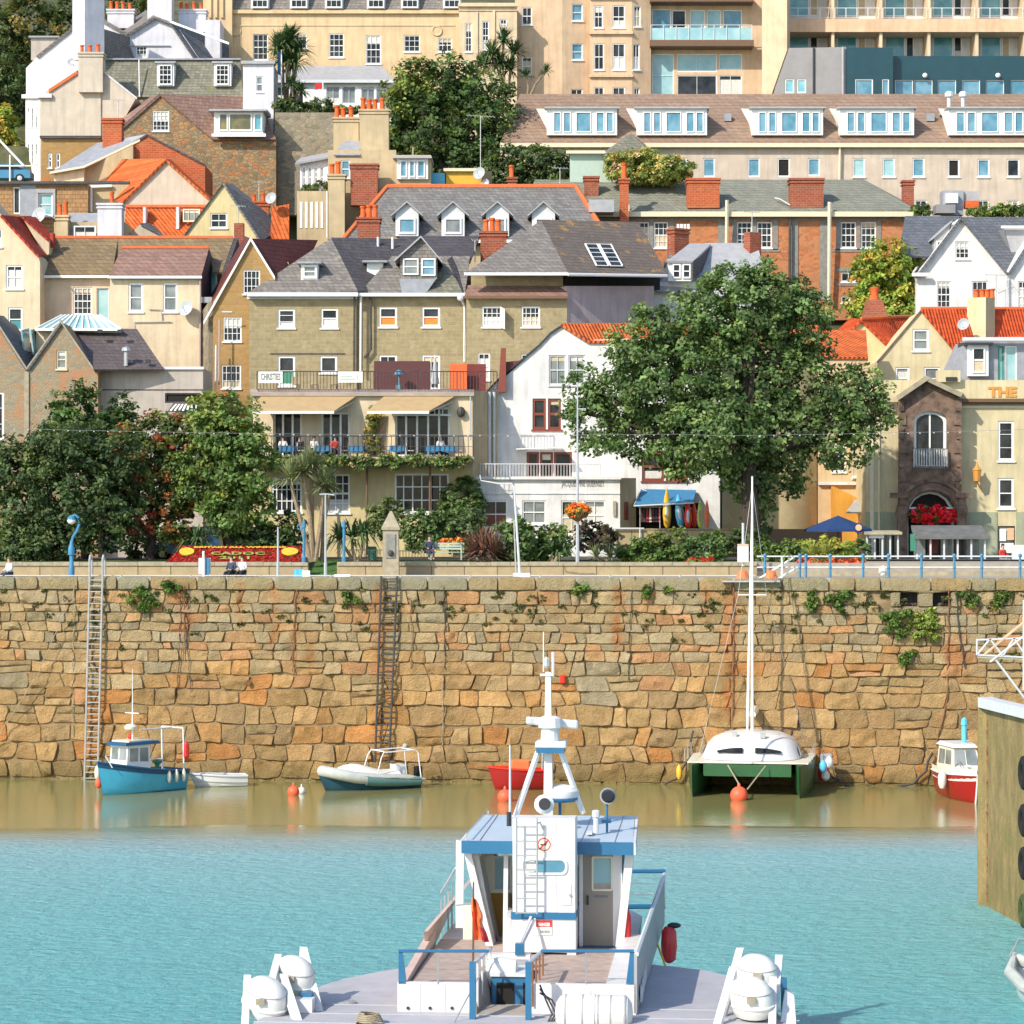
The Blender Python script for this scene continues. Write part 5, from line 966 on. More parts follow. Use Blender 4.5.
for sx in (0,1):
    mb=MB()
    for y in range(400,575,14):
        if sx: pk.bar(mb,899,y,904+(y//14%2)*2,y+11,-.1,.02)
        else: pk.bar(mb,956-(y//14%2)*2,y,961.5,y+11,-.1,.02)
    mb.build('quoins','brown_stone',T); rail(T,914,947,449,467.5,161.55,'white_paint',13,name='balustrade',bar=.05)
mb=MB(); pk.bar(mb,908,507,955,509,.4,.5); mb.build('fanlight_bar','white_paint',T)
p,n,s,c=crown_points([(P(931,515,161.2).x,161.3,P(931,515,161.2).z,1.6,.3,.55)],1.0,.13,.2,[(.5,.02,.02),(.35,.01,.015),(.05,.09,.02),(.55,.03,.05)],.5); o_=leaf_object('flower_swag',p,n,s,c,T.org); o_.parent=T.o
mb=MB(); l=P(977,474,162.3); mb.lathe([(.08,-.5),(.2,-.45),(.27,.2),(.3,.25),(.1,.5),(.03,.75)],l,8); mb.tube([l+Vector((0,0,-.5)),l+Vector((.3,.3,-.95)),l+Vector((.3,.7,-.7))],.05); mb.build('lantern','gold_letter',T)
wall(T,PL(165,0),[(936,405),(1110,405),(1110,340),(966,340)],'lead',[(998,346,1004,383,1,1,dict(fm='green_paint',gm='glass_teal',sill=False)),(1005,346,1017,383,1,1,dict(gm='glass_pale',sill=False))],4,'mansard'); dormer(T,968.5,345,988.5,376,164.5,2.5,'white_paint',[(972,347.5,985,373,1,2,dict(low=(.55,'curtain_cream'),fw=.1))],'dark_paint',ov=.25); band(T,962,337.5,1110,341,164.6,.3,'pale_grey_paint','coping')
MB().box(tuple(P(938,382,162.6)),tuple(P(958,371,163.5))).build('roof_box','olive_cream_render',T); mb=MB(); PL(162.5).bar(mb,946,377,957,381,0,.1); mb.build('grille','dark_paint',T)
mb=MB(); q=pe(1006,527,-.02); pe.bar(mb,999.5,529,1006,541,-.03,.02); pe.bar(mb,1000,543,1013.5,553,-.03,.02); mb.build('poster','white_sign',T); mb=MB(); pe.bar(mb,1007,528,1014,540,-.03,.02); mb.build('poster','salmon_render',T)
# ================================================================ quay edge, garden, trees, people
def Yw(px): t=(px-CX)/F; return WP.c/(1-WP.k*t)
def W3(px,py,d=.12):   # point in front of the wall face
    return WP(px,py)+WN*d
for x0,x1,lab in ((-130,308,'low sandstone garden wall along the promenade, left of the grassy gap'),(337,757,'low sandstone garden wall along the promenade, right of the grassy gap')):
    mb=MB(); pl=PL(138,-.03,512); x=x0; i=0
    T=Thing('garden_wall',lab,'wall',pl((x0+x1)/2,577)); pl.bar(mb,x0,565.5,x1,580,0,.5); mb.build('stonework','low_wall_stone',T); mb=MB()
    while x<x1:
        w=min(x1-x,R.uniform(16,34)); pl.bar(mb,x+.15,562+R.uniform(-.3,.3),x+w-.15,565.7,-.08,.58); x+=w
    mb.build('coping','weathered_stone',T)
mb=MB(); PL(137,-.03,900).bar(mb,757,571.5,1200,580,0,.4); mb.single('kerb_wall','weathered_stone','low weedy stone kerb behind the blue railings','wall')
mb=MB(); mb.tube([W3(-40,575.6,-.25),W3(755,575.6,-.25)],.022,6); T=Thing('quay_rail','thin white pipe rail running along the top of the quay wall','rail',W3(300,577,-.2)); mb.build('pipe','pale_grey_paint',T)
for x in range(-20,750,70): MB().tube([W3(x,577.5,-.25),W3(x,575,-.25)],.05).build('post','grey_paint',T)
# blue railing on the right
T=Thing('quay_railing','blue posts and pale rails guarding the quay edge on the right','railing',W3(890,578,-.4))
for x in (765,800,806,830.5,863.5,889,922,955,982.5,1021,1053,1086): MB().tube([W3(x,580,-.45),W3(x,555.5,-.45)],[.075,.06],6).ball(W3(x,555.5,-.45),.10,0,8).ball(W3(x,567.5,-.45),.09,0,8).build('post','blue_rail_paint',T)
for y in (556.5,567.5): MB().tube([W3(757,y,-.45),W3(1120,y,-.45)],.04).build('rail','pale_grey_paint',T)
for i,(a,b) in enumerate((((757,580),(795,557)),((776,580),(797,568)))): MB().tube([W3(*a,-.1),W3(*b,-.5)],.05).build('stair_rail','white_paint',T)
MB().tube([W3(782,557,-.3),W3(782,580,-.2)],.05).build('stair_rail','white_paint',T)
mb=MB(); mb.hexa([W3(722,582,.5),W3(780,582,.5),W3(780,580.5,.5),W3(722,580.5,.5),W3(722,582,-.4),W3(780,582,-.4),W3(780,580.5,-.4),W3(722,580.5,-.4)]); mb.single('landing_stage','grey_metal','narrow metal landing plate over the quay edge behind the catamaran mast','platform')
for x,lab in ((742.5,'orange plastic tub left of the mast on the metal landing plate'),(771,'orange plastic tub right of the mast below the stair rail')):
    mb=MB(); mb.lathe([(.28,0),(.34,.06),(.22,.4),(.12,.46)],W3(x,579.5,-.2),10); mb.single('tub','orange_plastic',lab,'tub')
mb=MB(); mb.ball(W3(884,573.5,-.9)+Vector((0,0,.1)),.22,0,10,1.3); mb.single('buoy','buoy_white','white plastic float lying behind the blue railings','float')
# ladders, chains, ropes on the wall
def ladder(label,tx0,tx1,ty,bx0,bx1,by,mat='grey_metal',hoop=False):
    a0,a1,b0,b1=W3(tx0,ty,.3),W3(tx1,ty,.3),W3(bx0,by,.35),W3(bx1,by,.35); T=Thing('quay_ladder',label,'ladder',b0)
    for a,b in ((a0,b0),(a1,b1)):
        pts=[b,a]
        if hoop: z=Vector((0,0,1.1)); pts+= [a+z*.8,a+z-WN*.15,a+z*.8-WN*.5,a-WN*.6]
        MB().tube(pts,.055,6).build('stile',mat,T)
    n=int((a0-b0).length/.29)
    for i in range(n): t=(i+.5)/n; MB().tube([b0.lerp(a0,t),b1.lerp(a1,t)],.03,5).build('rung',mat,T)
    return T
ladder('long iron ladder with two hooped handrails beside the blue fishing boat',91,104,577,86,99,792,hoop=True)
ladder('long rusty iron ladder coming down to the grey inflatable boat',382,398,576,376,390,762,'iron_dark')
def hang(label,pts,r,mat,name='chain',d=.14,cat=None):
    mb=MB(); q=[W3(x,y,d) for x,y in pts]; sg=[]
    for a_,b_ in zip(q,q[1:]):
        n_=max(2,int((b_-a_).length/.35)); sg+=[a_.lerp(b_,i_/n_)+Vector((.035*math.sin(i_*1.9+a_.x)+R.uniform(-.02,.02),R.uniform(-.02,.02),0)) for i_ in range(n_)]
    q=sg+[q[-1]]; mb.tube(q,r*.8,5); return mb.single(name,mat,label,cat or name)
hang('dark rope hanging left of three close together, under the rust mark left of centre',[(181,583),(181,620),(178,690)],.03,'iron_dark','rope'); hang('brown rope hanging between two others by the rust stain left of centre',[(185,583),(185,640),(184,660)],.04,'rust_metal','rope'); hang('long dark rope, right of three close together by the rust stain',[(189,583),(188,640),(191,690)],.03,'iron_dark','rope')
hang('pale mooring rope slanting down the wall to the far left',[(67,612),(40,675),(-5,745)],.03,'rope','rope',.5); hang('straight pale rope hanging left of the hooped ladder',[(75,585),(73,735)],.03,'rope','rope'); hang('rusty chain hanging between the dinghy and the inflatable boat',[(297,590),(294,640),(293,672)],.035,'rust_metal'); hang('short rusty chain above the left side of the ferry mast',[(411,600),(412,640),(411,668)],.03,'rust_metal'); hang('dark chain hanging right of the rusty ladder',[(445,583),(445,640),(445,668)],.045,'iron_dark'); hang('green rope hanging low right of the inflatable boat',[(443,680),(443,745)],.03,'rope','rope')
hang('dark chain in the rust streak right of the ferry mast',[(635,576),(631,600),(630,650),(629,680)],.035,'iron_dark'); hang('long rusty chain beside the catamaran mast',[(733,582),(733,650),(732,770)],.05,'rust_metal'); hang('dark mooring chain looping down to the water left of the catamaran',[(693,730),(690,757),(676,778),(664,784)],.07,'iron_dark','chain',.4); hang('rusty chain from the arched opening down to the big orange stone',[(949,584),(948,640),(947,700),(936,745)],.045,'rust_metal'); hang('dark chain right of the openings ending at the orange stone',[(955,582),(959,630),(965,668)],.05,'iron_dark'); hang('dark mooring chain curving along the foot of the wall, right of the catamaran',[(832,776),(845,784),(862,789)],.06,'iron_dark','chain',.5); hang('thick dark chain drooping to the water left of the red boat',[(931,752),(925,770),(912,783),(897,786)],.08,'iron_dark','chain',.35)
mb=MB(); q=W3(563,683,.15); mb.lathe([(.14,0),(.17,.05),(.17,.35),(.1,.42)],q,10); mb.single('wall_lamp','red_plastic','small red lamp fixed to the quay wall beside the ferry mast','lamp')
mb=MB(); [mb.tube([W3(x,y,.05),W3(x+1.5,y+.5,.28)],.13,8) for x,y in ((248,682),)]; mb.single('drain_pipe','rust_metal','rusty drain pipe end low on the left half of the quay wall','pipe')
# plants rooted in the wall
WG=[(.06,.10,.025),(.09,.12,.03),(.05,.08,.02)]; WY=[(.20,.21,.04),(.14,.17,.04),(.09,.12,.03)]
for x,y,w,h,p,l in ((145,613,22,26,WG,'bushy plant rooted high in the wall right of the hooped ladder'),(900,639,24,28,WG,'green plant growing below the wall openings'),(926,641,24,30,WY,'yellowish plant growing below the right wall opening'),(812,612,12,24,WG,'weed trailing down right of the catamaran mast'),(845,618,9,26,WG,'thin weed trailing left of the wall openings'),(835,606,14,10,WG,'small tuft just under the coping left of the openings'),(972,608,10,22,WG,'weed hanging near the top of the wall right of the dark chain'),(1000,612,12,22,WG,'weed near the wall top at the right edge'),(172,592,18,8,WG,'flat tuft of weed under the coping right of the bushy wall plant'),(650,594,46,5,WG,'strip of weed under the coping right of the ferry mast'),(350,602,16,7,WG,'small dark tuft left of the rusty ladder'),(905,668,10,18,WG,'small weed low under the wall openings'),(580,592,26,5,WG,'thin strip of weed under the coping above the ferry mast')):
    k_=Yw(x)/F; n_=max(4,int(w*h/45)); tree('wall_plant',l,W3(x,y-h*.5,.0),[(x+R.gauss(0,w*.28),y-h*R.uniform(.1,1.0),R.uniform(2.2,4.2),R.uniform(2,4.5),0) for _ in range(n_)],Yw(x)-.22,p,.12,.42,.22,trunk=.03,cat='plant',crown='foliage',inner=.2)
rw=random.Random(8); LO=[]
for i in range(150):
    px_=rw.uniform(-30,1050); py_=588+abs(rw.gauss(0,22)); a_=W3(px_,py_,.06); LO.append((a_.x,a_.y,a_.z,rw.uniform(.10,.34),.05,rw.uniform(.05,.13)))
p,n,s,c=crown_points(LO,.16,.075,.12,[(.06,.075,.025),(.09,.085,.035),(.10,.075,.035),(.05,.06,.02)],.3)
o_=leaf_object('wall_weeds',p,n,s,c,Vector((0,131,9))); o_.location=(0,131,9); tag(o_,'tiny dark weeds and moss growing in the upper joints of the quay wall','weeds',None,'stuff')
# ---- promenade furniture
T=Thing('street_lamp','blue swan neck street lamp in front of the dark trees','lamp',P(71.5,577,135))
MB().lathe([(.16,0),(.16,.5),(.11,.6),(.11,1.1),(.18,1.15),(.18,1.5),(.10,1.7),(.07,1.9)],P(71.5,577,135),10).build('base','blue_rail_paint',T,smooth=True)
MB().tube([P(x,y,135) for x,y in ((71.5,545),(73,537),(77,531),(79.5,524),(78.5,518),(75,515),(71.5,517))],.075,7).build('pole','blue_rail_paint',T,smooth=True); MB().ball(P(71.5,520.5,135),.22,0,10,.9).build('lamp_globe','white_sign',T,smooth=True); MB().lathe([(.23,0),(.2,.1),(.06,.22)],P(71.5,519.5,135),10).build('lamp_hood','blue_rail_paint',T)
T=Thing('information_board','pale information board with a blue edge on a white post','board',P(204,577,135)); mb=MB(); PL(135).bar(mb,198.5,558,210.5,574,0,.12); mb.build('panel','pale_grey_paint',T); mb=MB(); PL(134.9).bar(mb,205,558,209,575,0,.08); mb.build('blue_panel','blue_rail_paint',T); MB().tube([P(203.5,579,134.8),P(203.5,551,134.8)],.06).build('post','white_paint',T)
for x,y0,lab in ((278,527,'thin grey lamp post in front of the flower bed'),(325.5,494,'tall thin grey lamp post in front of the cabbage palms')):
    T=Thing('lamp_post',lab,'lamp post',P(x,577,135)); MB().tube([P(x,577,135),P(x,y0,135)],[.07,.045],6).build('pole','grey_paint',T); MB().tube([P(x,577,135),P(x,563,135)],.09,6).build('base','grey_paint',T); 
    if y0<500: MB().tube([P(x,494,135),P(x-6,494.5,135)],.04).tube([P(x,494,135),P(x+9,495,135)],.04).build('arm','grey_paint',T)
for x,lab in ((304,'blue post with a scroll bracket, left of the pair by the gap'),(344,'plain blue post, right of the pair by the grassy gap')):
    T=Thing('blue_post',lab,'post',P(x,564,138.5)); MB().lathe([(.13,0),(.13,.35),(.075,.45),(.075,1.9),(.11,1.95),(.10,2.2),(.04,2.3)],P(x,564,138.5),10).build('column','blue_rail_paint',T)
    if x<310: MB().tube([P(x-1,527,138.5)]+[P(x-4+2.6*math.cos(a),527+2.6*math.sin(a),138.5) for a in (0,.8,1.6,2.4,3.2,4,4.8)],.04).build('scroll','blue_rail_paint',T)
T=Thing('crate_stack','pale blue and white boxes on the promenade by the garden wall end','boxes',P(303,579,134.5)); mb=MB(); PL(134.5,.3,300).bar(mb,296,569,303.5,578,0,.5); mb.build('box','cyan_plastic',T); mb=MB(); PL(134.3,.2,306).bar(mb,303,570.5,310,579,0,.5); mb.build('box','white_sign',T); mb=MB(); PL(134.4).bar(mb,334,574.5,350,578.5,0,.6); mb.single('white_box','white_paint','low white box on the promenade beside the grassy gap','box')
T=Thing('gate_pillar','pointed stone gate pillar standing at the top of the rusty ladder','pillar',P(391,582,136.5)); c=P(391,582,136.5); k=136.5/F
def sq(mb,c,w0,w1,z0,z1): mb.add([c+Vector((i*w0,j*w0,z0)) for i,j in ((-1,-1),(1,-1),(1,1),(-1,1))]+[c+Vector((i*w1,j*w1,z1)) for i,j in ((-1,-1),(1,-1),(1,1),(-1,1))],[(0,1,5,4),(1,2,6,5),(2,3,7,6),(3,0,4,7),(4,5,6,7)])
mb=MB(); sq(mb,c,.44,.42,0,24*k); sq(mb,c,.42,.40,24*k,52*k); mb.build('shaft','weathered_stone',T); mb=MB(); sq(mb,c,.48,.48,52*k,55*k); sq(mb,c,.46,.05,55*k,71*k); mb.build('cap','weathered_stone',T); mb=MB(); mb.box(tuple(c+Vector((-.25,-.47,24*k))),tuple(c+Vector((.25,-.4,48*k)))); mb.build('panel','quoin_grey',T); MB().ball(c+Vector((0,-.5,29*k)),.16,0,8).build('boss','iron_dark',T)
# flower bed with lettering
T=Thing('flower_bed','sloping carpet flower bed of red blooms with yellow discs and green lettering','flower bed',P(234,563,140)); A=P(166,563.5,139),P(301,563.5,139),P(301,547,142.5),P(182,547,142.5)
mb=MB(); mb.hexa([A[0],A[1],A[2],A[3],A[0]-Vector((0,0,.4)),A[1]-Vector((0,0,.4)),A[2]-Vector((0,0,.9)),A[3]-Vector((0,0,.9))]); mb.build('bed','red_flower',T)
p=[];BQ=[]
for i in range(5200):
    u_=R.random(); v_=R.random(); a_=A[0].lerp(A[1],u_); b_=A[3].lerp(A[2],u_); BQ.append(a_.lerp(b_,v_)+Vector((0,-.02,R.uniform(0,.05))))
BQ=np.array([tuple(q) for q in BQ]); bn=NR.normal(size=BQ.shape)*.5+np.array([0,-.4,.8]); bn/=np.linalg.norm(bn,axis=1,keepdims=True); bc=np.array([(.50,.03,.02),(.36,.02,.015),(.58,.07,.05),(.10,.09,.03)])[NR.choice(4,len(BQ),p=[.45,.27,.18,.10])]*NR.uniform(.7,1.3,(len(BQ),1))
o_=leaf_object('flowers',BQ,bn,NR.uniform(.09,.16,len(BQ)),bc,T.org); o_.parent=T.o
def onbed(px,v,up=.03): a,b=P(px,563.5,139),P(px,547,142.5); p=a.lerp(b,v); return p+Vector((0,-.07,.1))*up*10
for px,rx in ((187,7.5),(290,8.5)):
    mb=MB(); n=18; mb.prism([onbed(px+rx*math.cos(i*.349),.62+.22*math.sin(i*.349),.12) for i in range(n)],(0,.02,-.05)); mb.build('flower_disc','yellow_flower',T)
def bedtext(t,px,v,size,w,m):
    mb=MB(); k=139/F; text_mesh(t,size,lambda x,y,d:onbed(px+x/k,v+y/3.6,.12+d*.1),mb,.1,0,.02,width=w*k); mb.build('lettering',m,T)
bedtext('CADOC',238,.40,.9,54,'green_flower'); bedtext('2011',236,.14,.85,30,'green_flower'); bedtext('BRITAIN ALL WINNERS',240,.82,.42,92,'yellow_flower')
# people
def skin_mesh(vs,es,rs,lev=1):
    me=bpy.data.meshes.new('s'); me.from_pydata(vs,es,[]); ob=bpy.data.objects.new('s',me); COL.objects.link(ob)
    ob.modifiers.new('k','SKIN'); sv=me.skin_vertices[0].data
    for i,r in enumerate(rs): sv[i].radius=(r,r)
    sv[0].use_root=True
    ss=ob.modifiers.new('u','SUBSURF'); ss.levels=lev; ss.render_levels=lev
    dg=bpy.context.evaluated_depsgraph_get(); out=bpy.data.meshes.new_from_object(ob.evaluated_get(dg)); bpy.data.objects.remove(ob); bpy.data.meshes.remove(me)
    for p in out.polygons: p.use_smooth=True
    return out
def person(label,loc,rz=0,pose='sit',top='navy_clothes',legs='navy_clothes',hair='dark_hair',group=None,lean=0,arm=0):
    T=Thing('person',label,'person',loc,rz,group,local=True); L=lean
    if pose=='sit': J=[(0,0,.50),(0,.02+L*.3,.72),(0,L,.95),(0,-.02+L,1.08),(0,-.05+L,1.20),(0,-.05+L,1.31)]; K=[(.10,-.02,.48),(.12,-.43,.50),(.12,-.45,.10),(.13,-.58,.05)]; Am=[(.19,L,.98),(.25,-.06+L,.72),(.15,-.30+L,.64+arm),(.11,-.38+L,.63+arm)]
    else: J=[(0,0,.92),(0,.01,1.15),(0,.0,1.38),(0,-.01,1.5),(0,-.03,1.60),(0,-.03,1.70)]; K=[(.09,0,.88),(.10,-.02,.49),(.11,.02,.09),(.12,-.12,.04)]; Am=[(.19,0,1.40),(.25,.02,1.13),(.24,-.12,.92+arm),(.23,-.18,.86+arm)]
    vs=list(J); rs=[.13,.125,.13,.055,.085,.075]; es=[(0,1),(1,2),(2,3),(3,4),(4,5)]
    for s in (-1,1):
        b=len(vs); vs+=[(s*x,y,z) for x,y,z in Am]; rs+=[.06,.045,.036,.03]; es+=[(2,b),(b,b+1),(b+1,b+2),(b+2,b+3)]
        b=len(vs); vs+=[(s*x,y,z) for x,y,z in K]; rs+=[.085,.062,.045,.04]; es+=[(0,b),(b,b+1),(b+1,b+2),(b+2,b+3)]
    def put(nm,me,m,par=None):
        me.materials.clear(); me.materials.append(M[m]); o=bpy.data.objects.new(nm,me); COL.objects.link(o); o.parent=par or T.o; return o
    bd=put('body',skin_mesh(vs,es,rs,2),'skin')
    tv=[J[0],J[1],J[2],(J[2][0],J[2][1],J[2][2]+.06)]; tr=[.15,.15,.155,.09]; te=[(0,1),(1,2),(2,3)]
    for s in (-1,1): b=len(tv); tv+=[(s*x,y,z) for x,y,z in Am[:3]]; tr+=[.075,.06,.05]; te+=[(2,b),(b,b+1),(b+1,b+2)]
    put('top',skin_mesh(tv,te,tr,2),top,bd)
    lv=[J[0]]; lr=[.15]; le=[]
    for s in (-1,1): b=len(lv); lv+=[(s*x,y,z) for x,y,z in K[:3]]; lr+=[.10,.078,.06]; le+=[(0,b),(b,b+1),(b+1,b+2)]
    put('trousers',skin_mesh(lv,le,lr,2),legs,bd)
    h=MB(); h.ball((J[5][0],J[5][1]+.02,J[5][2]-.01),.10,0,10,.85); h.ball((J[4][0],J[4][1]+.05,J[4][2]),.085,0,8); o=bpy.data.objects.new('hair',h.mesh('hair',hair,(0,0,0),True)); COL.objects.link(o); o.parent=bd
    f=MB(); y=J[4][1]-.085; z=J[4][2]+.03; f.ball((-.03,y,z),.011,0,6); f.ball((.03,y,z),.011,0,6); o=bpy.data.objects.new('eyes',f.mesh('eyes','dark_hair',(0,0,0))); COL.objects.link(o); o.parent=bd
    return T
zq=QZ-.02
def bench(label,px,py,Y,w,mat,h=.45,back=True,name='bench',cat='bench',rz=0):
    c=P(px,py,Y); T=Thing(name,label,cat,c,rz,local=True)
    for i in range(3): MB().box((-w/2,-.2+i*.15,h-.04),(w/2,-.09+i*.15,h)).build('seat_slat',mat,T)
    if back:
        for i in range(3): MB().box((-w/2,.28,h+.12+i*.14),(w/2,.32,h+.22+i*.14)).build('back_slat',mat,T)
    for s in (-1,1): MB().box((s*w*.42-.04,-.2,0),(s*w*.42+.04,-.12,h-.04)).build('leg',mat,T); MB().box((s*w*.42-.04,.24,0),(s*w*.42+.04,.33,h+(.5 if back else -.04))).build('leg',mat,T)
    return T
bench('green slatted bench on the lawn right of the pointed pillar',446,560,143,2.0,'pale_green_paint'); person('person in a dark suit sitting at the left end of the green bench',P(429.5,560,142.95),.25,'sit','navy_clothes','navy_clothes')
bench('low plank bench by the flower bed wall carrying two seated people',238,580.5,134.6,2.2,'weathered_stone',.34,False); person('person in dark clothes sitting on the low bench, left of the two',P(231.5,582,134.55),-.5,'sit','navy_clothes','black_clothes',lean=.02); person('person in a white top sitting on the low bench, right of the two',P(242.5,582,134.55),-.4,'sit','white_clothes','black_clothes')
person('person sitting low on the promenade at the far left edge',P(9.5,583.5,134.2),-.8,'sit','white_clothes','navy_clothes','wood_brown'); T=None
# davit, pole with basket, string of lights
T=Thing('davit','white swan neck hoist post standing on the quay edge','hoist',P(520,577,133)); MB().tube([P(520,577,133),P(514,487,133),P(511.5,483.5,133),P(498,483.5,133),P(481,480.5,133),P(480,475,133)],[.07,.05,.045,.04,.03,.03],7).build('post','pale_grey_paint',T,smooth=True); MB().tube([P(516,574,133),P(514,520,133)],.04).build('stay','grey_metal',T); mb=MB(); PL(132.8).bar(mb,513,573,530,577.5,0,.6); mb.build('foot','pale_grey_paint',T)
T=Thing('flagpole','tall pale grey pole carrying a round hanging flower basket','pole',P(577.5,563,139.5)); MB().tube([P(577.5,563,139.5),P(577.5,510,139.5),P(577.5,382,139.5)],[.11,.075,.035],7).build('pole','grey_paint',T); MB().tube([P(577.5,409,139.5),P(586,409,139.5)],.035).build('arm','grey_paint',T)
MB().lathe([(.1,-.4),(.5,-.1),(.55,0)],P(577.5,514,139.4),12).build('basket','wood_brown',T)
p,n,s,c=crown_points([(P(577.5,510,139.4).x,139.4,P(0,511,139.4).z,.6,.55,.36)],1.6,.11,.2,[(.75,.18,.03),(.65,.10,.02),(.08,.12,.03)],.3); o_=leaf_object('flowers',p,n,s,c,T.org); o_.parent=T.o
T=Thing('light_string','long sagging string of small bulbs hung across the trees and house fronts','lights',P(512,432,141)); mb=MB(); pts=[P(-80,426,141)]+[P(x,426+9*(1-((x-500)/580)**2)+(2 if x>700 else 0),141) for x in range(-40,1100,40)]; mb.tube(pts,.013,4); mb.build('cable','grey_letter',T); mb=MB()
bp=[pts[i].lerp(pts[i+1],t) for i in range(len(pts)-1) for t in (.0,.35,.7)]; 
for q in bp: mb.ball(q-Vector((0,0,.05)),.03,0,6)
mb.build('bulbs','white_sign',T,kind='stuff')
# kayaks and shop things
def kayak(label,px,y0,y1,w,mat,Y=159.6,m2=None,lean=0):
    b=P(px,y1,Y); t=P(px+lean,y0,Y+.5); h=(t-b).length; T=Thing('kayak',label,'kayak',b); ax=(t-b).normalized(); k=Y/F*w/2
    pr=[(k*.25,0),(k*.7,h*.06),(k,h*.3),(k*.95,h*.5),(k*.6,h*.78),(k*.25,h*.94),(k*.05,h)]
    mb=MB(); mb.lathe(pr,b,12,0,ax,1,.55); mb.build('hull',mat,T,smooth=True); mb=MB(); c=b+ax*h*.38+Vector((0,-k*.55,0)); mb.lathe([(k*.1,-.35),(k*.5,-.2),(k*.5,.35),(k*.1,.5)],c,10,0,ax,1,.3); mb.build('cockpit',m2 or 'white_sign',T)
kayak('tall yellow kayak stood on end below the blue awning',667,488,528,11,'yellow_plastic',159.2); kayak('pale blue kayak stood on end beside the tall yellow one',681,494,527,12,'cyan_plastic',159.3,lean=-3); kayak('red and white kayak stood on end, left of the two red ones',688,501,528,10,'red_plastic',159.1); kayak('plain red kayak stood on end behind the red and white one',694,502,527,8,'red_plastic',159.7,'red_plastic'); kayak('lime and grey kayak stood on end between red and orange ones',700,500,528,8,'lime_plastic',159.2,'lead_pale'); kayak('orange kayak stood on end, rightmost of the row',707,500,528,7,'orange_plastic',159.3,'orange_plastic')
mb=MB(); q=MB(); T=Thing('clothes_rack','rack of dark clothes in the shop opening under the blue awning','rack',P(650,528,160)); mb.tube([P(638,507,160),P(662,507,160)],.04); mb.tube([P(640,507,160),P(640,530,160)],.04); mb.tube([P(660,507,160),P(660,530,160)],.04); mb.build('frame','steel',T)
for i in range(7): x=640+i*3; MB().prism([P(x,522,160),P(x+2.6,522,160),P(x+2.2,509,160),P(x+.5,508,160)],(0,.25,0)).build('garment',('maroon_paint','navy_clothes','red_clothes','white_clothes')[i%4],T)
mb=MB(); PL(157.5).bar(mb,606,528.5,735,545,0,.4); mb.single('terrace_wall','low_wall_stone','low stone wall below the upright kayaks','wall'); mb=MB(); mb.tube([P(606,528.5,157.3),P(644,528.5,157.3)],.05); mb.tube([P(615,528.5,157.3),P(615,545,157.3)],.05); mb.tube([P(640,528.5,157.3),P(640,545,157.3)],.05); mb.single('handrail','pale_grey_paint','short white handrail left of the upright kayaks','handrail')
mb=MB(); PL(161).bar(mb,757,529,842,560,0,.4); mb.single('dark_wall','wood_brown','low dark boarded wall between the big tree and the blue parasol','wall')
T=Thing('sign','white notice with a red strip on a thin pale post behind the catamaran mast','sign',P(743,565,136)); mb=MB(); PL(136).bar(mb,737.5,545.5,748.5,562,0,.06); mb.build('board','white_sign',T); mb=MB(); PL(135.98).bar(mb,737.5,544,748.5,546,0,.06); mb.build('header','salmon_render',T); MB().tube([P(743,566,136.2),P(743,523,136.2)],.07).build('post','pale_grey_paint',T)
# parasol, kiosk, shelter
T=Thing('parasol','large navy blue parasol in front of the orange wing','parasol',P(838,562,152)); c=P(838,515.5,152); k=152/F; mb=MB()
n=8; rim=[c+Vector((2.05*math.cos(i*.7854+.39),1.6*math.sin(i*.7854+.39),-13.5*k)) for i in range(n)]
for i in range(n): mb.poly([c,rim[i],rim[(i+1)%n]]); mb.poly([rim[i],rim[i]-Vector((0,0,.16)),rim[(i+1)%n]-Vector((0,0,.16)),rim[(i+1)%n]])
mb.build('canopy','navy_cloth',T); MB().tube([P(838,562,152),c],.05).build('pole','wood_brown',T)
T=Thing('round_sign','small round pink and purple sign on a post beside the parasol','sign',P(858,562,150)); MB().lathe([(.3,0),(.3,.06)],P(858,528,149.9),16,0,(0,-1,0)).build('disc','navy_cloth',T); MB().lathe([(.19,0),(.19,.05)],P(858.6,527.6,149.8),12,0,(0,-1,0)).build('badge','salmon_render',T); MB().tube([P(858,562,150),P(858,525,150)],.06).build('post','wood_brown',T)
def glazed(label,name,cat,x0,x1,y0,y1,Y,D,posts,roofm,slope=0):
    T=Thing(name,label,cat,P((x0+x1)/2,y1,Y)); a=P(x0,y1,Y); b=P(x1,y0,Y)
    mb=MB(); mb.hexa([(a.x-.2,Y-.3,b.z-.15-slope),(b.x+.2,Y-.3,b.z-.15-slope),(b.x+.2,Y-.3,b.z-slope),(a.x-.2,Y-.3,b.z-slope),(a.x-.1,Y+D,b.z-.1),(b.x+.1,Y+D,b.z-.1),(b.x+.1,Y+D,b.z+.1),(a.x-.1,Y+D,b.z+.1)]); mb.build('roof',roofm,T)
    for i in range(posts+1):
        x=a.x+(b.x-a.x)*i/posts
        MB().box((x-.05,Y,a.z),(x+.05,Y+.1,b.z-.1-slope)).build('post','pale_grey_paint',T)
        if i<posts:
            x2=a.x+(b.x-a.x)*(i+1)/posts; mb=MB(); mb.box((x+.06,Y+D-.05,a.z+.25),(x2-.06,Y+D,b.z-.2)); mb.build('glass_panel','glass_dark' if i%2 else 'glass_grey',T)
    return T
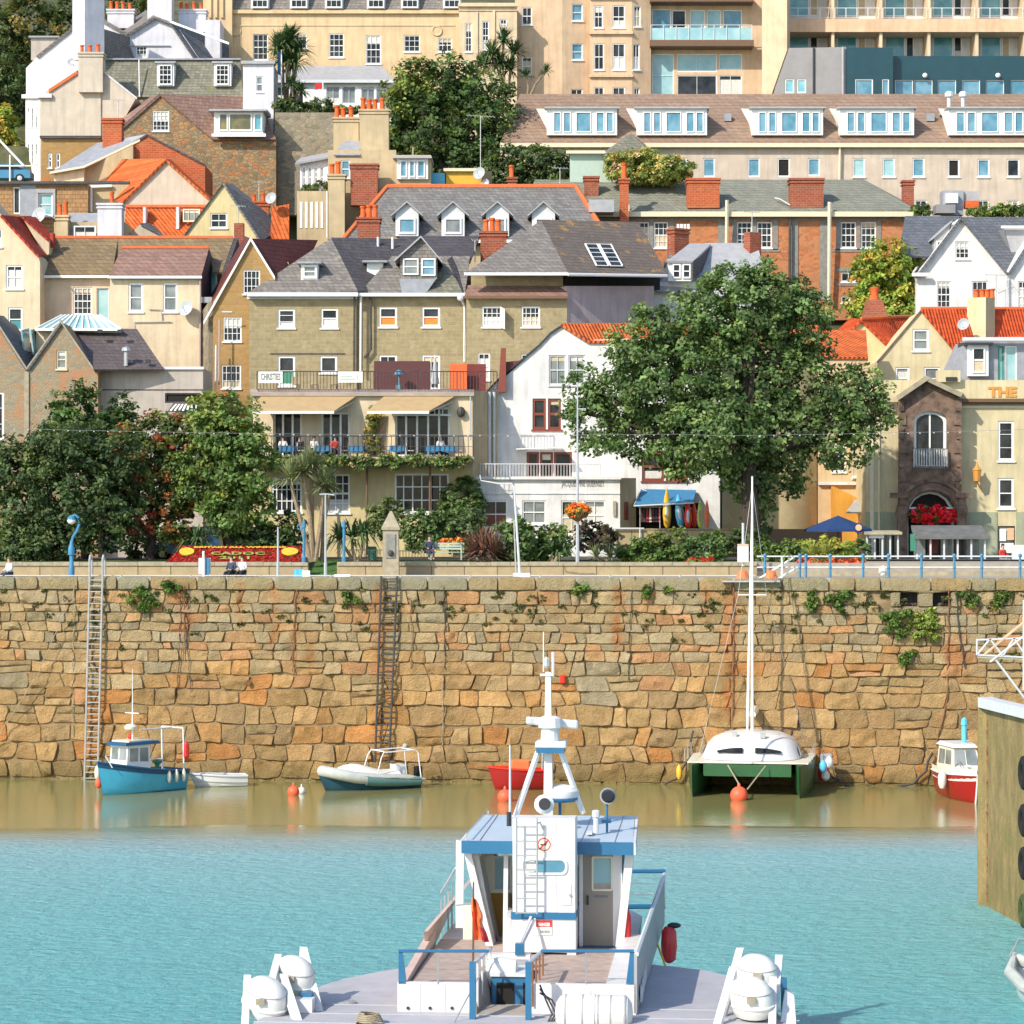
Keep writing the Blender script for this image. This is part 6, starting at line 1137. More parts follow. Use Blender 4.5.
T=glazed('glass sided bus shelter with a sloping grey roof below the arched entrance','bus_shelter','bus shelter',917,985,527,566,150,1.6,5,'felt_grey',.55); mb=MB(); PL(149.8).bar(mb,910.5,534,916,551,0,.15); mb.build('timetable','green_paint',T); mb=MB(); PL(151.4).bar(mb,928,538,937,553,0,.05); mb.build('poster','dark_red_paint',T); mb=MB(); mb.box(tuple(P(940,560,150.9)),tuple(P(980,558.5,151.4))); mb.build('seat','grey_paint',T)
T=glazed('grey framed pair of telephone booths left of the bus shelter','phone_booth','phone booth',867,898,532,564,151,1.0,4,'concrete'); mb=MB(); PL(150.9).bar(mb,869,534.5,884,538,0,.08); mb.build('sign_panel','white_sign',T)
mb=MB(); PL(149).bar(mb,1013,545,1036,562,0,.4); mb.single('noticeboard','white_sign','plain white board at the right edge beyond the railings','board')
person('person in a pale pink top sitting beyond the railings near the right edge',P(1003,568,147),.6,'sit','red_clothes','grey_letter',lean=.05,arm=.05)
# vehicles partly hidden
def car(label,loc,rz,mat,name='parked_car',van=False,L=4.1):
    T=Thing(name,label,'van' if van else 'car',loc,rz,local=True); h=1.9 if van else 1.42; l=L/2
    pr=[(-l,.35),(-l+.05,.8),(-l*.62,.95),(-l*.4,h-.05),(l*.55,h),(l*.92,.98 if not van else h-.1),(l,.85),(l,.35)]
    mb=MB(); mb.prism([Vector((x,-.82,z)) for x,z in pr],(0,1.64,0)); bevel(mb.build('body',mat,T),.07)
    for s in (-1,1): mb=MB(); y=s*.83; mb.prism([(-l*.5,y,.98),(-l*.36,y,h-.16),(l*.5,y,h-.14),(l*.72,y,.98)],(0,s*.015,0)); mb.build('window','glass_dark',T)
    mb=MB(); mb.hexa([(-l*.615,-.72,.97),(-l*.615,.72,.97),(-l*.43,.66,h-.12),(-l*.43,-.66,h-.12),(-l*.6,-.72,.96),(-l*.6,.72,.96),(-l*.42,.66,h-.13),(-l*.42,-.66,h-.13)]); mb.build('windscreen','glass_dark',T)
    for x in (-l*.62,l*.62):
        for s in (-1,1): w=MB().lathe([(.2,-.1),(.32,-.1),(.33,0),(.32,.1),(.2,.1)],(x,s*.78,.33),16,0,(0,1,0)).build('wheel','tyre_rubber',T); MB().lathe([(.18,0),(.19,.04),(.05,.05)],(x,s*.86,.33),10,0,(0,s,0)).build('rim','steel',T,w)
    for s in (-1,1): MB().ball((-l*.98,s*.6,.68),.1,0,8).build('headlight','white_sign',T); MB().ball((l*.98,s*.65,.75),.08,0,8).build('tail_light','red_plastic',T)
car('blue van parked in deep shade behind the dark trees',P(186,559.5,150),0,'boat_blue_dark',van=True); car('blue car parked on the hillside at the far left edge',P(5,184,196),0,'blue_rail_paint'); car('red car at the far left edge behind the garden wall',P(-6,559,150),1.4,'red_plastic')
mb=MB(); mb.tube([P(-10,130,195),P(24,166,195)],.09); mb.tube([P(-15,166,195),P(40,166,195)],.05); mb.tube([P(10,186,195),P(10,155,195)],.06); mb.single('barrier','white_paint','thin white barrier and pole beside the blue hillside car','barrier')
T=Thing('shop_board','dark board with pale lettering bars under the right hand tree','sign',P(238,555,150)); mb=MB(); PL(150).bar(mb,233,523,247,537,0,.1); mb.build('panel','maroon_paint',T); mb=MB(); PL(149.95).bar(mb,235,526,245,527.5,0,.06); PL(149.95).bar(mb,235,530,245,531.5,0,.06); mb.build('lettering','white_sign',T); MB().tube([P(240,560,150.1),P(240,523,150.1)],.06).build('post','wood_brown',T)
# café terrace
def table(label,px,Y,zpy,cloth,group):
    c=P(px,zpy,Y); T=Thing('cafe_table',label,'table',c,group=group,local=True); MB().lathe([(.03,.0),(.25,.02),(.04,.06),(.04,.7)],(0,0,0),8).build('leg','iron_dark',T); mb=MB(); mb.box((-.4,-.4,.70),(.4,.4,.73)); mb.build('top','white_paint',T); mb=MB(); mb.add([(-.42,-.42,.735),(.42,-.42,.735),(.42,.42,.735),(-.42,.42,.735),(-.46,-.47,.42),(.46,-.47,.42),(.46,.47,.42),(-.46,.47,.42),(0,-.5,.30)],[(0,1,2,3),(0,1,5,8,4),(1,2,6,5),(2,3,7,6),(3,0,4,7)]); mb.build('tablecloth',cloth,T); return T
def chair(label,px,Y,zpy,rz,mat,group,name='cafe_chair'):
    c=P(px,zpy,Y); T=Thing(name,label,'chair',c,rz,group,local=True); MB().box((-.22,-.22,.42),(.22,.22,.47)).build('seat',mat,T); MB().box((-.22,.19,.47),(.22,.24,.92)).build('backrest',mat,T)
    for x in (-.2,.17):
        for y in (-.2,.17): MB().box((x,y,0),(x+.03,y+.03,.42)).build('leg','iron_dark',T)
    return T
TL=['left end table with a blue cloth on the planted balcony','blue clothed table between seated people on the balcony','blue clothed table right of the person in red','blue clothed table before the lattice on the balcony','blue clothed table left of the rightmost pair','rightmost blue clothed table on the balcony']
for i,x in enumerate((287,322,357,397,433,448)): table(TL[i],x,156.7,458,'blue_cloth','blue clothed tables on the café balcony')
for i,x in enumerate((272,301,345,368,386,410,422,458)): chair('pale café chair set out beside blue clothed tables on the balcony',x,157-.2*(i%2),458,(1.57 if i%2 else -1.57),'pale_grey_paint' if i%3 else 'navy_clothes','pale café chairs on the balcony')
for x,t,l in ((283,'white_clothes','person in white sitting at the left end of the café balcony'),(300,'black_clothes','person in black sitting on the café balcony, second from the left'),(314,'white_clothes','person in a white shirt seated between black and red clothed diners'),(335,'red_clothes','person in a red top sitting on the café balcony')): person(l,P(x,458,157.2)+Vector((0,0,-.02)),R.uniform(-.8,.8),'sit',t,'navy_clothes')
person('person in a pale shirt seated at the right end of the café balcony',P(440.5,458,157.4),.5,'sit','white_clothes','navy_clothes','wood_brown')
for x,l in ((296,'tan wicker chair on the roof terrace, leftmost of three'),(315,'tan wicker chair on the roof terrace, middle of three'),(334,'tan wicker chair on the roof terrace beside the right sign board')): chair(l,x,159.5,391.5,.3,'tan_render',"wicker chairs on the roof terrace",'wicker_chair')
T=Thing('closed_parasol','closed grey parasol standing by the orange screen on the roof terrace','parasol',P(435,391,159.3)); MB().lathe([(.45,0),(.45,.08),(.05,.1)],P(435,391,159.3),12).build('base','concrete',T); MB().tube([P(435,391,159.3),P(435,355,159.3)],.035).build('pole','white_paint',T); MB().lathe([(.28,0),(.2,.5),(.12,1.2),(.03,1.6)],P(435,384,159.3),9).build('canopy','lead_pale',T)
T=Thing('heater','slim teal patio heater before the maroon screen on the roof terrace','heater',P(399,391,159.2)); MB().lathe([(.2,0),(.2,.35),(.04,.4),(.04,.95),(.3,1.0),(.24,1.2),(.06,1.3)],P(399,391,159.2),10).build('column','glass_sky',T)
# ================================================================ planting
DK=[(.038,.060,.024),(.052,.076,.029),(.030,.048,.020),(.07,.09,.032)]; MIX=[(.05,.07,.02),(.075,.085,.02),(.16,.06,.02,.6),(.22,.05,.03,.35),(.035,.05,.018)]; BR=[(.068,.105,.030),(.088,.125,.036),(.05,.08,.026),(.12,.14,.035,.5)]; YG=[(.15,.19,.035),(.20,.20,.04),(.10,.15,.03),(.26,.18,.04,.5)]; MID=[(.060,.095,.033),(.082,.120,.042),(.044,.070,.026),(.105,.145,.05,.6)]
tree('broadleaf_tree','huge spreading green tree rising in front of the white house and red roofs',(752,548,150),[(738,310,55,42,0),(700,330,48,42),(780,320,52,45),(665,372,55,50),(735,375,66,58,1),(790,385,48,44),(845,398,28,32),(810,345,22,18),(865,372,14,14),(800,300,20,16),(650,315,16,12),(572,410,12,14),(890,412,10,10),(760,272,22,12),(625,402,40,38),(598,425,30,30),(660,432,50,36),(715,432,52,38,-2),(775,430,55,36),(835,438,40,30),(868,408,18,24),(640,352,36,34),(690,455,34,22),(745,468,26,30),(760,505,14,32,1),(782,470,28,24),(590,392,22,28),(730,285,30,20),(884,395,12,14)],151,MID,.19,.62,.62,.55,th=P(0,465,151).z,inner=.3)
tree('broadleaf_tree','dark bushy tree nearest the left edge, in front of the stone house',(40,563,146),[(25,500,40,52),(70,480,42,52),(105,505,36,48),(55,535,45,26),(5,470,26,35),(110,455,30,32),(15,540,26,24),(60,445,34,26)],146,DK,.18,.62,.55,.3)
tree('broadleaf_tree','dark tree with a tall crown rising behind the dark bushy one',(85,560,152),[(76,415,26,32),(62,440,22,28),(98,440,24,30),(120,420,16,26),(128,440,20,30)],153,[(.035,.065,.02),(.05,.085,.025),(.03,.05,.018)],.18,.62,.5,.25)
tree('broadleaf_tree','red and brown tinged tree between the dark tree and the bright green one',(150,563,148),[(140,460,36,40),(165,435,26,26),(178,480,28,40),(130,505,30,40),(165,520,26,30),(180,445,18,30)],148,MIX,.18,.58,.52,.28,inner=.3)
tree('broadleaf_tree','bright green leafy tree with a yellowing top left of the café',(230,562,147),[(225,430,38,38),(205,415,20,22,None or 0,3),(245,460,30,40),(215,478,34,40),(250,500,24,34),(190,470,16,30),(228,510,24,28)],147,BR,.18,.6,.52,.26,inner=.3)
tree('broadleaf_tree','large dense green tree on the upper hillside in front of the ochre hotel',(445,185,206),[(440,85,40,34),(410,90,26,32,0,3),(468,95,32,36),(430,130,46,40),(475,135,38,36),(500,115,22,32),(400,120,18,40),(450,165,44,26),(415,165,30,26),(495,160,26,24)],209,[(.035,.06,.02),(.05,.08,.025),(.028,.045,.018),(.10,.12,.03,.3)],.24,.6,.75,.45)
tree('evergreen_shrub','dark dense evergreen bush right of the large hillside tree',(530,192,203),[(505,168,20,24),(530,165,24,20),(555,165,20,20),(545,180,28,14)],203,DK,.2,.6,.5,.2,cat='bush')
tree('broadleaf_tree','yellowing bushy tree between the red granite house and the white gables',(890,330,186),[(888,262,26,22),(905,285,24,34),(870,285,24,34),(885,315,36,30),(915,310,16,30),(862,305,16,22)],186,YG,.2,.6,.55,.25)
tree('broadleaf_tree','dark leafy tree at the top left corner',(20,190,228),[(30,25,34,34),(0,45,30,40),(62,12,18,22),(15,95,24,36),(40,60,20,26)],228,[(.05,.07,.025),(.07,.085,.03),(.035,.05,.02),(.14,.10,.03,.4)],.28,.6,.85,.35); tree('broadleaf_tree','small yellow green tree low at the far left edge',(4,190,215),[(2,125,14,22),(6,150,12,18),(-10,140,14,22)],215,YG,.24,.6,.6,.2); tree('broadleaf_tree','dark tree low behind the white corner house on the left',(15,190,222),[(12,80,16,30),(8,165,18,22),(-12,100,22,50)],220,DK,.26,.6,.7,.25)
tree('broadleaf_tree','dark green tree between the white chimneys and the ochre hotel',(138,40,236),[(138,14,14,16),(120,6,12,14)],236,[(.06,.08,.03),(.05,.06,.02)],.28,.6,.7,.2)
tree('shrub','yellowing creeper heaped over the low roof under the glazed pyramid',(650,180,199),[(620,165,16,13),(645,163,20,14),(672,168,22,11),(660,175,26,9),(630,176,20,8)],199,[(.13,.15,.04),(.09,.12,.03),(.26,.20,.06,.5),(.35,.26,.14,.3)],.17,.8,.4,.1,cat='shrub')
shrub('clipped dark hedge on top of the grey rubble wall',303,115,54,17,208.5,DK,.16,.7,.35,'hedge',cat='hedge'); shrub('low bright green planting beside the clipped hedge',352,113,40,9,210,MID,.16,.7,.35); shrub('row of green bushes on the roof edge behind the white gables',1000,216,60,11,191,BR,.16,.7,.35); shrub('small green bush left of the air plant boxes',921,215,18,9,192,MID,.15,.7,.3); shrub('dark creeper on the wall behind the tall slatted building',318,235,14,36,199,DK,.15,.6,.35); shrub('low bush beside the satellite dish above the yellow gable',315,192,26,10,199,[(.09,.10,.04),(.05,.07,.02)],.15,.6,.3)
palm('palm_tree','shaggy palm in front of the ochre hotel windows',(287,110,211),[(285,46),(298,52,.4),(278,50,-.3),(290,40,.2),(294,64,.2),(283,62,0)],211,1.9,120,w=.13,lm='palm_leaf_dark'); palm('palm_tree','low fan palm between the two flagpoles',(293,108,210),[(292,86),(300,92,.3)],210,1.2,90,w=.11,lm='palm_leaf_dark')
palm('cabbage_palm','tall cabbage palm with a bushy head left of the peach hotel',(505,95,214),[(503,42),(514,54,.4),(492,56,-.3),(500,66,.2),(484,66,0),(510,70,.1)],214,1.7,110,w=.12,lm='palm_leaf_dark'); palm('cabbage_palm','forked cabbage palm with two heads against the peach hotel',(528,95,214),[(546,72),(526,76,.3)],214,1.0,80,w=.08,lm='palm_leaf_dark')
palm('cabbage_palm','large multi stemmed cabbage palm in front of the café windows',(314,560,141),[(303,473,0),(312,466,.5),(290,480,-.3),(324,487,.4)],141,1.4,150,tr=.12,w=.085,droop=.2); palm('cabbage_palm','smaller cabbage palm right of the large one',(321,560,141.5),[(330,492,0),(328,480,.3)],141.5,1.0,90,tr=.10,w=.08,droop=.2); palm('fern_palm','low arching palm in shade left of the flower bed',(195,560,144),[(196,541),(198,543,.2)],144,1.4,34,w=.14,lm='palm_leaf_dark',droop=.6)
palm('fern_palm','low green arching palm right of the cabbage palms',(357,562,143),[(352,538),(340,540,.2),(362,537,-.2)],143,1.5,44,w=.14,lm='palm_leaf_dark',droop=.6); palm('flax_plant','reddish purple flax clump right of the green bench',(484,562,141),[(484,556),(474,556,.3),(494,556,-.3),(484,550,.3)],141,1.75,75,cat='plant',lm='phormium',w=.11,droop=.15)
palm('flax_plant','grey green sword leaved clump below the hanging basket',(603,562,141),[(596,557),(610,557,.2)],141,.9,60,cat='plant',w=.09,droop=.15); palm('flax_plant','yellow tinged sword leaved clump behind the blue railings',(818,562,141),[(812,556),(825,556,.2)],141,1.1,60,cat='plant',lm='yellow_blades',w=.09,droop=.2); palm('fern_palm','low fern palm right of the hoist post',(553,562,140.5),[(552,552),(560,551,.2)],140.5,1.1,46,w=.13,lm='palm_leaf_dark',droop=.6)
SH=[('round green bush under the left café windows',280,556,44,40,148,DK),('leafy bush against the café wall right of the pointed pillar',425,548,40,38,150,MID),('tall grey green bush below the right café windows',452,545,50,36,151,[(.07,.095,.045),(.05,.075,.03)]),('slender pale bush left of the right café windows',384,538,20,40,153,[(.10,.12,.05),(.07,.09,.03)]),('green bush left of the hoist post',512,562,30,40,142,MID),('broad green bush between hoist post and hanging basket',541,560,48,46,144,BR),('dark purple leaved bush below the shop windows',597,550,36,32,146,[(.045,.03,.03),(.07,.06,.035),(.03,.04,.02)]),('low bright green bush before the shop corner',640,562,40,22,142,BR),('tall green clump below the upright kayaks',668,562,40,34,143,BR),('green bush right of the upright kayaks',702,562,38,32,143,MID),('dark bush at the foot of the big tree',738,556,40,26,147,DK),('leafy green bush left of the navy parasol',780,561,46,24,142,BR),('leafy green bush in front of the navy parasol',826,558,50,20,143,YG),('dark shrub behind the flower bed',265,552,60,26,147,DK),('dark shrub in shade behind the low palm',160,560,60,26,150,DK),('small green bush left of the telephone booths',858,560,16,20,146,MID),('bushy plant at the left edge behind the garden wall',20,562,50,22,143,DK)]
for l,x,y,w,h,Y,p in SH: shrub(l,x,y,w,h,Y,p,.15,.55,.32)
FL=[('yellow and orange flowers beside the green bench',450,549,26,10,145,[(.6,.30,.03),(.6,.12,.03),(.08,.12,.03)]),('red flowers in the border behind the blue railings',832,567,66,9,138.5,[(.5,.05,.03),(.45,.12,.04),(.07,.10,.03)]),('red flowers by the garden wall below the shop',700,564,24,6,140,[(.55,.04,.03),(.08,.13,.03)])]
for l,x,y,w,h,Y,p in FL: shrub(l,x,y,w,h,Y,p,.09,.9,.2,'flowers',cat='flowers')
lo=[]
for i in range(26): lo.append((Xat(266+i*8,155.7),155.6,Zat(461+R.uniform(-2,2),155.6),.38,.3,R.uniform(.22,.45)))
p,n,s,c=crown_points(lo,.6,.11,.24,[(.08,.12,.035),(.12,.14,.05),(.06,.09,.03),(.35,.25,.15,.2)],.2); T=Thing('balcony_planting','trailing green plants along the café balcony edge','plants',P(370,464,155.6)); o_=leaf_object('foliage',p,n,s,c,T.org); o_.parent=T.o; mb=MB(); PL(155.75).bar(mb,262,459,473,463,-.1,.15); mb.build('trough','wood_brown',T)
lo=[(Xat(371+R.uniform(-4,4),157.6),157.7,Zat(y,157.7),.3,.12,.4) for y in range(412,456,6)]; p,n,s,c=crown_points(lo,.5,.11,.22,[(.12,.13,.03),(.20,.16,.04),(.07,.09,.03)],.2); T=Thing('climber','thin climbing plant on the lattice between the two awnings','climber',P(374,458,157.7)); o_=leaf_object('foliage',p,n,s,c,T.org); o_.parent=T.o
def rc(l,px,py,h,cat='plant'): shrub(l,px,py,12,h,157.3,MID,.12,.6,.25,'climber',cat=cat)
rc('slim climber on the café wall right of the lower windows',459,546,62)
# flags by the conservatory
for x,y0,y1,m,l in ((281.5,50,108,'boat_blue_dark','flagpole with a furled dark blue flag before the ochre hotel'),(323,82,108,'signal_red','short flagpole with a red and white flag by the conservatory')):
    T=Thing('flagpole',l,'flagpole',P(x,y1,210)); MB().tube([P(x,y1,210),P(x,y0,210)],.05).build('pole','white_paint',T); mb=MB(); w=8 if y0>60 else 4
    mb.hexa([P(x,y0+6 if w>5 else y0+26,210),P(x-w,y0+8 if w>5 else y0+24,209.8),P(x-w,y0+1 if w>5 else y0+2,209.9),P(x,y0+1 if w>5 else y0+1,210),P(x,y0+6 if w>5 else y0+26,210.05),P(x-w,y0+8 if w>5 else y0+24,209.85),P(x-w,y0+1 if w>5 else y0+2,209.95),P(x,y0+1 if w>5 else y0+1,210.05)]); mb.build('flag',m,T)
MB().lathe([(.22,0),(.26,.7),(.2,.75)],P(372,560,144),10).single('litter_bin','green_paint','small green litter bin on the lawn left of the pointed pillar','bin')
mb=MB(); [mb.tube([P(x,562,140.3),P(x,549,140.3)],.025,4) for x in range(350,384,3)]; mb.tube([P(349,550,140.3),P(384,550,140.3)],.03,4); mb.tube([P(349,560,140.3),P(384,560,140.3)],.03,4); T=Thing('iron_fence','black iron fence left of the pointed pillar','fence',P(366,562,140.3)); mb.build('panel','iron_dark',T)
mb=MB(); [mb.tube([P(x,562,140.3),P(x,550,140.3)],.025,4) for x in range(400,432,3)]; mb.tube([P(399,551,140.3),P(432,551,140.3)],.03,4); T=Thing('iron_fence','black iron fence right of the pointed pillar','fence',P(416,562,140.3)); mb.build('panel','iron_dark',T)
# ================================================================ boats, buoys, pier, ferry
t=NT('clear_glass',.03,.5); tr=t.n('BsdfTransparent',{'Color':(.86,.95,.96)}); mx=t.n('MixShader',{0:.14}); t.t.links.new(tr.outputs[0],mx.inputs[1]); t.t.links.new(t.b.outputs[0],mx.inputs[2]); t.col((.3,.4,.42)); t.t.links.new(mx.outputs[0],t.t.nodes['Material Output'].inputs[0])
def loft(mb,rings,m=0,close=False,caps=True):
    n=len(rings[0]); b=len(mb.v); vs=[p for r in rings for p in r]; fs=[]
    for i in range(len(rings)-1):
        for j in range(n if close else n-1): fs.append((i*n+j,i*n+(j+1)%n,(i+1)*n+(j+1)%n,(i+1)*n+j))
    if caps: fs+=[tuple(range(n)),tuple(range((len(rings)-1)*n,len(rings)*n))]
    return mb.add(vs,fs,m)
def hullrings(L,B,s0,s1,keel=-.35,flare=.78,p=2.4,rake=.35,n=14,scale=1.0):
    """stern at y=-L/2, stem at +L/2; returns rings port gunwale -> keel -> starboard gunwale"""
    R_=[]
    for i in range(n+1):
        t=i/n; y=-L/2+L*t; b=B/2*max(.0,1-max(0,(t-.35)/.65)**p)*(.86+.14*min(1,t*3)); sh=s0+(s1-s0)*t**1.8; zk=keel*(1-t**6)
        ry=rake*t**3; b=max(b,.015)
        R_.append([Vector((s*b*w*scale,y+ry*h,zk+(sh-zk)*h)) for s,w,h in ((-1,1,1),(-1,(1+flare)/2,.62),(-1,flare,.3),(-1,flare*.55,.08),(1,0,0),(1,flare*.55,.08),(1,flare,.3),(1,(1+flare)/2,.62),(1,1,1))])
    return R_
def boat(name,label,loc,rz,L,B,s0,s1,hm,rimm,deckz=.25,cat='boat',bottom=None,**kw):
    T=Thing(name,label,cat,loc,rz,local=True); rg=hullrings(L,B,s0,s1,**kw); mb=MB(); loft(mb,rg,caps=False); mb.poly(rg[0]); ob=mb.build('hull',hm,T,smooth=True)
    d=MB(); a=[r[0]*.97+Vector((0,0,-deckz)) for r in rg[:-1]]; c=[r[-1]*.97+Vector((0,0,-deckz)) for r in rg[:-1]]
    for i in range(len(a)-1): d.add([a[i],c[i],c[i+1],a[i+1]],[(0,1,2,3)])
    d.build('deck','boat_white' if hm!='boat_white' else 'lead_pale',T)
    g=MB(); g.tube([r[0] for r in rg],.055,6); g.tube([r[-1] for r in rg[::-1]],.055,6); g.tube([rg[0][0],rg[0][-1]],.05,6); g.build('gunwale',rimm,T,smooth=True)
    return T,rg
def wp(px,py): Y=H*F/(py-HZ); return Vector((Xat(px,Y),Y,0))
def fender(T,c,m,r=.13,l=.5): return MB().lathe([(.03,-l/2-.05),(r*.6,-l/2),(r,-l/4),(r,l/4),(r*.6,l/2),(.03,l/2+.08)],c,10).build('fender',m,T,smooth=True)
# ---- blue fishing boat
T,rg=boat('fishing_boat','small bright blue fishing boat with a white wheelhouse moored beside the hooped ladder',wp(140,791.5),math.radians(142),4.9,2.2,.95,1.62,'boat_teal','boat_blue_dark',.22)
g=MB(); 
for s in (0,-1): loft(g,[[r[s]*1.004,r[s].lerp(r[1 if s==0 else -2],.42)*1.012] for r in rg],caps=False)
g.build('sheer_band','boat_blue_dark',T)
w=MB(); a=[(-.76,.0,.8),(.76,.0,.8),(.62,1.5,.95),(-.62,1.5,.95)]; b=[(-.72,.02,2.35),(.72,.02,2.35),(.58,1.35,2.35),(-.58,1.35,2.35)]; w.add(a+b,[(0,1,5,4),(1,2,6,5),(2,3,7,6),(3,0,4,7),(4,5,6,7)]); W_=w.build('wheelhouse','boat_white',T)
def quadwin(T,a,b,c,d,u0,u1,v0,v1,m,off,parent=None,name='window'):
    a,b,c,d=[Vector(x) for x in (a,b,c,d)]; q=lambda u,v:(a.lerp(b,u)).lerp(d.lerp(c,u),v); n=(b-a).cross(d-a).normalized()*off
    pts=[q(u0,v0),q(u1,v0),q(u1,v1),q(u0,v1)]; mb=MB(); mb.hexa([p+n for p in pts]+[p-n*.2 for p in pts]); return mb.build(name,m,T,parent)
for u0,u1 in ((.08,.46),(.54,.92)): quadwin(T,a[2],a[3],b[3],b[2],u0,u1,.5,.9,'glass_grey',.015,W_)
for s,(i,j) in enumerate(((1,2),(3,0))):
    for u0,u1 in ((.1,.46),(.54,.9)): quadwin(T,a[i],a[j],b[j],b[i],u0,u1,.46,.9,'glass_grey',.015,W_)
w=MB(); w.add([(-.85,-.55,2.35),(.85,-.55,2.35),(.7,1.6,2.35),(-.7,1.6,2.35),(-.8,-.5,2.50),(.8,-.5,2.50),(.65,1.5,2.50),(-.65,1.5,2.50)],[(0,1,5,4),(1,2,6,5),(2,3,7,6),(3,0,4,7),(4,5,6,7),(3,2,1,0)]); w.build('wheelhouse_roof','boat_blue_dark',T); w=MB(); w.box((-.6,-.3,2.50),(.6,1.3,2.57)); w.build('roof_top','boat_cream',T)
MB().tube([(0,.5,2.5),(0,.5,3.9),(0,.5,6.0)],[.05,.035,.015],6).build('mast','boat_white',T); MB().tube([(-.45,.5,3.85),(.5,.5,3.85)],.03).build('yard','boat_white',T); MB().lathe([(.05,0),(.3,.03),(.33,.15),(.2,.27),(.05,.29)],(0,.62,3.05),12).build('radar_dome','boat_cream',T,smooth=True); MB().ball((.15,.5,2.7),.14,0,8).build('horn','red_plastic',T)
for s in (-.75,.75): MB().tube([(s,-2.25,.9),(s,-2.2,3.0)],.045).build('gantry_leg','boat_white',T)
MB().tube([(-.75,-2.2,3.0),(.75,-2.2,3.0)],.045).tube([(.0,-2.2,3.0),(0,.0,3.0)],.04).build('gantry','boat_white',T); MB().tube([(.75,-2.2,1.4),(.75,-.4,1.4)],.04).build('grab_rail','boat_white',T)
MB().lathe([(.05,-.45),(.17,-.3),(.15,.3),(.04,.45)],(-.80,-2.35,1.9),8).build('dan_flag','signal_red',T); MB().lathe([(.22,0),(.12,.1),(.12,.3),(.25,.4),(.25,.5),(.1,.55)],(.35,-1.5,.9),10).build('winch','green_paint',T); MB().lathe([(.12,0),(.12,.7),(.16,.75),(.1,.8)],(.4,-.7,.9),8).build('engine_vent','boat_blue_dark',T)
for y in (-.9,-1.4,-1.9): fender(T,(-1.10,y,.72),'boat_cream',.1,.5)
fender(T,(.42,2.35,.55),'buoy_orange',.17,.4); fender(T,(.85,2.0,1.0),'boat_cream',.15,.6); MB().tube([(.3,2.0,1.35),(-.25,2.5,1.9),(-.5,2.3,1.35)],.03).build('pulpit','boat_white',T)
# ---- white dinghy
T,rg=boat('dinghy','small white open rowing dinghy lying astern of the blue fishing boat',wp(221,786),math.radians(104),2.55,1.15,.52,.66,'boat_white','pale_grey_paint',.3,keel=-.15)
for y in (-.6,.2): MB().box((-.48,y-.12,.36),(.48,y+.12,.4)).build('thwart','boat_cream',T)
# ---- rigid inflatable
T=Thing('inflatable_boat','grey and teal rigid inflatable boat with a tubular arch, below the rusty ladder','boat',wp(371,788.5),math.radians(118),local=True)
rg=hullrings(4.9,1.7,.45,.75,keel=-.3,p=2.6); mb=MB(); loft(mb,rg,caps=False); mb.poly(rg[0]); mb.build('hull','antifoul_blue',T,smooth=True)
path=[(-.88,-2.55,.42),(-.9,-1.5,.45),(-.9,0,.52),(-.82,1.2,.66),(-.55,2.1,.86),(0,2.62,.98),(.55,2.1,.86),(.82,1.2,.66),(.9,0,.52),(.9,-1.5,.45),(.88,-2.55,.42)]; rr=[.06,.27,.28,.28,.28,.28,.28,.28,.28,.27,.06]
MB().tube(path,rr,14).build('tube','rib_grey',T,smooth=True); 
for s in (1,): MB().tube([(s*.93,-2.2,.42),(s*.95,-1.0,.46),(s*.94,.3,.55),(s*.86,1.2,.66)],[.23,.27,.275,.27],12).build('side_patch','rib_teal',T,smooth=True)
MB().tube([(-.93,-2.2,.36),(-.95,-1.0,.40),(-.945,.2,.47),(-.92,.7,.52)],[.22,.265,.275,.265],12).build('side_patch','rib_teal',T,smooth=True)
rp=[(-1.17,-2.3,.55),(-1.18,-1.6,.52),(-1.19,-.8,.6),(-1.17,0,.6),(-1.1,.7,.72),(-1.0,1.4,.76),(-.7,2.2,1.0)]; MB().tube(rp,.02,4).build('grab_line','rope',T); MB().tube([(-x,y,z) for x,y,z in rp],.02,4).build('grab_line','rope',T)
mb=MB(); cov=[]
for i in range(9):
    t_=i/8; y=1.9-3.2*t_; h=.85+.42*math.sin(math.pi*min(1,t_*1.25+.12))*(1-.5*t_); w_=.3+.5*min(1,t_*2.2); cov.append([Vector((w_*math.cos(q),y,.62+(h-.55)*math.sin(q))) for q in [math.pi*k/8 for k in range(9)]])
loft(mb,cov); mb.build('cover','canister_white',T,smooth=True); MB().box((-.35,-1.7,.5),(.35,-1.2,1.15)).build('seat_box','boat_white',T)
for s in (-1,1): MB().tube([(s*.82,-2.35,.5),(s*.78,-2.2,1.75),(s*.76,-2.05,1.88),(s*.76,-.35,1.82),(s*.80,-.2,1.6),(s*.86,.1,.6)],.032).build('arch_leg','boat_white',T)
for y_ in (-2.05,-.35): MB().tube([(-.76,y_,1.86),(.76,y_,1.86)],.035).build('arch','boat_white',T); MB().ball((.5,-2.1,1.98),.13,0,8).build('lamp','boat_white',T); mb=MB(); mb.box((-.2,-2.75,.2),(.2,-2.4,1.0)); bevel(mb.build('outboard','dark_paint',T),.06)
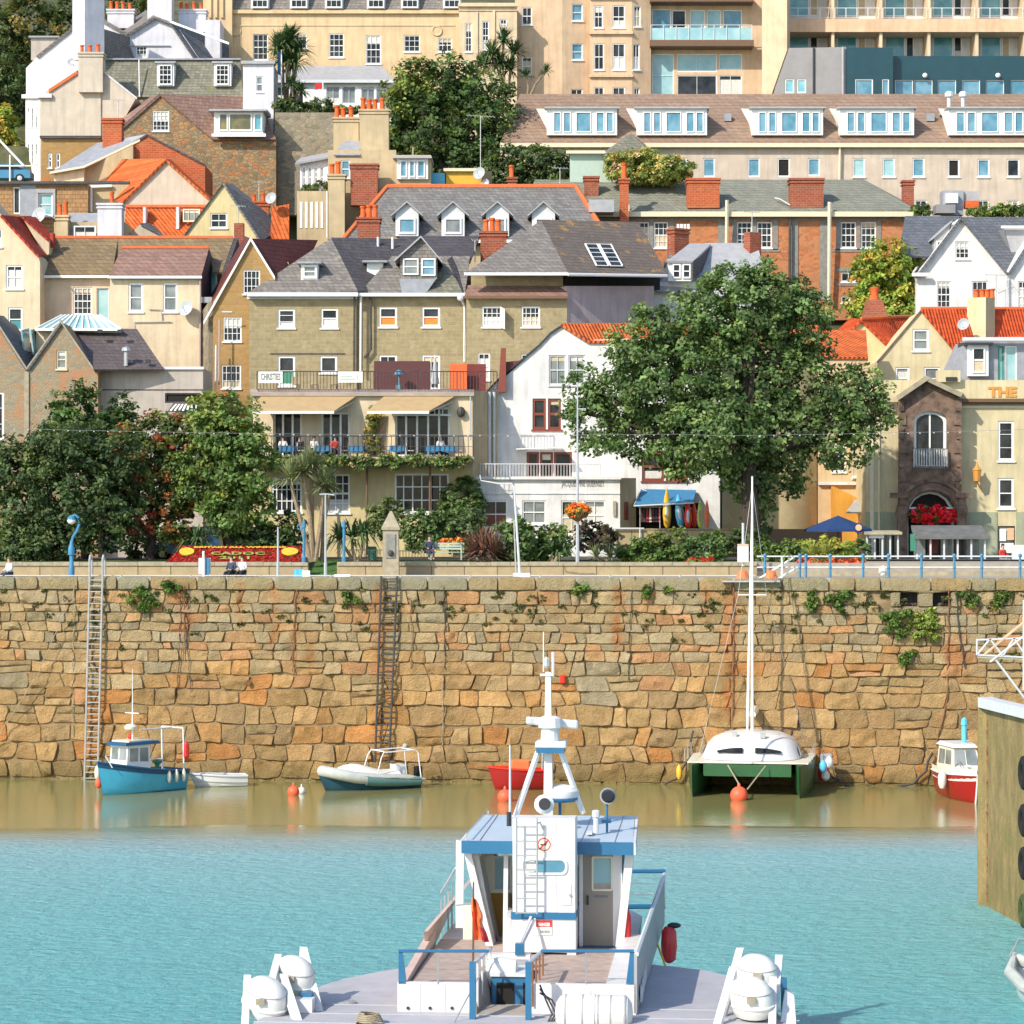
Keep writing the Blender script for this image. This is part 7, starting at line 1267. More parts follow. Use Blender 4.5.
# ---- red boat behind the ferry mast
T,rg=boat('rowing_boat','red open boat with an orange box, half hidden behind the ferry mast',wp(522,789),math.radians(100),2.7,1.45,.95,1.12,'boat_red','red_plastic',.2,keel=-.2)
mb=MB(); mb.box((-.4,-.3,.85),(.4,.6,1.45)); bevel(mb.build('engine_box','orange_plastic',T),.05); MB().tube([(0,-1.0,.9),(0,-1.05,2.4)],.03).build('pole','grey_paint',T)
def buoy(label,px,py,r,m,name='buoy'):
    c=wp(px,py); mb=MB(); mb.ball(c+Vector((0,0,r*.55)),r,0,14); mb.lathe([(r*.2,0),(r*.16,.12),(r*.1,.16)],c+Vector((0,0,r*1.5)),8); return mb.single(name,m,label,'buoy',loc=c,smooth=True)
buoy('orange round buoy floating left of the inflatable boat',293.5,795,.29,'buoy_orange'); buoy('small white buoy touching the orange one',301.5,793,.19,'buoy_white'); buoy('orange round buoy on ropes under the bow of the catamaran',739,800,.42,'buoy_orange'); buoy('orange round buoy beside the red boat',505,801,.36,'buoy_orange')
# ---- catamaran
T=Thing('catamaran','green hulled sailing catamaran with a white cabin and a tall bare mast','catamaran',wp(752,789),math.radians(171),local=True)
for s in (-1,1):
    rg=[]
    for i in range(13):
        t_=i/12; y=-4.2+8.4*t_; b=.52*max(.03,1-max(0,(t_-.45)/.55)**2.2); sh=1.45+.12*t_; rk=.28*t_**4
        rg.append([Vector((s*2.55+q*b*w_,y+rk*h,-.3+(sh+.3)*h)) for q,w_,h in ((-1,1,1),(-1,.95,.55),(-1,.8,.25),(0,0,0),(1,.8,.25),(1,.95,.55),(1,1,1))])
    mb=MB(); loft(mb,rg,caps=False); mb.poly(rg[0]); mb.poly([r[0] for r in rg]+[r[-1] for r in rg[::-1]]); mb.build('hull','boat_green',T,smooth=True)
mb=MB(); mb.hexa([(-2.1,3.6,.95),(2.1,3.6,.95),(2.1,3.6,1.5),(-2.1,3.6,1.5),(-2.1,-4,.8),(2.1,-4,.8),(2.1,-4,1.45),(-2.1,-4,1.45)]); mb.build('bridge_deck','boat_green',T)
mb=MB(); mb.hexa([(-2.9,3.3,1.54),(2.9,3.3,1.54),(2.9,3.3,1.60),(-2.9,3.3,1.60),(-3.1,-4.2,1.48),(3.1,-4.2,1.48),(3.1,-4.2,1.58),(-3.1,-4.2,1.58)]); mb.build('deck','boat_cream',T)
mb=MB(); cr=[]
for z,x0,y0,y1 in ((1.62,2.45,2.6,-3.2),(2.25,2.2,2.1,-3.0),(2.5,1.95,1.6,-2.8),(2.72,1.4,.6,-2.4),(2.82,.7,-.2,-1.8)):
    ring=[]
    for k in range(20):
        a=2*math.pi*k/20; cx=abs(math.cos(a))**.6*math.copysign(1,math.cos(a)); sy=abs(math.sin(a))**.6*math.copysign(1,math.sin(a)); ring.append(Vector((x0*cx,(y0+y1)/2+(y0-y1)/2*sy,z)))
    cr.append(ring)
loft(mb,cr,close=True); C_=mb.build('cabin','boat_white',T,smooth=True)
for s in (-1,1):
    mb=MB(); n=8; up=[];dn=[]
    for k in range(n+1):
        u=.3+1.25*k/n; yy=2.40-.10*(u/2)**2; up.append(Vector((s*u,yy-.20-.30*(u/2.3)**3,2.20-.16*(k/n)**2))); dn.append(Vector((s*u,yy-.03-.30*(u/2.3)**3,1.96)))
    mb.prism(up+dn[::-1],(0,.07,.02)); mb.build('window','glass_dark',T,C_)
    mb=MB(); mb.prism([Vector((s*2.42,.9,1.75)),Vector((s*2.42,-1.2,1.75)),Vector((s*2.27,-1.0,2.12)),Vector((s*2.27,.5,2.12))],(s*.05,0,.02)); mb.build('window','glass_grey',T,C_)
mz=15.4; MB().tube([(0,-.2,2.7),(0,-.2,mz*.6),(0,-.2,mz)],[.08,.07,.045],8).build('mast','boat_white',T,smooth=True); MB().tube([(0,3.75,1.7),(0,3.2,4),(0,.05,mz-1.5)],[.035,.075,.03],6).build('furled_sail','boat_white',T,smooth=True)
MB().tube([(-.7,-.2,mz*.62),(.7,-.2,mz*.62)],.03).build('spreader','boat_white',T); MB().tube([(0,-.4,3.5),(0,-4.2,3.3)],.08).build('boom','boat_white',T); MB().tube([(0,-.6,3.62),(0,-2,3.75),(0,-4.0,3.45)],[.16,.24,.10],8).build('sail_cover','boat_cream',T,smooth=True)
for s in (-1,1): MB().tube([(s*2.7,-1.2,1.6),(s*.7,-.3,mz*.62),(0,-.2,mz-.4)],.014,4).build('shroud','steel',T); MB().tube([(s*.9,3.85,1.5),(s*.12,5.3,.5)],.035,5).build('mooring_line','rope',T)
for s in (-1,1):
    for y in (3.3,1.6,-.2,-2,-3.8): MB().tube([(s*3.02,y,1.6),(s*3.02,y,2.25)],.02,4).build('stanchion','steel',T)
    MB().tube([(s*3.02,3.3,2.22),(s*3.02,-3.8,2.22)],.014,4).build('guard_wire','steel',T)
for x,y in ((-1.2,.2),(-.6,1.2),(.8,.9),(1.4,-.5),(.3,-1)): MB().box((x-.12,y-.12,2.6),(x+.12,y+.12,2.86 if abs(x)<1 else 2.72)).build('deck_fitting','grey_metal',T)
fender(T,(3.35,2.6,1.0),'yellow_plastic',.14,.6); fender(T,(-3.45,-1.0,.75),'red_plastic',.26,.75); fender(T,(-3.6,.0,.7),'buoy_white',.2,.4); fender(T,(-3.5,.5,1.2),'cyan_plastic',.18,.5); fender(T,(-3.75,-.6,1.3),'boat_white',.2,.5); mb=MB(); mb.box((-3.9,-1.5,1.0),(-3.3,-.9,1.7)); bevel(mb.build('outboard','lead',T),.08)
# ---- red and white launch
T,rg=boat('motor_boat','red hulled white motor launch with a wheelhouse, partly hidden behind the pier',wp(962,798),math.radians(184),5.2,2.0,1.15,1.35,'boat_red','boat_white',.15)
g=MB()
for s in (0,-1): loft(g,[[r[s]*1.006+Vector((0,0,.28)),r[s].lerp(r[1 if s==0 else -2],.55)*1.006] for r in rg],caps=False)
g.build('topside','boat_cream',T); g=MB(); loft(g,[[r[3]*1.01+Vector((0,0,.08)),r[4]*1.01,r[5]*1.01+Vector((0,0,.08))] for r in rg],caps=False); g.build('boot_top','dark_paint',T); MB().tube([rg[-1][4]+Vector((0,.03,0)),rg[-1][0]+Vector((0,.04,0))],.05,6).build('stem','boat_white',T)
w=MB(); a=[(-.85,-1.6,1.3),(.85,-1.6,1.3),(.7,1.0,1.4),(-.7,1.0,1.4)]; b=[(-.75,-1.5,2.45),(.75,-1.5,2.45),(.55,.45,2.45),(-.55,.45,2.45)]; w.add(a+b,[(0,1,5,4),(1,2,6,5),(2,3,7,6),(3,0,4,7),(4,5,6,7)]); W_=w.build('wheelhouse','boat_cream',T)
for u0,u1 in ((.06,.48),(.52,.94)): quadwin(T,a[2],a[3],b[3],b[2],u0,u1,.22,.88,'glass_grey',.02,W_)
for i,j in ((1,2),(3,0)):
    for u0,u1 in ((.1,.45),(.55,.9)): quadwin(T,a[i],a[j],b[j],b[i],u0,u1,.25,.85,'glass_grey',.02,W_)
w=MB(); w.add([(-.85,-1.7,2.45),(.85,-1.7,2.45),(.62,.65,2.45),(-.62,.65,2.45),(-.7,-1.6,2.62),(.7,-1.6,2.62),(.5,.45,2.6),(-.5,.45,2.6)],[(0,1,5,4),(1,2,6,5),(2,3,7,6),(3,0,4,7),(4,5,6,7)]); w.build('wheelhouse_roof','boat_white',T); MB().lathe([(.12,0),(.12,.8),(.16,.85),(.14,1.1),(.05,1.2)],(-.2,-.4,2.6),8).build('roof_tank','cyan_plastic',T); MB().tube([(.5,1.9,1.6),(.45,1.0,1.95),(.6,.9,1.5)],.025).build('pulpit','steel',T); fender(T,(1.12,.7,.95),'canister_white',.2,.8); MB().tube([(0,1.0,1.62),(0,2.5,1.68)],.06,6).build('foredeck_ridge','boat_white',T)
# ---- concrete pier with tyres, gangway truss
yA=88.4; xA=Xat(978,yA); yB=70.0; T=Thing('concrete_pier','stained concrete pier head at the right edge of the harbour','pier',(xA,yA,0)); dx=.06
xs_=lambda y: xA+.0+(yA-y)*.085
zt=Zat(707,yA); mb=MB(); pts=[(xA,yA),(xA+.24,yA-.25),(xs_(yB)+.24,yB),(40,yB),(40,yA+2),(xA+.2,yA+1.2)]
mb.prism([Vector((x,y,-3)) for x,y in pts],(0,0,zt+3)); mb.build('concrete','pier_concrete',T)
mb=MB(); mb.hexa([(xA-.02,yA-.1,zt),(xA+.45,yA+.1,zt),(xA+.45,yA+.1,zt+.34),(xA-.02,yA-.1,zt+.34),(xs_(yB)+.1,yB,zt),(xs_(yB)+.6,yB,zt),(xs_(yB)+.6,yB,zt+.34),(xs_(yB)+.1,yB,zt+.34)]); mb.build('edge_beam','pale_grey_paint',T)
mb=MB(); mb.tube([(xA+.27+.03*math.sin(i*1.7),yA-.42,zt-i*.25) for i in range(29)],.055,6); mb.build('rusty_chain','rust_metal',T)
for i,(y0,y1) in enumerate(((755,791),(803,838),(846,881),(893,929))):
    Y=82.6; c=Vector((xs_(Y)+.10,Y,Zat((y0+y1)/2,Y))); r=(y1-y0)/2*Y/F; mt='algae_tyre' if i==3 else 'tyre_rubber'
    mb=MB(); prof=[]; ring=[]
    for k in range(24):
        a=2*math.pi*k/24; cen=c+Vector((0,math.cos(a)*r*.7,math.sin(a)*r*.7)); rad=Vector((0,math.cos(a),math.sin(a)))
        ring.append([cen+rad*(r*.3*math.cos(q))+Vector((-1,0,0))*(.17*math.sin(q)+.12) for q in [2*math.pi*j/8 for j in range(8)]])
    ring.append(ring[0]); loft(mb,ring,close=True,caps=False); lab=('black tyre fender hung topmost on the pier side','black tyre fender, second from the top on the pier','black tyre fender, third from the top on the pier','greenish algae covered tyre fender lowest on the pier')[i]
    mb.single('tyre_fender',mt,lab,'tyre',loc=c,group='tyres hung on the pier',smooth=True)
mb=MB(); [mb.tube([Vector((xs_(82.6)+.02,82.6,Zat(a,82.6))),Vector((xs_(82.6)+.02,82.6,Zat(b,82.6)))],.035,5) for a,b in ((730,950),)]; mb.single('chain','rust_metal','rusty chain carrying the tyre fenders on the pier','chain')
Y=104; T=Thing('gangway','white lattice gangway truss with sloping handrails at the right edge','gangway',P(1000,690,Y))
def seg(a,b,r=.04,m='pale_grey_paint',nm='brace',d=0): MB().tube([P(a[0],a[1],Y+d),P(b[0],b[1],Y+d)],r,5).build(nm,m,T)
for d in (0,1.3):
    for a,b in (((976,640),(1075,636)),((977,655),(1075,660)),((977,640),(977,655)),((990,639),(1003,656)),((1003,656),(1014,638)),((1014,638),(1027,658)),((977,655),(990,639)),((1027,658),(1040,638))): seg(a,b,.04,d=d)
    seg((984,655),(1046,604),.05,'salmon_render','handrail',d); seg((990,662),(1050,616),.045,'pale_grey_paint','handrail',d); seg((1024,600),(1024,690),.05,nm='post',d=d); seg((996,660),(1026,700),.05,nm='leg',d=d)
mb=MB(); mb.hexa([P(977,658,Y),P(1075,662,Y),P(1075,660,Y),P(977,656,Y),P(977,658,Y+1.3),P(1075,662,Y+1.3),P(1075,660,Y+1.3),P(977,656,Y+1.3)]); mb.build('walkway','concrete',T); mb=MB(); mb.hexa([P(985,653,Y+.3),P(1040,612,Y+.3),P(1040,609,Y+.3),P(985,650,Y+.3),P(985,653,Y+1),P(1040,612,Y+1),P(1040,609,Y+1),P(985,650,Y+1)]); mb.build('steps','concrete',T)
# ---- bow of a tender in the bottom right corner
T=Thing('tender','white and grey tender poking into the bottom right corner','boat',wp(1052,1010),math.radians(14),local=True)
rg=hullrings(4.2,1.5,.55,.95,keel=-.2); mb=MB(); loft(mb,rg,caps=False); mb.poly(rg[0]); mb.build('hull','boat_white',T,smooth=True); MB().tube([(-.75,-2,.55),(-.78,0,.62),(-.6,1.3,.8),(0,2.35,1.0),(.6,1.3,.8),(.78,0,.62),(.75,-2,.55)],.17,10).build('tube','rib_grey',T,smooth=True); MB().tube([(-.2,2.2,1.1),(0,2.0,1.6),(.4,1.6,1.55)],.03).build('rail','steel',T); mb=MB(); mb.box((-.45,-1,.6),(.45,.6,1.0)); bevel(mb.build('cover','boat_blue_dark',T),.1)
# ---- the ferry in the foreground
ang=math.radians(4.7); FX,FY=.6,57.8; sA,cA=math.sin(ang),math.cos(ang)
T=Thing('ferry','white and blue harbour ferry seen from astern, with wheelhouse, mast and liferafts','ferry',(FX,FY,0),-ang,local=True)
def FV(px,py,v):
    a=(px-CX)/F; b=(py-HZ)/F; t_=(v+FX*sA+FY*cA)/(a*sA+cA); x,y,z=t_*a-FX,t_-FY,H-t_*b
    return Vector((x*cA-y*sA,x*sA+y*cA,z))
def FZ(px,py,z):
    t_=(H-z)*F/(py-HZ); x,y=(px-CX)*t_/F-FX,t_-FY; return Vector((x*cA-y*sA,x*sA+y*cA,z))
DZ=3.0; AV=-5.2
def fbox(px0,py0,px1,py1,v0,v1,m,name,parent=None,bev=0,lab=None):
    a=FV(px0,py1,v0); b=FV(px1,py0,v0); mb=MB(); mb.box((a.x,v0,a.z),(b.x,v1,b.z)); o_=mb.build(name,m,T,parent,label=lab)
    if bev: bevel(o_,bev)
    return o_
far=[FZ(322,984,DZ),FZ(345,977,DZ),FZ(375,971,DZ),FZ(402,966.5,DZ),FZ(440,962,DZ)]; farr=[FZ(640,962,DZ),FZ(672,965,DZ),FZ(705,969,DZ),FZ(735,976,DZ)]
out=[Vector((-5.25,-16,DZ)),Vector((-5.2,-6.6,DZ)),Vector((-4.75,-4.2,DZ))]+far+farr+[Vector((5.0,-3.4,DZ)),Vector((5.35,-6.0,DZ)),Vector((5.4,-16,DZ))]
mb=MB(); mb.prism([p-Vector((0,0,.03)) for p in out],(0,0,-.35)); mb.build('deck','ferry_deck',T)
mb=MB(); mb.prism([Vector((p.x*.93,p.y-.25,DZ-.38)) for p in out],(0,0,-3.2)); mb.build('hull','ferry_white',T)
WL=FV(397.5,983,AV).x+.2; WR=FV(636,985,AV).x-.2; NL=FV(474,983,AV).x; NR_=FV(530,983,AV).x; mb=MB(); bow=[(WL,AV+2.3,3.45),(WL,2,3.45),(WL+.1,5,3.45),(WL+.8,7.4,3.5),(WR-.9,7.6,3.5),(WR,5,3.45),(WR,2,3.45),(WR,AV+2.3,3.45)]; lo=[(x*.85,y*.92,-.5) for x,y,z in bow]; nb=len(bow)
mb.add(bow+lo,[(i,(i+1)%nb,nb+(i+1)%nb,nb+i) for i in range(nb)]); mb.poly(bow); mb.build('fore_hull','ferry_white',T)
mb=MB(); mb.poly([(WL,AV+2.2,3.47),(WR,AV+2.2,3.47),(WR,1.0,3.47),(WL,1.0,3.47)]); mb.build('well_deck','deck_brown',T)
for a_,b_ in ((WL,NL),(NR_,WR)): mb=MB(); mb.box((a_,AV+.13,3.0),(b_,AV+2.35,3.465)); mb.build('well_deck','deck_brown',T)
# bulwarks of the well
fbox(397.5,983,471,1013,AV,AV+.12,'ferry_white','aft_bulwark'); fbox(531,985,636,1030,AV,AV+.12,'ferry_white','aft_bulwark')
mb=MB(); a=FV(397.5,1013,AV); mb.box((a.x-.03,AV-.03,a.z-.1),(FV(471,1013,AV).x,AV,a.z+.02)); mb.build('rubbing_strip','ferry_blue',T)
xl=FV(397.5,983,AV).x; xr=FV(636,985,AV).x; zb=FV(400,983,AV).z; zr=FV(400,951,AV).z
mb=MB(); mb.hexa([(xl,AV+.1,3.0),(xl+.16,AV+.1,3.0),(xl+.16,AV+.1,zb),(xl,AV+.1,zb),(xl-.05,.8,3.0),(xl+.11,.8,3.0),(xl+.11,.8,zb+.15),(xl-.05,.8,zb+.15)]); mb.build('side_bulwark','ferry_pink',T)
mb=MB(); mb.hexa([(xr-.62,AV+.1,3.0),(xr,AV+.1,3.0),(xr,AV+.1,zb),(xr-.62,AV+.1,zb),(xr-.55,.6,3.0),(xr+.05,.6,3.0),(xr+.05,.6,zb+.15),(xr-.55,.6,zb+.15)]); mb.build('side_bulwark','ferry_white',T)
# left sloping side deck and right outer screen
mb=MB(); q=[(xl-.1,.6,3.1),(xl-.1,6.8,3.6),(xl+.55,7.0,4.35),(xl+.05,-1.0,3.95)]; mb.prism([Vector(p) for p in q],(.08,0,.0)); mb.build('bow_bulwark','ferry_pink',T)
mb=MB(); q=[(xr+.02,AV,3.0),(xr+.30,6.6,3.05),(xr+.30,6.6,zr+.05),(xr+.02,AV,zr)]; mb.prism([Vector(p) for p in q],(-.06,0,0)); mb.build('side_screen','lead_pale',T)
for i in range(4): mb=MB(); y=AV+.6+i*.9; mb.prism([Vector((xr+.10,y,3.12)),Vector((xr+.11,y+.55,3.12)),Vector((xr+.11,y+.55,3.42)),Vector((xr+.10,y,3.42))],(-.03,0,0)); mb.build('vent_panel','pale_grey_paint',T)
MB().tube([(xr+.01,AV,zr),(xr+.30,6.6,zr+.06)],.05,6).build('top_rail','pale_grey_paint',T)
for i in range(4): MB().tube([(xr+.28,6.6+.3*i,3.4),(xr+.28,6.6+.3*i,zr+.02)],.025).build('rail_post','steel',T)
MB().tube([(xr-1.2,7.2,zr+.03),(xr+.3,7.4,zr+.03)],.05).build('cross_rail','ferry_blue',T); MB().tube([(xr-1.2,7.2,zr-.85),(xr+.3,7.4,zr-.85)],.06).build('cross_rail','ferry_blue',T)
for k in (1,2): MB().tube([(xr-1.2,7.2,zr-.28*k),(xr+.3,7.4,zr-.28*k)],.015,4).build('guard_wire','steel',T)
# blue rail frames
for pa,pb_ in ((398.5,489),(541,634)):
    a=FV(pa,951,AV); b=FV(pb_,951,AV); MB().tube([a,b],.033,6).build('aft_rail','ferry_blue',T)
for px in (438,586): MB().tube([FV(px,951,AV),FV(px,984,AV)],.02,5).build('rail_post','steel',T)
for px,sg in ((398.5,1),(634,-1)):
    mb=MB(); q=[FV(px,952,AV),FV(px+sg*4,952,AV),FV(px+sg*8,984,AV),FV(px,984,AV)]; mb.prism(q,(0,.06,0)); mb.build('rail_bracket','ferry_blue',T)
# centre stair: blue posts, sloping handrails, ramp
for px in (472.5,528.5):
    a=FV(px,962,AV-.7); b=FV(px,1040,AV-.7); mb=MB(); mb.box((a.x-.06,AV-.75,b.z),(a.x+.06,AV-.62,a.z)); mb.build('stair_post','ferry_blue',T)
for p0,p1 in (((473,964),(491,948)),((529,963),(543,950))):
    a=FV(*p0,AV-.6); b=FV(*p1,AV+1.6); MB().tube([a,b],.04,6).build('stair_handrail','pale_grey_paint',T)
    for i in range(5): t_=i/4; c=a.lerp(b,t_); MB().tube([c,c-Vector((0,0,.95))],.022,5).build('baluster','pale_grey_paint' if p0[0]<500 else 'rust_metal',T)
a=FV(474,1008,AV+.3); b=FV(527,1008,AV+.3); mb=MB(); mb.hexa([(a.x,AV+.4,3.0),(b.x,AV+.4,3.0),(b.x,AV+.4,3.06),(a.x,AV+.4,3.06),(a.x,AV-3.5,2.4),(b.x,AV-3.5,2.4),(b.x,AV-3.5,2.46),(a.x,AV-3.5,2.46)]); mb.build('ramp','stain_ply',T)
mb=MB(); mb.hexa([FV(474,980,AV+.2),FV(492,962,AV+1.8),FV(492,1010,AV+1.2),FV(474,1030,AV-.4)]+[p+Vector((.05,0,0)) for p in (FV(474,980,AV+.2),FV(492,962,AV+1.8),FV(492,1010,AV+1.2),FV(474,1030,AV-.4))]); mb.build('stair_side','stain_ply',T)
bx=fbox(491,976,528,1008,AV+1.0,AV+2.0,'ferry_blue','locker',bev=.03); fbox(496.5,983,514,1006,AV+.97,AV+1.02,'interior_dark','locker_hatch',bx); fbox(490,974,529,976.5,AV+.95,AV+2.05,'pale_grey_paint','locker_lid',bx); fbox(523,983,528,1006,AV+.97,AV+1.02,'interior_dark','locker_hatch',bx)
MB().lathe([(.05,-.35),(.3,-.3),(.36,0),(.3,.3),(.05,.35)],FV(502,974,AV+1.4),12,0,(1,0,0)).build('mooring_bollard','canister_white',T,smooth=True)
fbox(486,955,530,960,AV+3.2,AV+3.5,'ferry_white','step'); fbox(484,961,530,966,AV+2.6,AV+2.8,'lead_pale','step')
# wheelhouse
RZ=5.84; r0=FZ(461.5,841,RZ); r1=FZ(633,843,RZ); rv0=min(r0.y,r1.y)*.5+max(r0.y,r1.y)*.5; rv1=rv0+4.5; x0=r0.x; x1=r1.x
mb=MB(); mb.hexa([(x0,rv0,RZ),(x1,rv0,RZ),(x1-.12,rv1,RZ+.1),(x0+.12,rv1,RZ+.1),(x0,rv0,RZ-.08),(x1,rv0,RZ-.08),(x1-.12,rv1,RZ),(x0+.12,rv1,RZ)]); mb.build('roof','ferry_roof_blue',T)
mb=MB(); z=RZ-.27
for q in ([(x0,rv0-.02,z),(x1,rv0-.02,z),(x1,rv0-.02,RZ+.005),(x0,rv0-.02,RZ+.005)],): mb.prism([Vector(p) for p in q],(0,.08,0))
mb.build('fascia','ferry_blue',T); mb=MB()
mb.prism([Vector((x1,rv0,RZ-.27)),Vector((x1-.1,rv1,RZ-.2)),Vector((x1-.1,rv1,RZ+.1)),Vector((x1,rv0,RZ))],(.06,0,0)); mb.build('fascia','lilac_white',T); mb=MB(); mb.prism([Vector((x0,rv0,RZ-.27)),Vector((x0+.1,rv1,RZ-.2)),Vector((x0+.1,rv1,RZ+.1)),Vector((x0,rv0,RZ))],(-.05,0,0)); mb.build('fascia','ferry_white',T); mb=MB(); mb.box((x0+.06,rv0+.06,RZ-.14),(x1-.06,rv1-.1,RZ-.09)); mb.build('ceiling','ferry_white',T)
WV=rv0+.35
def beam(a,b,w,d,m='ferry_white',nm='pillar'):
    a=Vector(a); b=Vector(b); mb=MB(); mb.hexa([a+Vector((-w/2,0,0)),a+Vector((w/2,0,0)),b+Vector((w/2,0,0)),b+Vector((-w/2,0,0))]+[p+Vector((0,d,0)) for p in (a+Vector((-w/2,0,0)),a+Vector((w/2,0,0)),b+Vector((w/2,0,0)),b+Vector((-w/2,0,0)))]); return mb.build(nm,m,T)
beam(FV(490,948,WV),FV(467,851,WV),.16,.5); beam(FV(619,950,WV),FV(630,851,WV),.18,.5); beam(FV(505,948,WV+.05),FV(506,851,WV+.05),.10,.12); beam(FV(581,948,WV),FV(581,851,WV),.08,.12)
mb=MB(); q=[FV(491,948,WV+.5),FV(470,851,WV+.5),FV(486,851,WV+.5),FV(487,948,WV+.5)]; mb.prism([FV(488,948,WV+.45),FV(486,895,WV+.45),FV(478,851,WV+.45),FV(467,851,WV+.45)],(0,.05,0)); mb.build('corner_panel','ferry_white',T)
# forward bulkhead with windows, ochre panelling and side walls
BV=rv1-.4; xa=x0+.35; xb=x1-.35; zs=4.8
mb=MB(); hs=[[Vector((u0,BV,zs)),Vector((u1,BV,zs)),Vector((u1,BV,RZ-.2)),Vector((u0,BV,RZ-.2))] for u0,u1 in ((xa+.1,xa+1.0),(xa+1.1,xb-1.1),(xb-1.0,xb-.1))]
mb.prism([Vector((xa,BV,3.4)),Vector((xb,BV,3.4)),Vector((xb,BV,RZ-.08)),Vector((xa,BV,RZ-.08))],(0,.06,0),0,hs,back=False); fw_=mb.build('front_wall','boat_cream',T)
for h in hs: MB().poly([p+Vector((0,.03,0)) for p in h]).build('window','clear_glass',T,fw_)
MBV=WV+1.5; mb=MB(); mb.prism([FV(478,960,MBV),FV(510,960,MBV),FV(510,893,MBV),FV(478,893,MBV)],(0,.05,0)); mb.build('panelling','ochre_panel',T)
mb=MB(); a0=[FV(x,y,MBV) for x,y in ((478,893),(512,893),(512,856),(478,856))]; mb.prism(a0,(0,.05,0),0,[[FV(x,y,MBV) for x,y in ((495,889),(510,889),(510,858),(495,858))]],back=False); fr_=mb.build('window_frame','boat_cream',T); MB().poly([FV(x,y,MBV+.02) for x,y in ((495,889),(510,889),(510,858),(495,858))]).build('window','glass_pale',T,fr_)
fbox(494,882,511,890,MBV+1.0,MBV+1.3,'signal_red','dashboard'); fbox(590,880,614,890,MBV+1.0,MBV+1.4,'deck_brown','dashboard')
for xx,s in ((xa,-1),(xb,1)):
    mb=MB(); hs=[[Vector((xx,y0,zs)),Vector((xx,y1,zs)),Vector((xx+s*.1,y1,RZ-.25)),Vector((xx+s*.1,y0,RZ-.25))] for y0,y1 in ((WV+.7,WV+2.2),(WV+2.4,BV-.15))]
    mb.prism([Vector((xx-s*.35,WV+.5,3.4)),Vector((xx-s*.35,BV,3.4)),Vector((xx+s*.13,BV,RZ-.1)),Vector((xx+s*.13,WV+.5,RZ-.1))],(s*.04,0,0),0,[],back=False); sw=mb.build('side_wall','ferry_white',T)
    for h in hs: MB().prism([Vector((p.x-s*.02,p.y,p.z)) for p in h],(s*.07,0,0)).build('window','glass_sky',T,sw)
# right hand door with its window
DVv=WV+.15; dq=[FV(x,y,DVv) for x,y in ((583,950),(613,950),(613,852),(583,852))]; dh=[FV(x,y,DVv) for x,y in ((592.5,890),(612,890),(612,857),(592.5,857))]
mb=MB(); mb.prism(dq,(0,.06,0),0,[dh],back=False); d_=mb.build('door','door_grey',T); MB().poly([p+Vector((0,.03,0)) for p in dh]).build('window','glass_pale',T,d_); fbox(594,884,611.5,890,DVv+.015,DVv+.025,'deck_brown','window_reflection',d_); mb=MB()
for a,b in zip(dh,dh[1:]+dh[:1]): mb.tube([a,b],.03,5)
mb.build('window_frame','boat_cream',T,d_); fbox(586.5,896,588.5,905,DVv-.06,DVv,'dark_paint','door_handle',d_); fbox(594,895.5,608,897.5,DVv-.012,DVv,'grey_letter','door_plate',d_); fbox(613,851,622,950,DVv,DVv+.06,'ferry_white','door_jamb'); fbox(574,948,622,954,DVv-.3,DVv+.05,'boat_blue_dark','door_sill')
# funnel casing in the middle
CV=rv0-.75; tr_=fbox(512.5,819,575.5,914,CV,CV+.75,'ferry_white','funnel_casing',bev=.03); fbox(511,913,576,919,CV-.06,CV+1.75,'ferry_blue','casing_trim'); fbox(503,919,575,952,CV-.03,CV+1.5,'ferry_white','casing_base'); fbox(567,919,576,978,CV-.02,CV+.5,'ferry_white','casing_leg')
def rrect(x0,y0,x1,y1,r,v,n=5):
    p=[]
    for cx,cy,a0 in ((x1-r,y0+r,0),(x0+r,y0+r,90),(x0+r,y1-r,180),(x1-r,y1-r,270)):
        for i in range(n+1): a=math.radians(a0+90*i/n); p.append(FV(cx+r*math.cos(a),cy-r*math.sin(a),v))
    return p
mb=MB(); o1=rrect(523,858,567.5,875,6,CV-.03); i1=rrect(525.5,860.5,565,872.5,5,CV-.03); mb.prism(o1,(0,.035,0),0,[i1],back=False); f_=mb.build('window_frame','pale_grey_paint',T); MB().poly(rrect(525,860,565.5,873,5,CV-.012)).build('window','glass_sky',T,f_); mb=MB(); mb.poly(rrect(526,861,536,872,3,CV-.016)); mb.build('blind','curtain',T,f_)
# no smoking sign and danger label
fbox(537,837,551.5,852,CV-.012,CV+.01,'boat_cream','sign_board'); c=FV(544,844.5,CV-.02); mb=MB(); ring=[]
for i in range(25): a=2*math.pi*i/24; ring.append([c+Vector((math.cos(a)*r,d,math.sin(a)*r)) for r,d in ((.125,0),(.145,0),(.145,.012),(.125,.012))])
loft(mb,ring,close=True,caps=False); mb.hexa([c+Vector(p) for p in ((-.1,0,-.08),(-.08,0,-.1),(.1,0,.08),(.08,0,.1),(-.1,.01,-.08),(-.08,.01,-.1),(.1,.01,.08),(.08,.01,.1))]); mb.build('prohibition_ring','signal_red',T); mb=MB(); mb.box(tuple(c+Vector((-.08,.004,-.02))),tuple(c+Vector((.05,.012,.01)))); mb.tube([c+Vector((.05,.008,0)),c+Vector((.07,.008,.05)),c+Vector((.04,.008,.08))],.008,4); mb.build('cigarette','dark_paint',T)
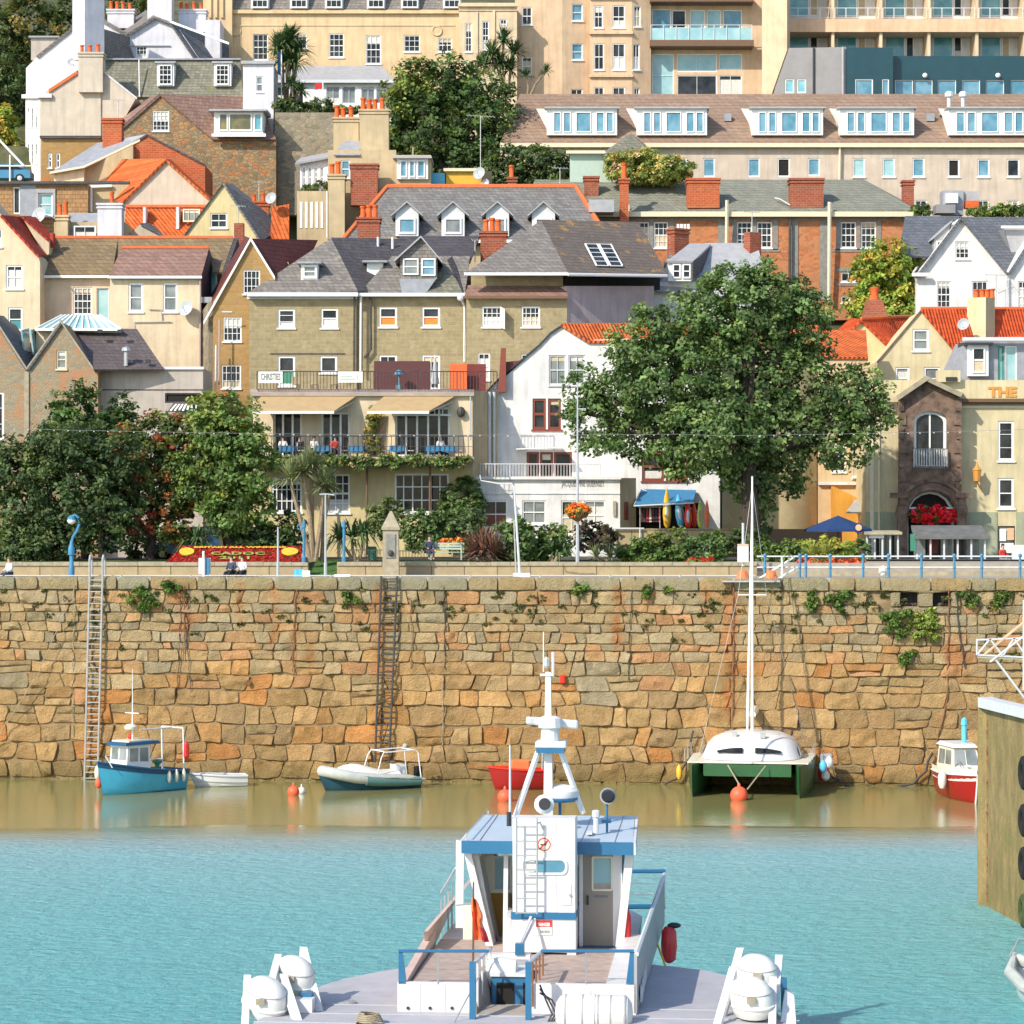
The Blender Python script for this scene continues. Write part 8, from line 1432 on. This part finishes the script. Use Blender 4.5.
fbox(536,920.5,552,927,CV-.05,CV-.03,'signal_red','danger_label'); fbox(536,927.2,552,935,CV-.05,CV-.03,'white_sign','danger_label'); m=MB(); c=FV(544,926,CV-.056); text_mesh('DANGER',.1,lambda u,v,d:c+Vector((u,-d,v)),m,.006,0,.004,width=.27); m.build('lettering','white_sign',T)
m=MB(); c=FV(545,933,CV-.056); text_mesh('NOTICE',.08,lambda u,v,d:c+Vector((u,-d,v)),m,.006,0,.002,width=.2); m.build('lettering','grey_letter',T)
# ladder on the casing
for px in (516.5,537): MB().tube([FV(px,818,CV-.22),FV(px,914,CV-.22)],.022,6).build('ladder_stile','steel',T)
for i in range(7): y=827+i*14.3; MB().tube([FV(516.5,y,CV-.22),FV(537,y,CV-.22)],.018,5).build('ladder_rung','steel',T)
MB().tube([FV(537,824,CV-.22),FV(540,822,CV-.1),FV(543,830,CV),FV(542,838,CV)],.02,5).build('pipe','pale_grey_paint',T); MB().tube([FV(531,917,CV-.2),FV(519,945,CV-.9)],.03).build('handrail','pale_grey_paint',T); MB().tube([FV(535,919,CV-.1),FV(523,943,CV-.7)],.03).build('handrail','pale_grey_paint',T); fbox(515,944,524,955,CV-1.1,CV-.9,'ferry_blue','bitt')
# seams, rivets and small fittings that break up the plain panels
MB().tube([FV(556,819,CV-.003),FV(556,913,CV-.003)],.006,4).build('seam','lead_pale',T); fbox(560,884,571,905,CV-.02,CV,'pale_grey_paint','hatch'); MB().lathe([(.03,0),(.03,.03)],FV(570,895,CV-.02),8,0,(0,-1,0)).build('latch','steel',T)
for x in (420,445): MB().tube([FV(x,984,AV-.004),FV(x,1012,AV-.004)],.006,4).build('seam','lead_pale',T)
for x in (408,430,452): MB().lathe([(.035,0),(.035,.02)],FV(x,1008,AV-.01),8,0,(0,-1,0)).build('scupper','dark_paint',T)
MB().tube([Vector((-2.9+.28*math.cos(a_*.5)*(1-a_*.006),-6.6+.28*math.sin(a_*.5)*(1-a_*.006),DZ+.02+a_*.003)) for a_ in range(60)],.02,5).build('rope_coil','rope',T)
for i in range(7): y_=-4.6-1.0*i; MB().tube([(-5.2,y_,DZ-.018),(5.6,y_,DZ-.018)],.014,4).build('deck_seam','grey_paint',T)
for x_,y_ in ((-4.1,-7.2),(4.3,-7.6),(-3.6,-4.4)): MB().lathe([(.13,0),(.13,.05),(.08,.06)],(x_,y_,DZ-.03),12).build('deck_fitting','steel',T)
for i in range(5): x_=x0+.4+i*.75; MB().tube([(x_,rv0+.05,RZ+.012),(x_+.02,rv1-.05,RZ+.112)],.010,4).build('roof_seam','lead_pale',T)
MB().tube([(x0+.1,rv0+.1,RZ+.02),(x0+.1,rv0+.1,RZ+.16),(x0+.2,rv1-.2,RZ+.25),(x0+.2,rv1-.2,RZ+.1)],.018,5).build('roof_rail','steel',T)
# mast, radar, lights
MV=rv0+2.2; 
mb=MB(); a=FV(548,816,MV); b=FV(548,672,MV); mb.hexa([a+Vector((-.11,0,0)),a+Vector((.11,0,0)),b+Vector((.06,0,0)),b+Vector((-.06,0,0)),a+Vector((-.11,.2,0)),a+Vector((.11,.2,0)),b+Vector((.07,.12,0)),b+Vector((-.07,.12,0))]); mb.build('mast','ferry_white',T)
for p0,p1,v in (((515,818),(538,752),MV-.4),((583,813),(561,752),MV+.4)): MB().tube([FV(*p0,v),FV(*p1,MV)],.075,6).build('mast_leg','ferry_white',T)
fbox(535,742,566,748,MV-.3,MV+.4,'ferry_white','radar_platform',bev=.03); fbox(536,748,564,753,MV-.28,MV+.38,'ferry_blue','platform_edge'); MB().lathe([(.22,0),(.2,.3),(.28,.34),(.26,.55),(.15,.6)],FV(550,742,MV),12).build('radar_motor','ferry_white',T); a=FV(526,721,MV-.2); b=FV(578,725,MV+.2); mb=MB(); mb.hexa([a+Vector((0,0,-.08)),b+Vector((0,0,-.10)),b+Vector((0,0,.10)),a+Vector((0,0,.10)),a+Vector((0,.18,-.08)),b+Vector((0,.18,-.10)),b+Vector((0,.18,.10)),a+Vector((0,.18,.10))]); bevel(mb.build('radar_scanner','ferry_white',T),.04)
MB().tube([FV(543.5,672,MV),FV(543.5,632,MV)],.015,5).build('whip_aerial','ferry_white',T); MB().tube([FV(553,676,MV),FV(553,652,MV)],.035,6).build('aerial','ferry_white',T); MB().lathe([(.06,0),(.08,.05),(.08,.2),(.05,.25)],FV(547,668,MV),8).build('mast_light','grey_metal',T); MB().tube([FV(540,675,MV),FV(554,675,MV)],.03).build('crosstree','ferry_white',T)
for d in ((.0,0),(.0,.0)): pass
MB().tube([FV(510,822,MV-.6),FV(510,745,MV-.6)],[.035,.02],5).build('whip_aerial','pale_grey_paint',T); MB().tube([FV(509,826,MV-.7),FV(509,812,MV-.7)],.06).build('aerial_base','dark_paint',T)
MB().lathe([(.22,0),(.23,.12),(.12,.2)],FV(544.5,804,MV-.5),14,0,(0,-1,0)).build('loudhailer','ferry_white',T); MB().lathe([(.14,.0),(.13,.03)],FV(544.5,804,MV-.72),14,0,(0,-1,0)).build('loudhailer_mouth','dark_paint',T)
MB().lathe([(.05,0),(.36,.03),(.4,.12),(.4,.2),(.3,.3),(.05,.34)],FV(562,799,MV+.3),16).build('satellite_dome','ferry_white',T,smooth=True); MB().tube([FV(560,815,MV+.3),FV(560,798,MV+.3)],.04).build('dome_post','ferry_blue',T); MB().lathe([(.3,0),(.38,.06),(.38,.1)],FV(562,801.5,MV+.3),16).build('dome_base','ferry_blue',T)
MB().tube([FV(607,833,rv0+1.6),FV(607,803,rv0+1.6)],.03).build('lamp_post','ferry_blue',T); MB().lathe([(.1,-.16),(.16,-.12),(.19,.0),(.18,.06)],FV(608,796,rv0+1.5),14,0,(-.2,-1,-.1)).build('searchlight','lead_pale',T,smooth=True); MB().lathe([(.16,0),(.12,.02)],FV(608,796,rv0+1.42),14,0,(-.2,-1,-.1)).build('searchlight_glass','glass_dark',T); fbox(601,820,611,823,rv0+1.5,rv0+1.8,'ferry_blue','lamp_bracket'); MB().lathe([(.06,0),(.06,.35),(.09,.37),(.09,.5),(.05,.52)],FV(596,833,rv0+1.2),8).build('vent_pipe','pale_grey_paint',T)
fbox(586,833,592,834.5,rv0+.9,rv0+1.4,'pale_grey_paint','deck_plate')
# left wing panel, rail and ensign
wv=rv0+1.2; mb=MB(); mb.prism([FV(455.5,928,wv),FV(463,928,wv),FV(464,842,wv),FV(456,840,wv)],(0,.08,0)); mb.build('wing_panel','ferry_white',T); fbox(463,905,474,945,wv,wv+.1,'boat_cream','wing_panel')
for y0 in (870,884,898): pass
MB().tube([FV(456,868,wv+1),FV(441,893,wv+4)],.03).build('side_rail','pale_grey_paint',T)
for i in range(5): t_=i/4; c=FV(456,880,wv+.5).lerp(FV(441,900,wv+4),t_); MB().tube([c,c-Vector((0,0,1.0))],.02,5).build('side_rail_post','steel',T)
MB().tube([FV(456,905,wv),FV(474,903,wv)],.02).build('grab_bar','steel',T)
MB().tube([FV(473,975,AV+1.2),FV(473.5,882,AV+1.2)],[.025,.018],6).build('ensign_staff','wood_brown',T)
mb=MB(); g=[]; nr=9
for i in range(nr+1):
    t_=i/nr; y=897+43*t_; w_=[4,7,9,11,11,10,11,13,14,15][i]; sft=[0,-1,-1.5,-1,0,1,2,3,4,5][i]; g.append([FV(472+sft*.5+w_*u,y+ (2 if u>.6 else 0),AV+1.2-.10*math.sin(u*9+t_*3)) for u in [k/6 for k in range(7)]])
loft(mb,g,caps=False); mb.build('ensign','orange_plastic',T,smooth=True); mb=MB(); g2=[[p+Vector((0,-.02,0)) for p in r[3:]] for r in g[6:]]; loft(mb,g2,caps=False); mb.build('ensign_patch','signal_red',T,smooth=True)
MB().tube([FV(486,935,WV+.6),FV(490,928,WV+.6),FV(492,950,WV+.6)],.06).build('hose','dark_paint',T); mb=MB(); mb.ball(FV(490,944,WV+.7),.18,0,8,1.6); mb.build('bag','maroon_paint',T)
# right side: extinguisher, red float bag, boathook
c=FV(626.5,941,WV+.15); o_=MB().lathe([(.09,0),(.10,.05),(.10,.55),(.07,.66),(.04,.7)],c,12).build('fire_extinguisher','signal_red',T,smooth=True); MB().lathe([(.05,0),(.05,.1),(.02,.12)],c+Vector((0,0,.68)),8).build('valve','dark_paint',T,o_)
c=FV(669,963,3.2); MB().lathe([(.05,0),(.16,.08),(.19,.4),(.17,.75),(.1,.85)],c,10).build('float_bag','signal_red',T,smooth=True); MB().ball(c+Vector((.12,0,.88)),.10,0,8,.7,1.6).build('bag_flap','dark_paint',T); MB().tube([FV(657,943,3),FV(668,973,2.2)],.025).build('boathook','yellow_plastic',T); fbox(655,912,662,918,6.0,6.2,'grey_metal','clamp')
# horizontal canister by the stair, cables
def canister(c,ax,r,l,mat='canister_white',bands=(.3,.7)):
    c=Vector(c); ax=Vector(ax).normalized(); o_=MB().lathe([(.02,-l/2),(r*.55,-l/2+.02),(r*.9,-l/2+.10),(r,-l/2+.2),(r,-.03),(r*1.06,-.02),(r*1.06,.02),(r,.03),(r,l/2-.2),(r*.9,l/2-.1),(r*.55,l/2-.02),(.02,l/2)],c,20,0,ax).build('liferaft',mat,T,smooth=True)
    for t_ in bands: MB().lathe([(r*1.0,-.02),(r*1.012,-.015),(r*1.012,.015),(r*1.0,.02)],c+ax*(l*(t_-.5)),20,0,ax).build('strap','lead_pale',T,o_)
    return o_
cc=FV(594,1013,AV-.75); canister(cc,(1,0,0),.36,1.55,bands=(.14,.36,.56,.72,.9))
for k in range(3): MB().tube([FV(540,985+k*4,AV-.3),FV(546+k*3,1000,AV-.5),FV(552+k*4,1014,AV-.8),FV(544,1030,AV-.9)],.02,5).build('cable','dark_paint',T)
# liferafts in sloping cradles
def raft(px,py,v,r,beams):
    c=FV(px,py,v); ax=Vector((.10 if px<500 else -.08,-.18,1)).normalized(); h=r*1.12
    o_=MB().lathe([(.02,-h),(r*.5,-h*.96),(r*.82,-h*.8),(r*.97,-h*.5),(r,-h*.28),(r*1.06,-h*.26),(r*1.06,-h*.20),(r,-h*.18),(r*.99,h*.1),(r*.93,h*.42),(r*.78,h*.70),(r*.52,h*.90),(r*.25,h*.98),(.02,h)],c,24,0,ax,1,1.35).build('liferaft','canister_white',T,smooth=True)
    MB().lathe([(r*.95,-.012),(r*.965,0),(r*.95,.012)],c+ax*h*.40,24,0,ax,1,1.35).build('strap','lead_pale',T,o_)
    mb=MB(); e=c+Vector((0,-r*1.2,h*.05)); mb.box((e.x-.09,e.y-.06,e.z-.05),(e.x+.09,e.y-.0,e.z+.07)); mb.build('label','weathered_stone',T,o_)
    for (xa_,ya_),(xb_,yb_) in beams:
        a=FV(xa_,ya_,v+.35); b=FV(xb_,yb_,v-.9); mb=MB(); w=Vector((.075,0,0)); d=Vector((0,.05,.16)); mb.hexa([b-w,b+w,a+w,a-w]+[p+d for p in (b-w,b+w,a+w,a-w)]); o_=mb.build('cradle_beam','ferry_white',T)
raft(294,977,-4.6,.385,(((303,955),(322,1030)),((278,962),(272,985)))); raft(265,999,-5.6,.40,(((283,982),(300,1035)),((247,983),(244,1040))))
raft(757,974,-4.6,.36,(((740,956),(718,1035)),((779,963),(775,1010)))); raft(751,998,-5.6,.38,(((733,975),(712,1050)),((773,985),(772,1045))))
fbox(301,993,311,1004,-5.3,-5.0,'ferry_blue','cradle_box'); fbox(288,1000,312,1022,-5.6,-5.2,'ferry_white','cradle_base'); fbox(781,979,787,1012,-4.9,-4.7,'ferry_blue','cradle_box'); mb=MB(); mb.hexa([FV(779,1035,-6),FV(797,1035,-6),FV(794,995,-5),FV(785,990,-5)]+[p+Vector((0,.3,0)) for p in (FV(779,1035,-6),FV(797,1035,-6),FV(794,995,-5),FV(785,990,-5))]); mb.build('cradle_side','ferry_white',T)
MB().tube([FV(355,1030,-7),FV(362,1018,-6.6)],.05).build('cleat','dark_paint',T); MB().tube([FV(478,978,AV-.4),FV(450,1030,AV-1.2)],.015,4).build('guy_wire','steel',T)
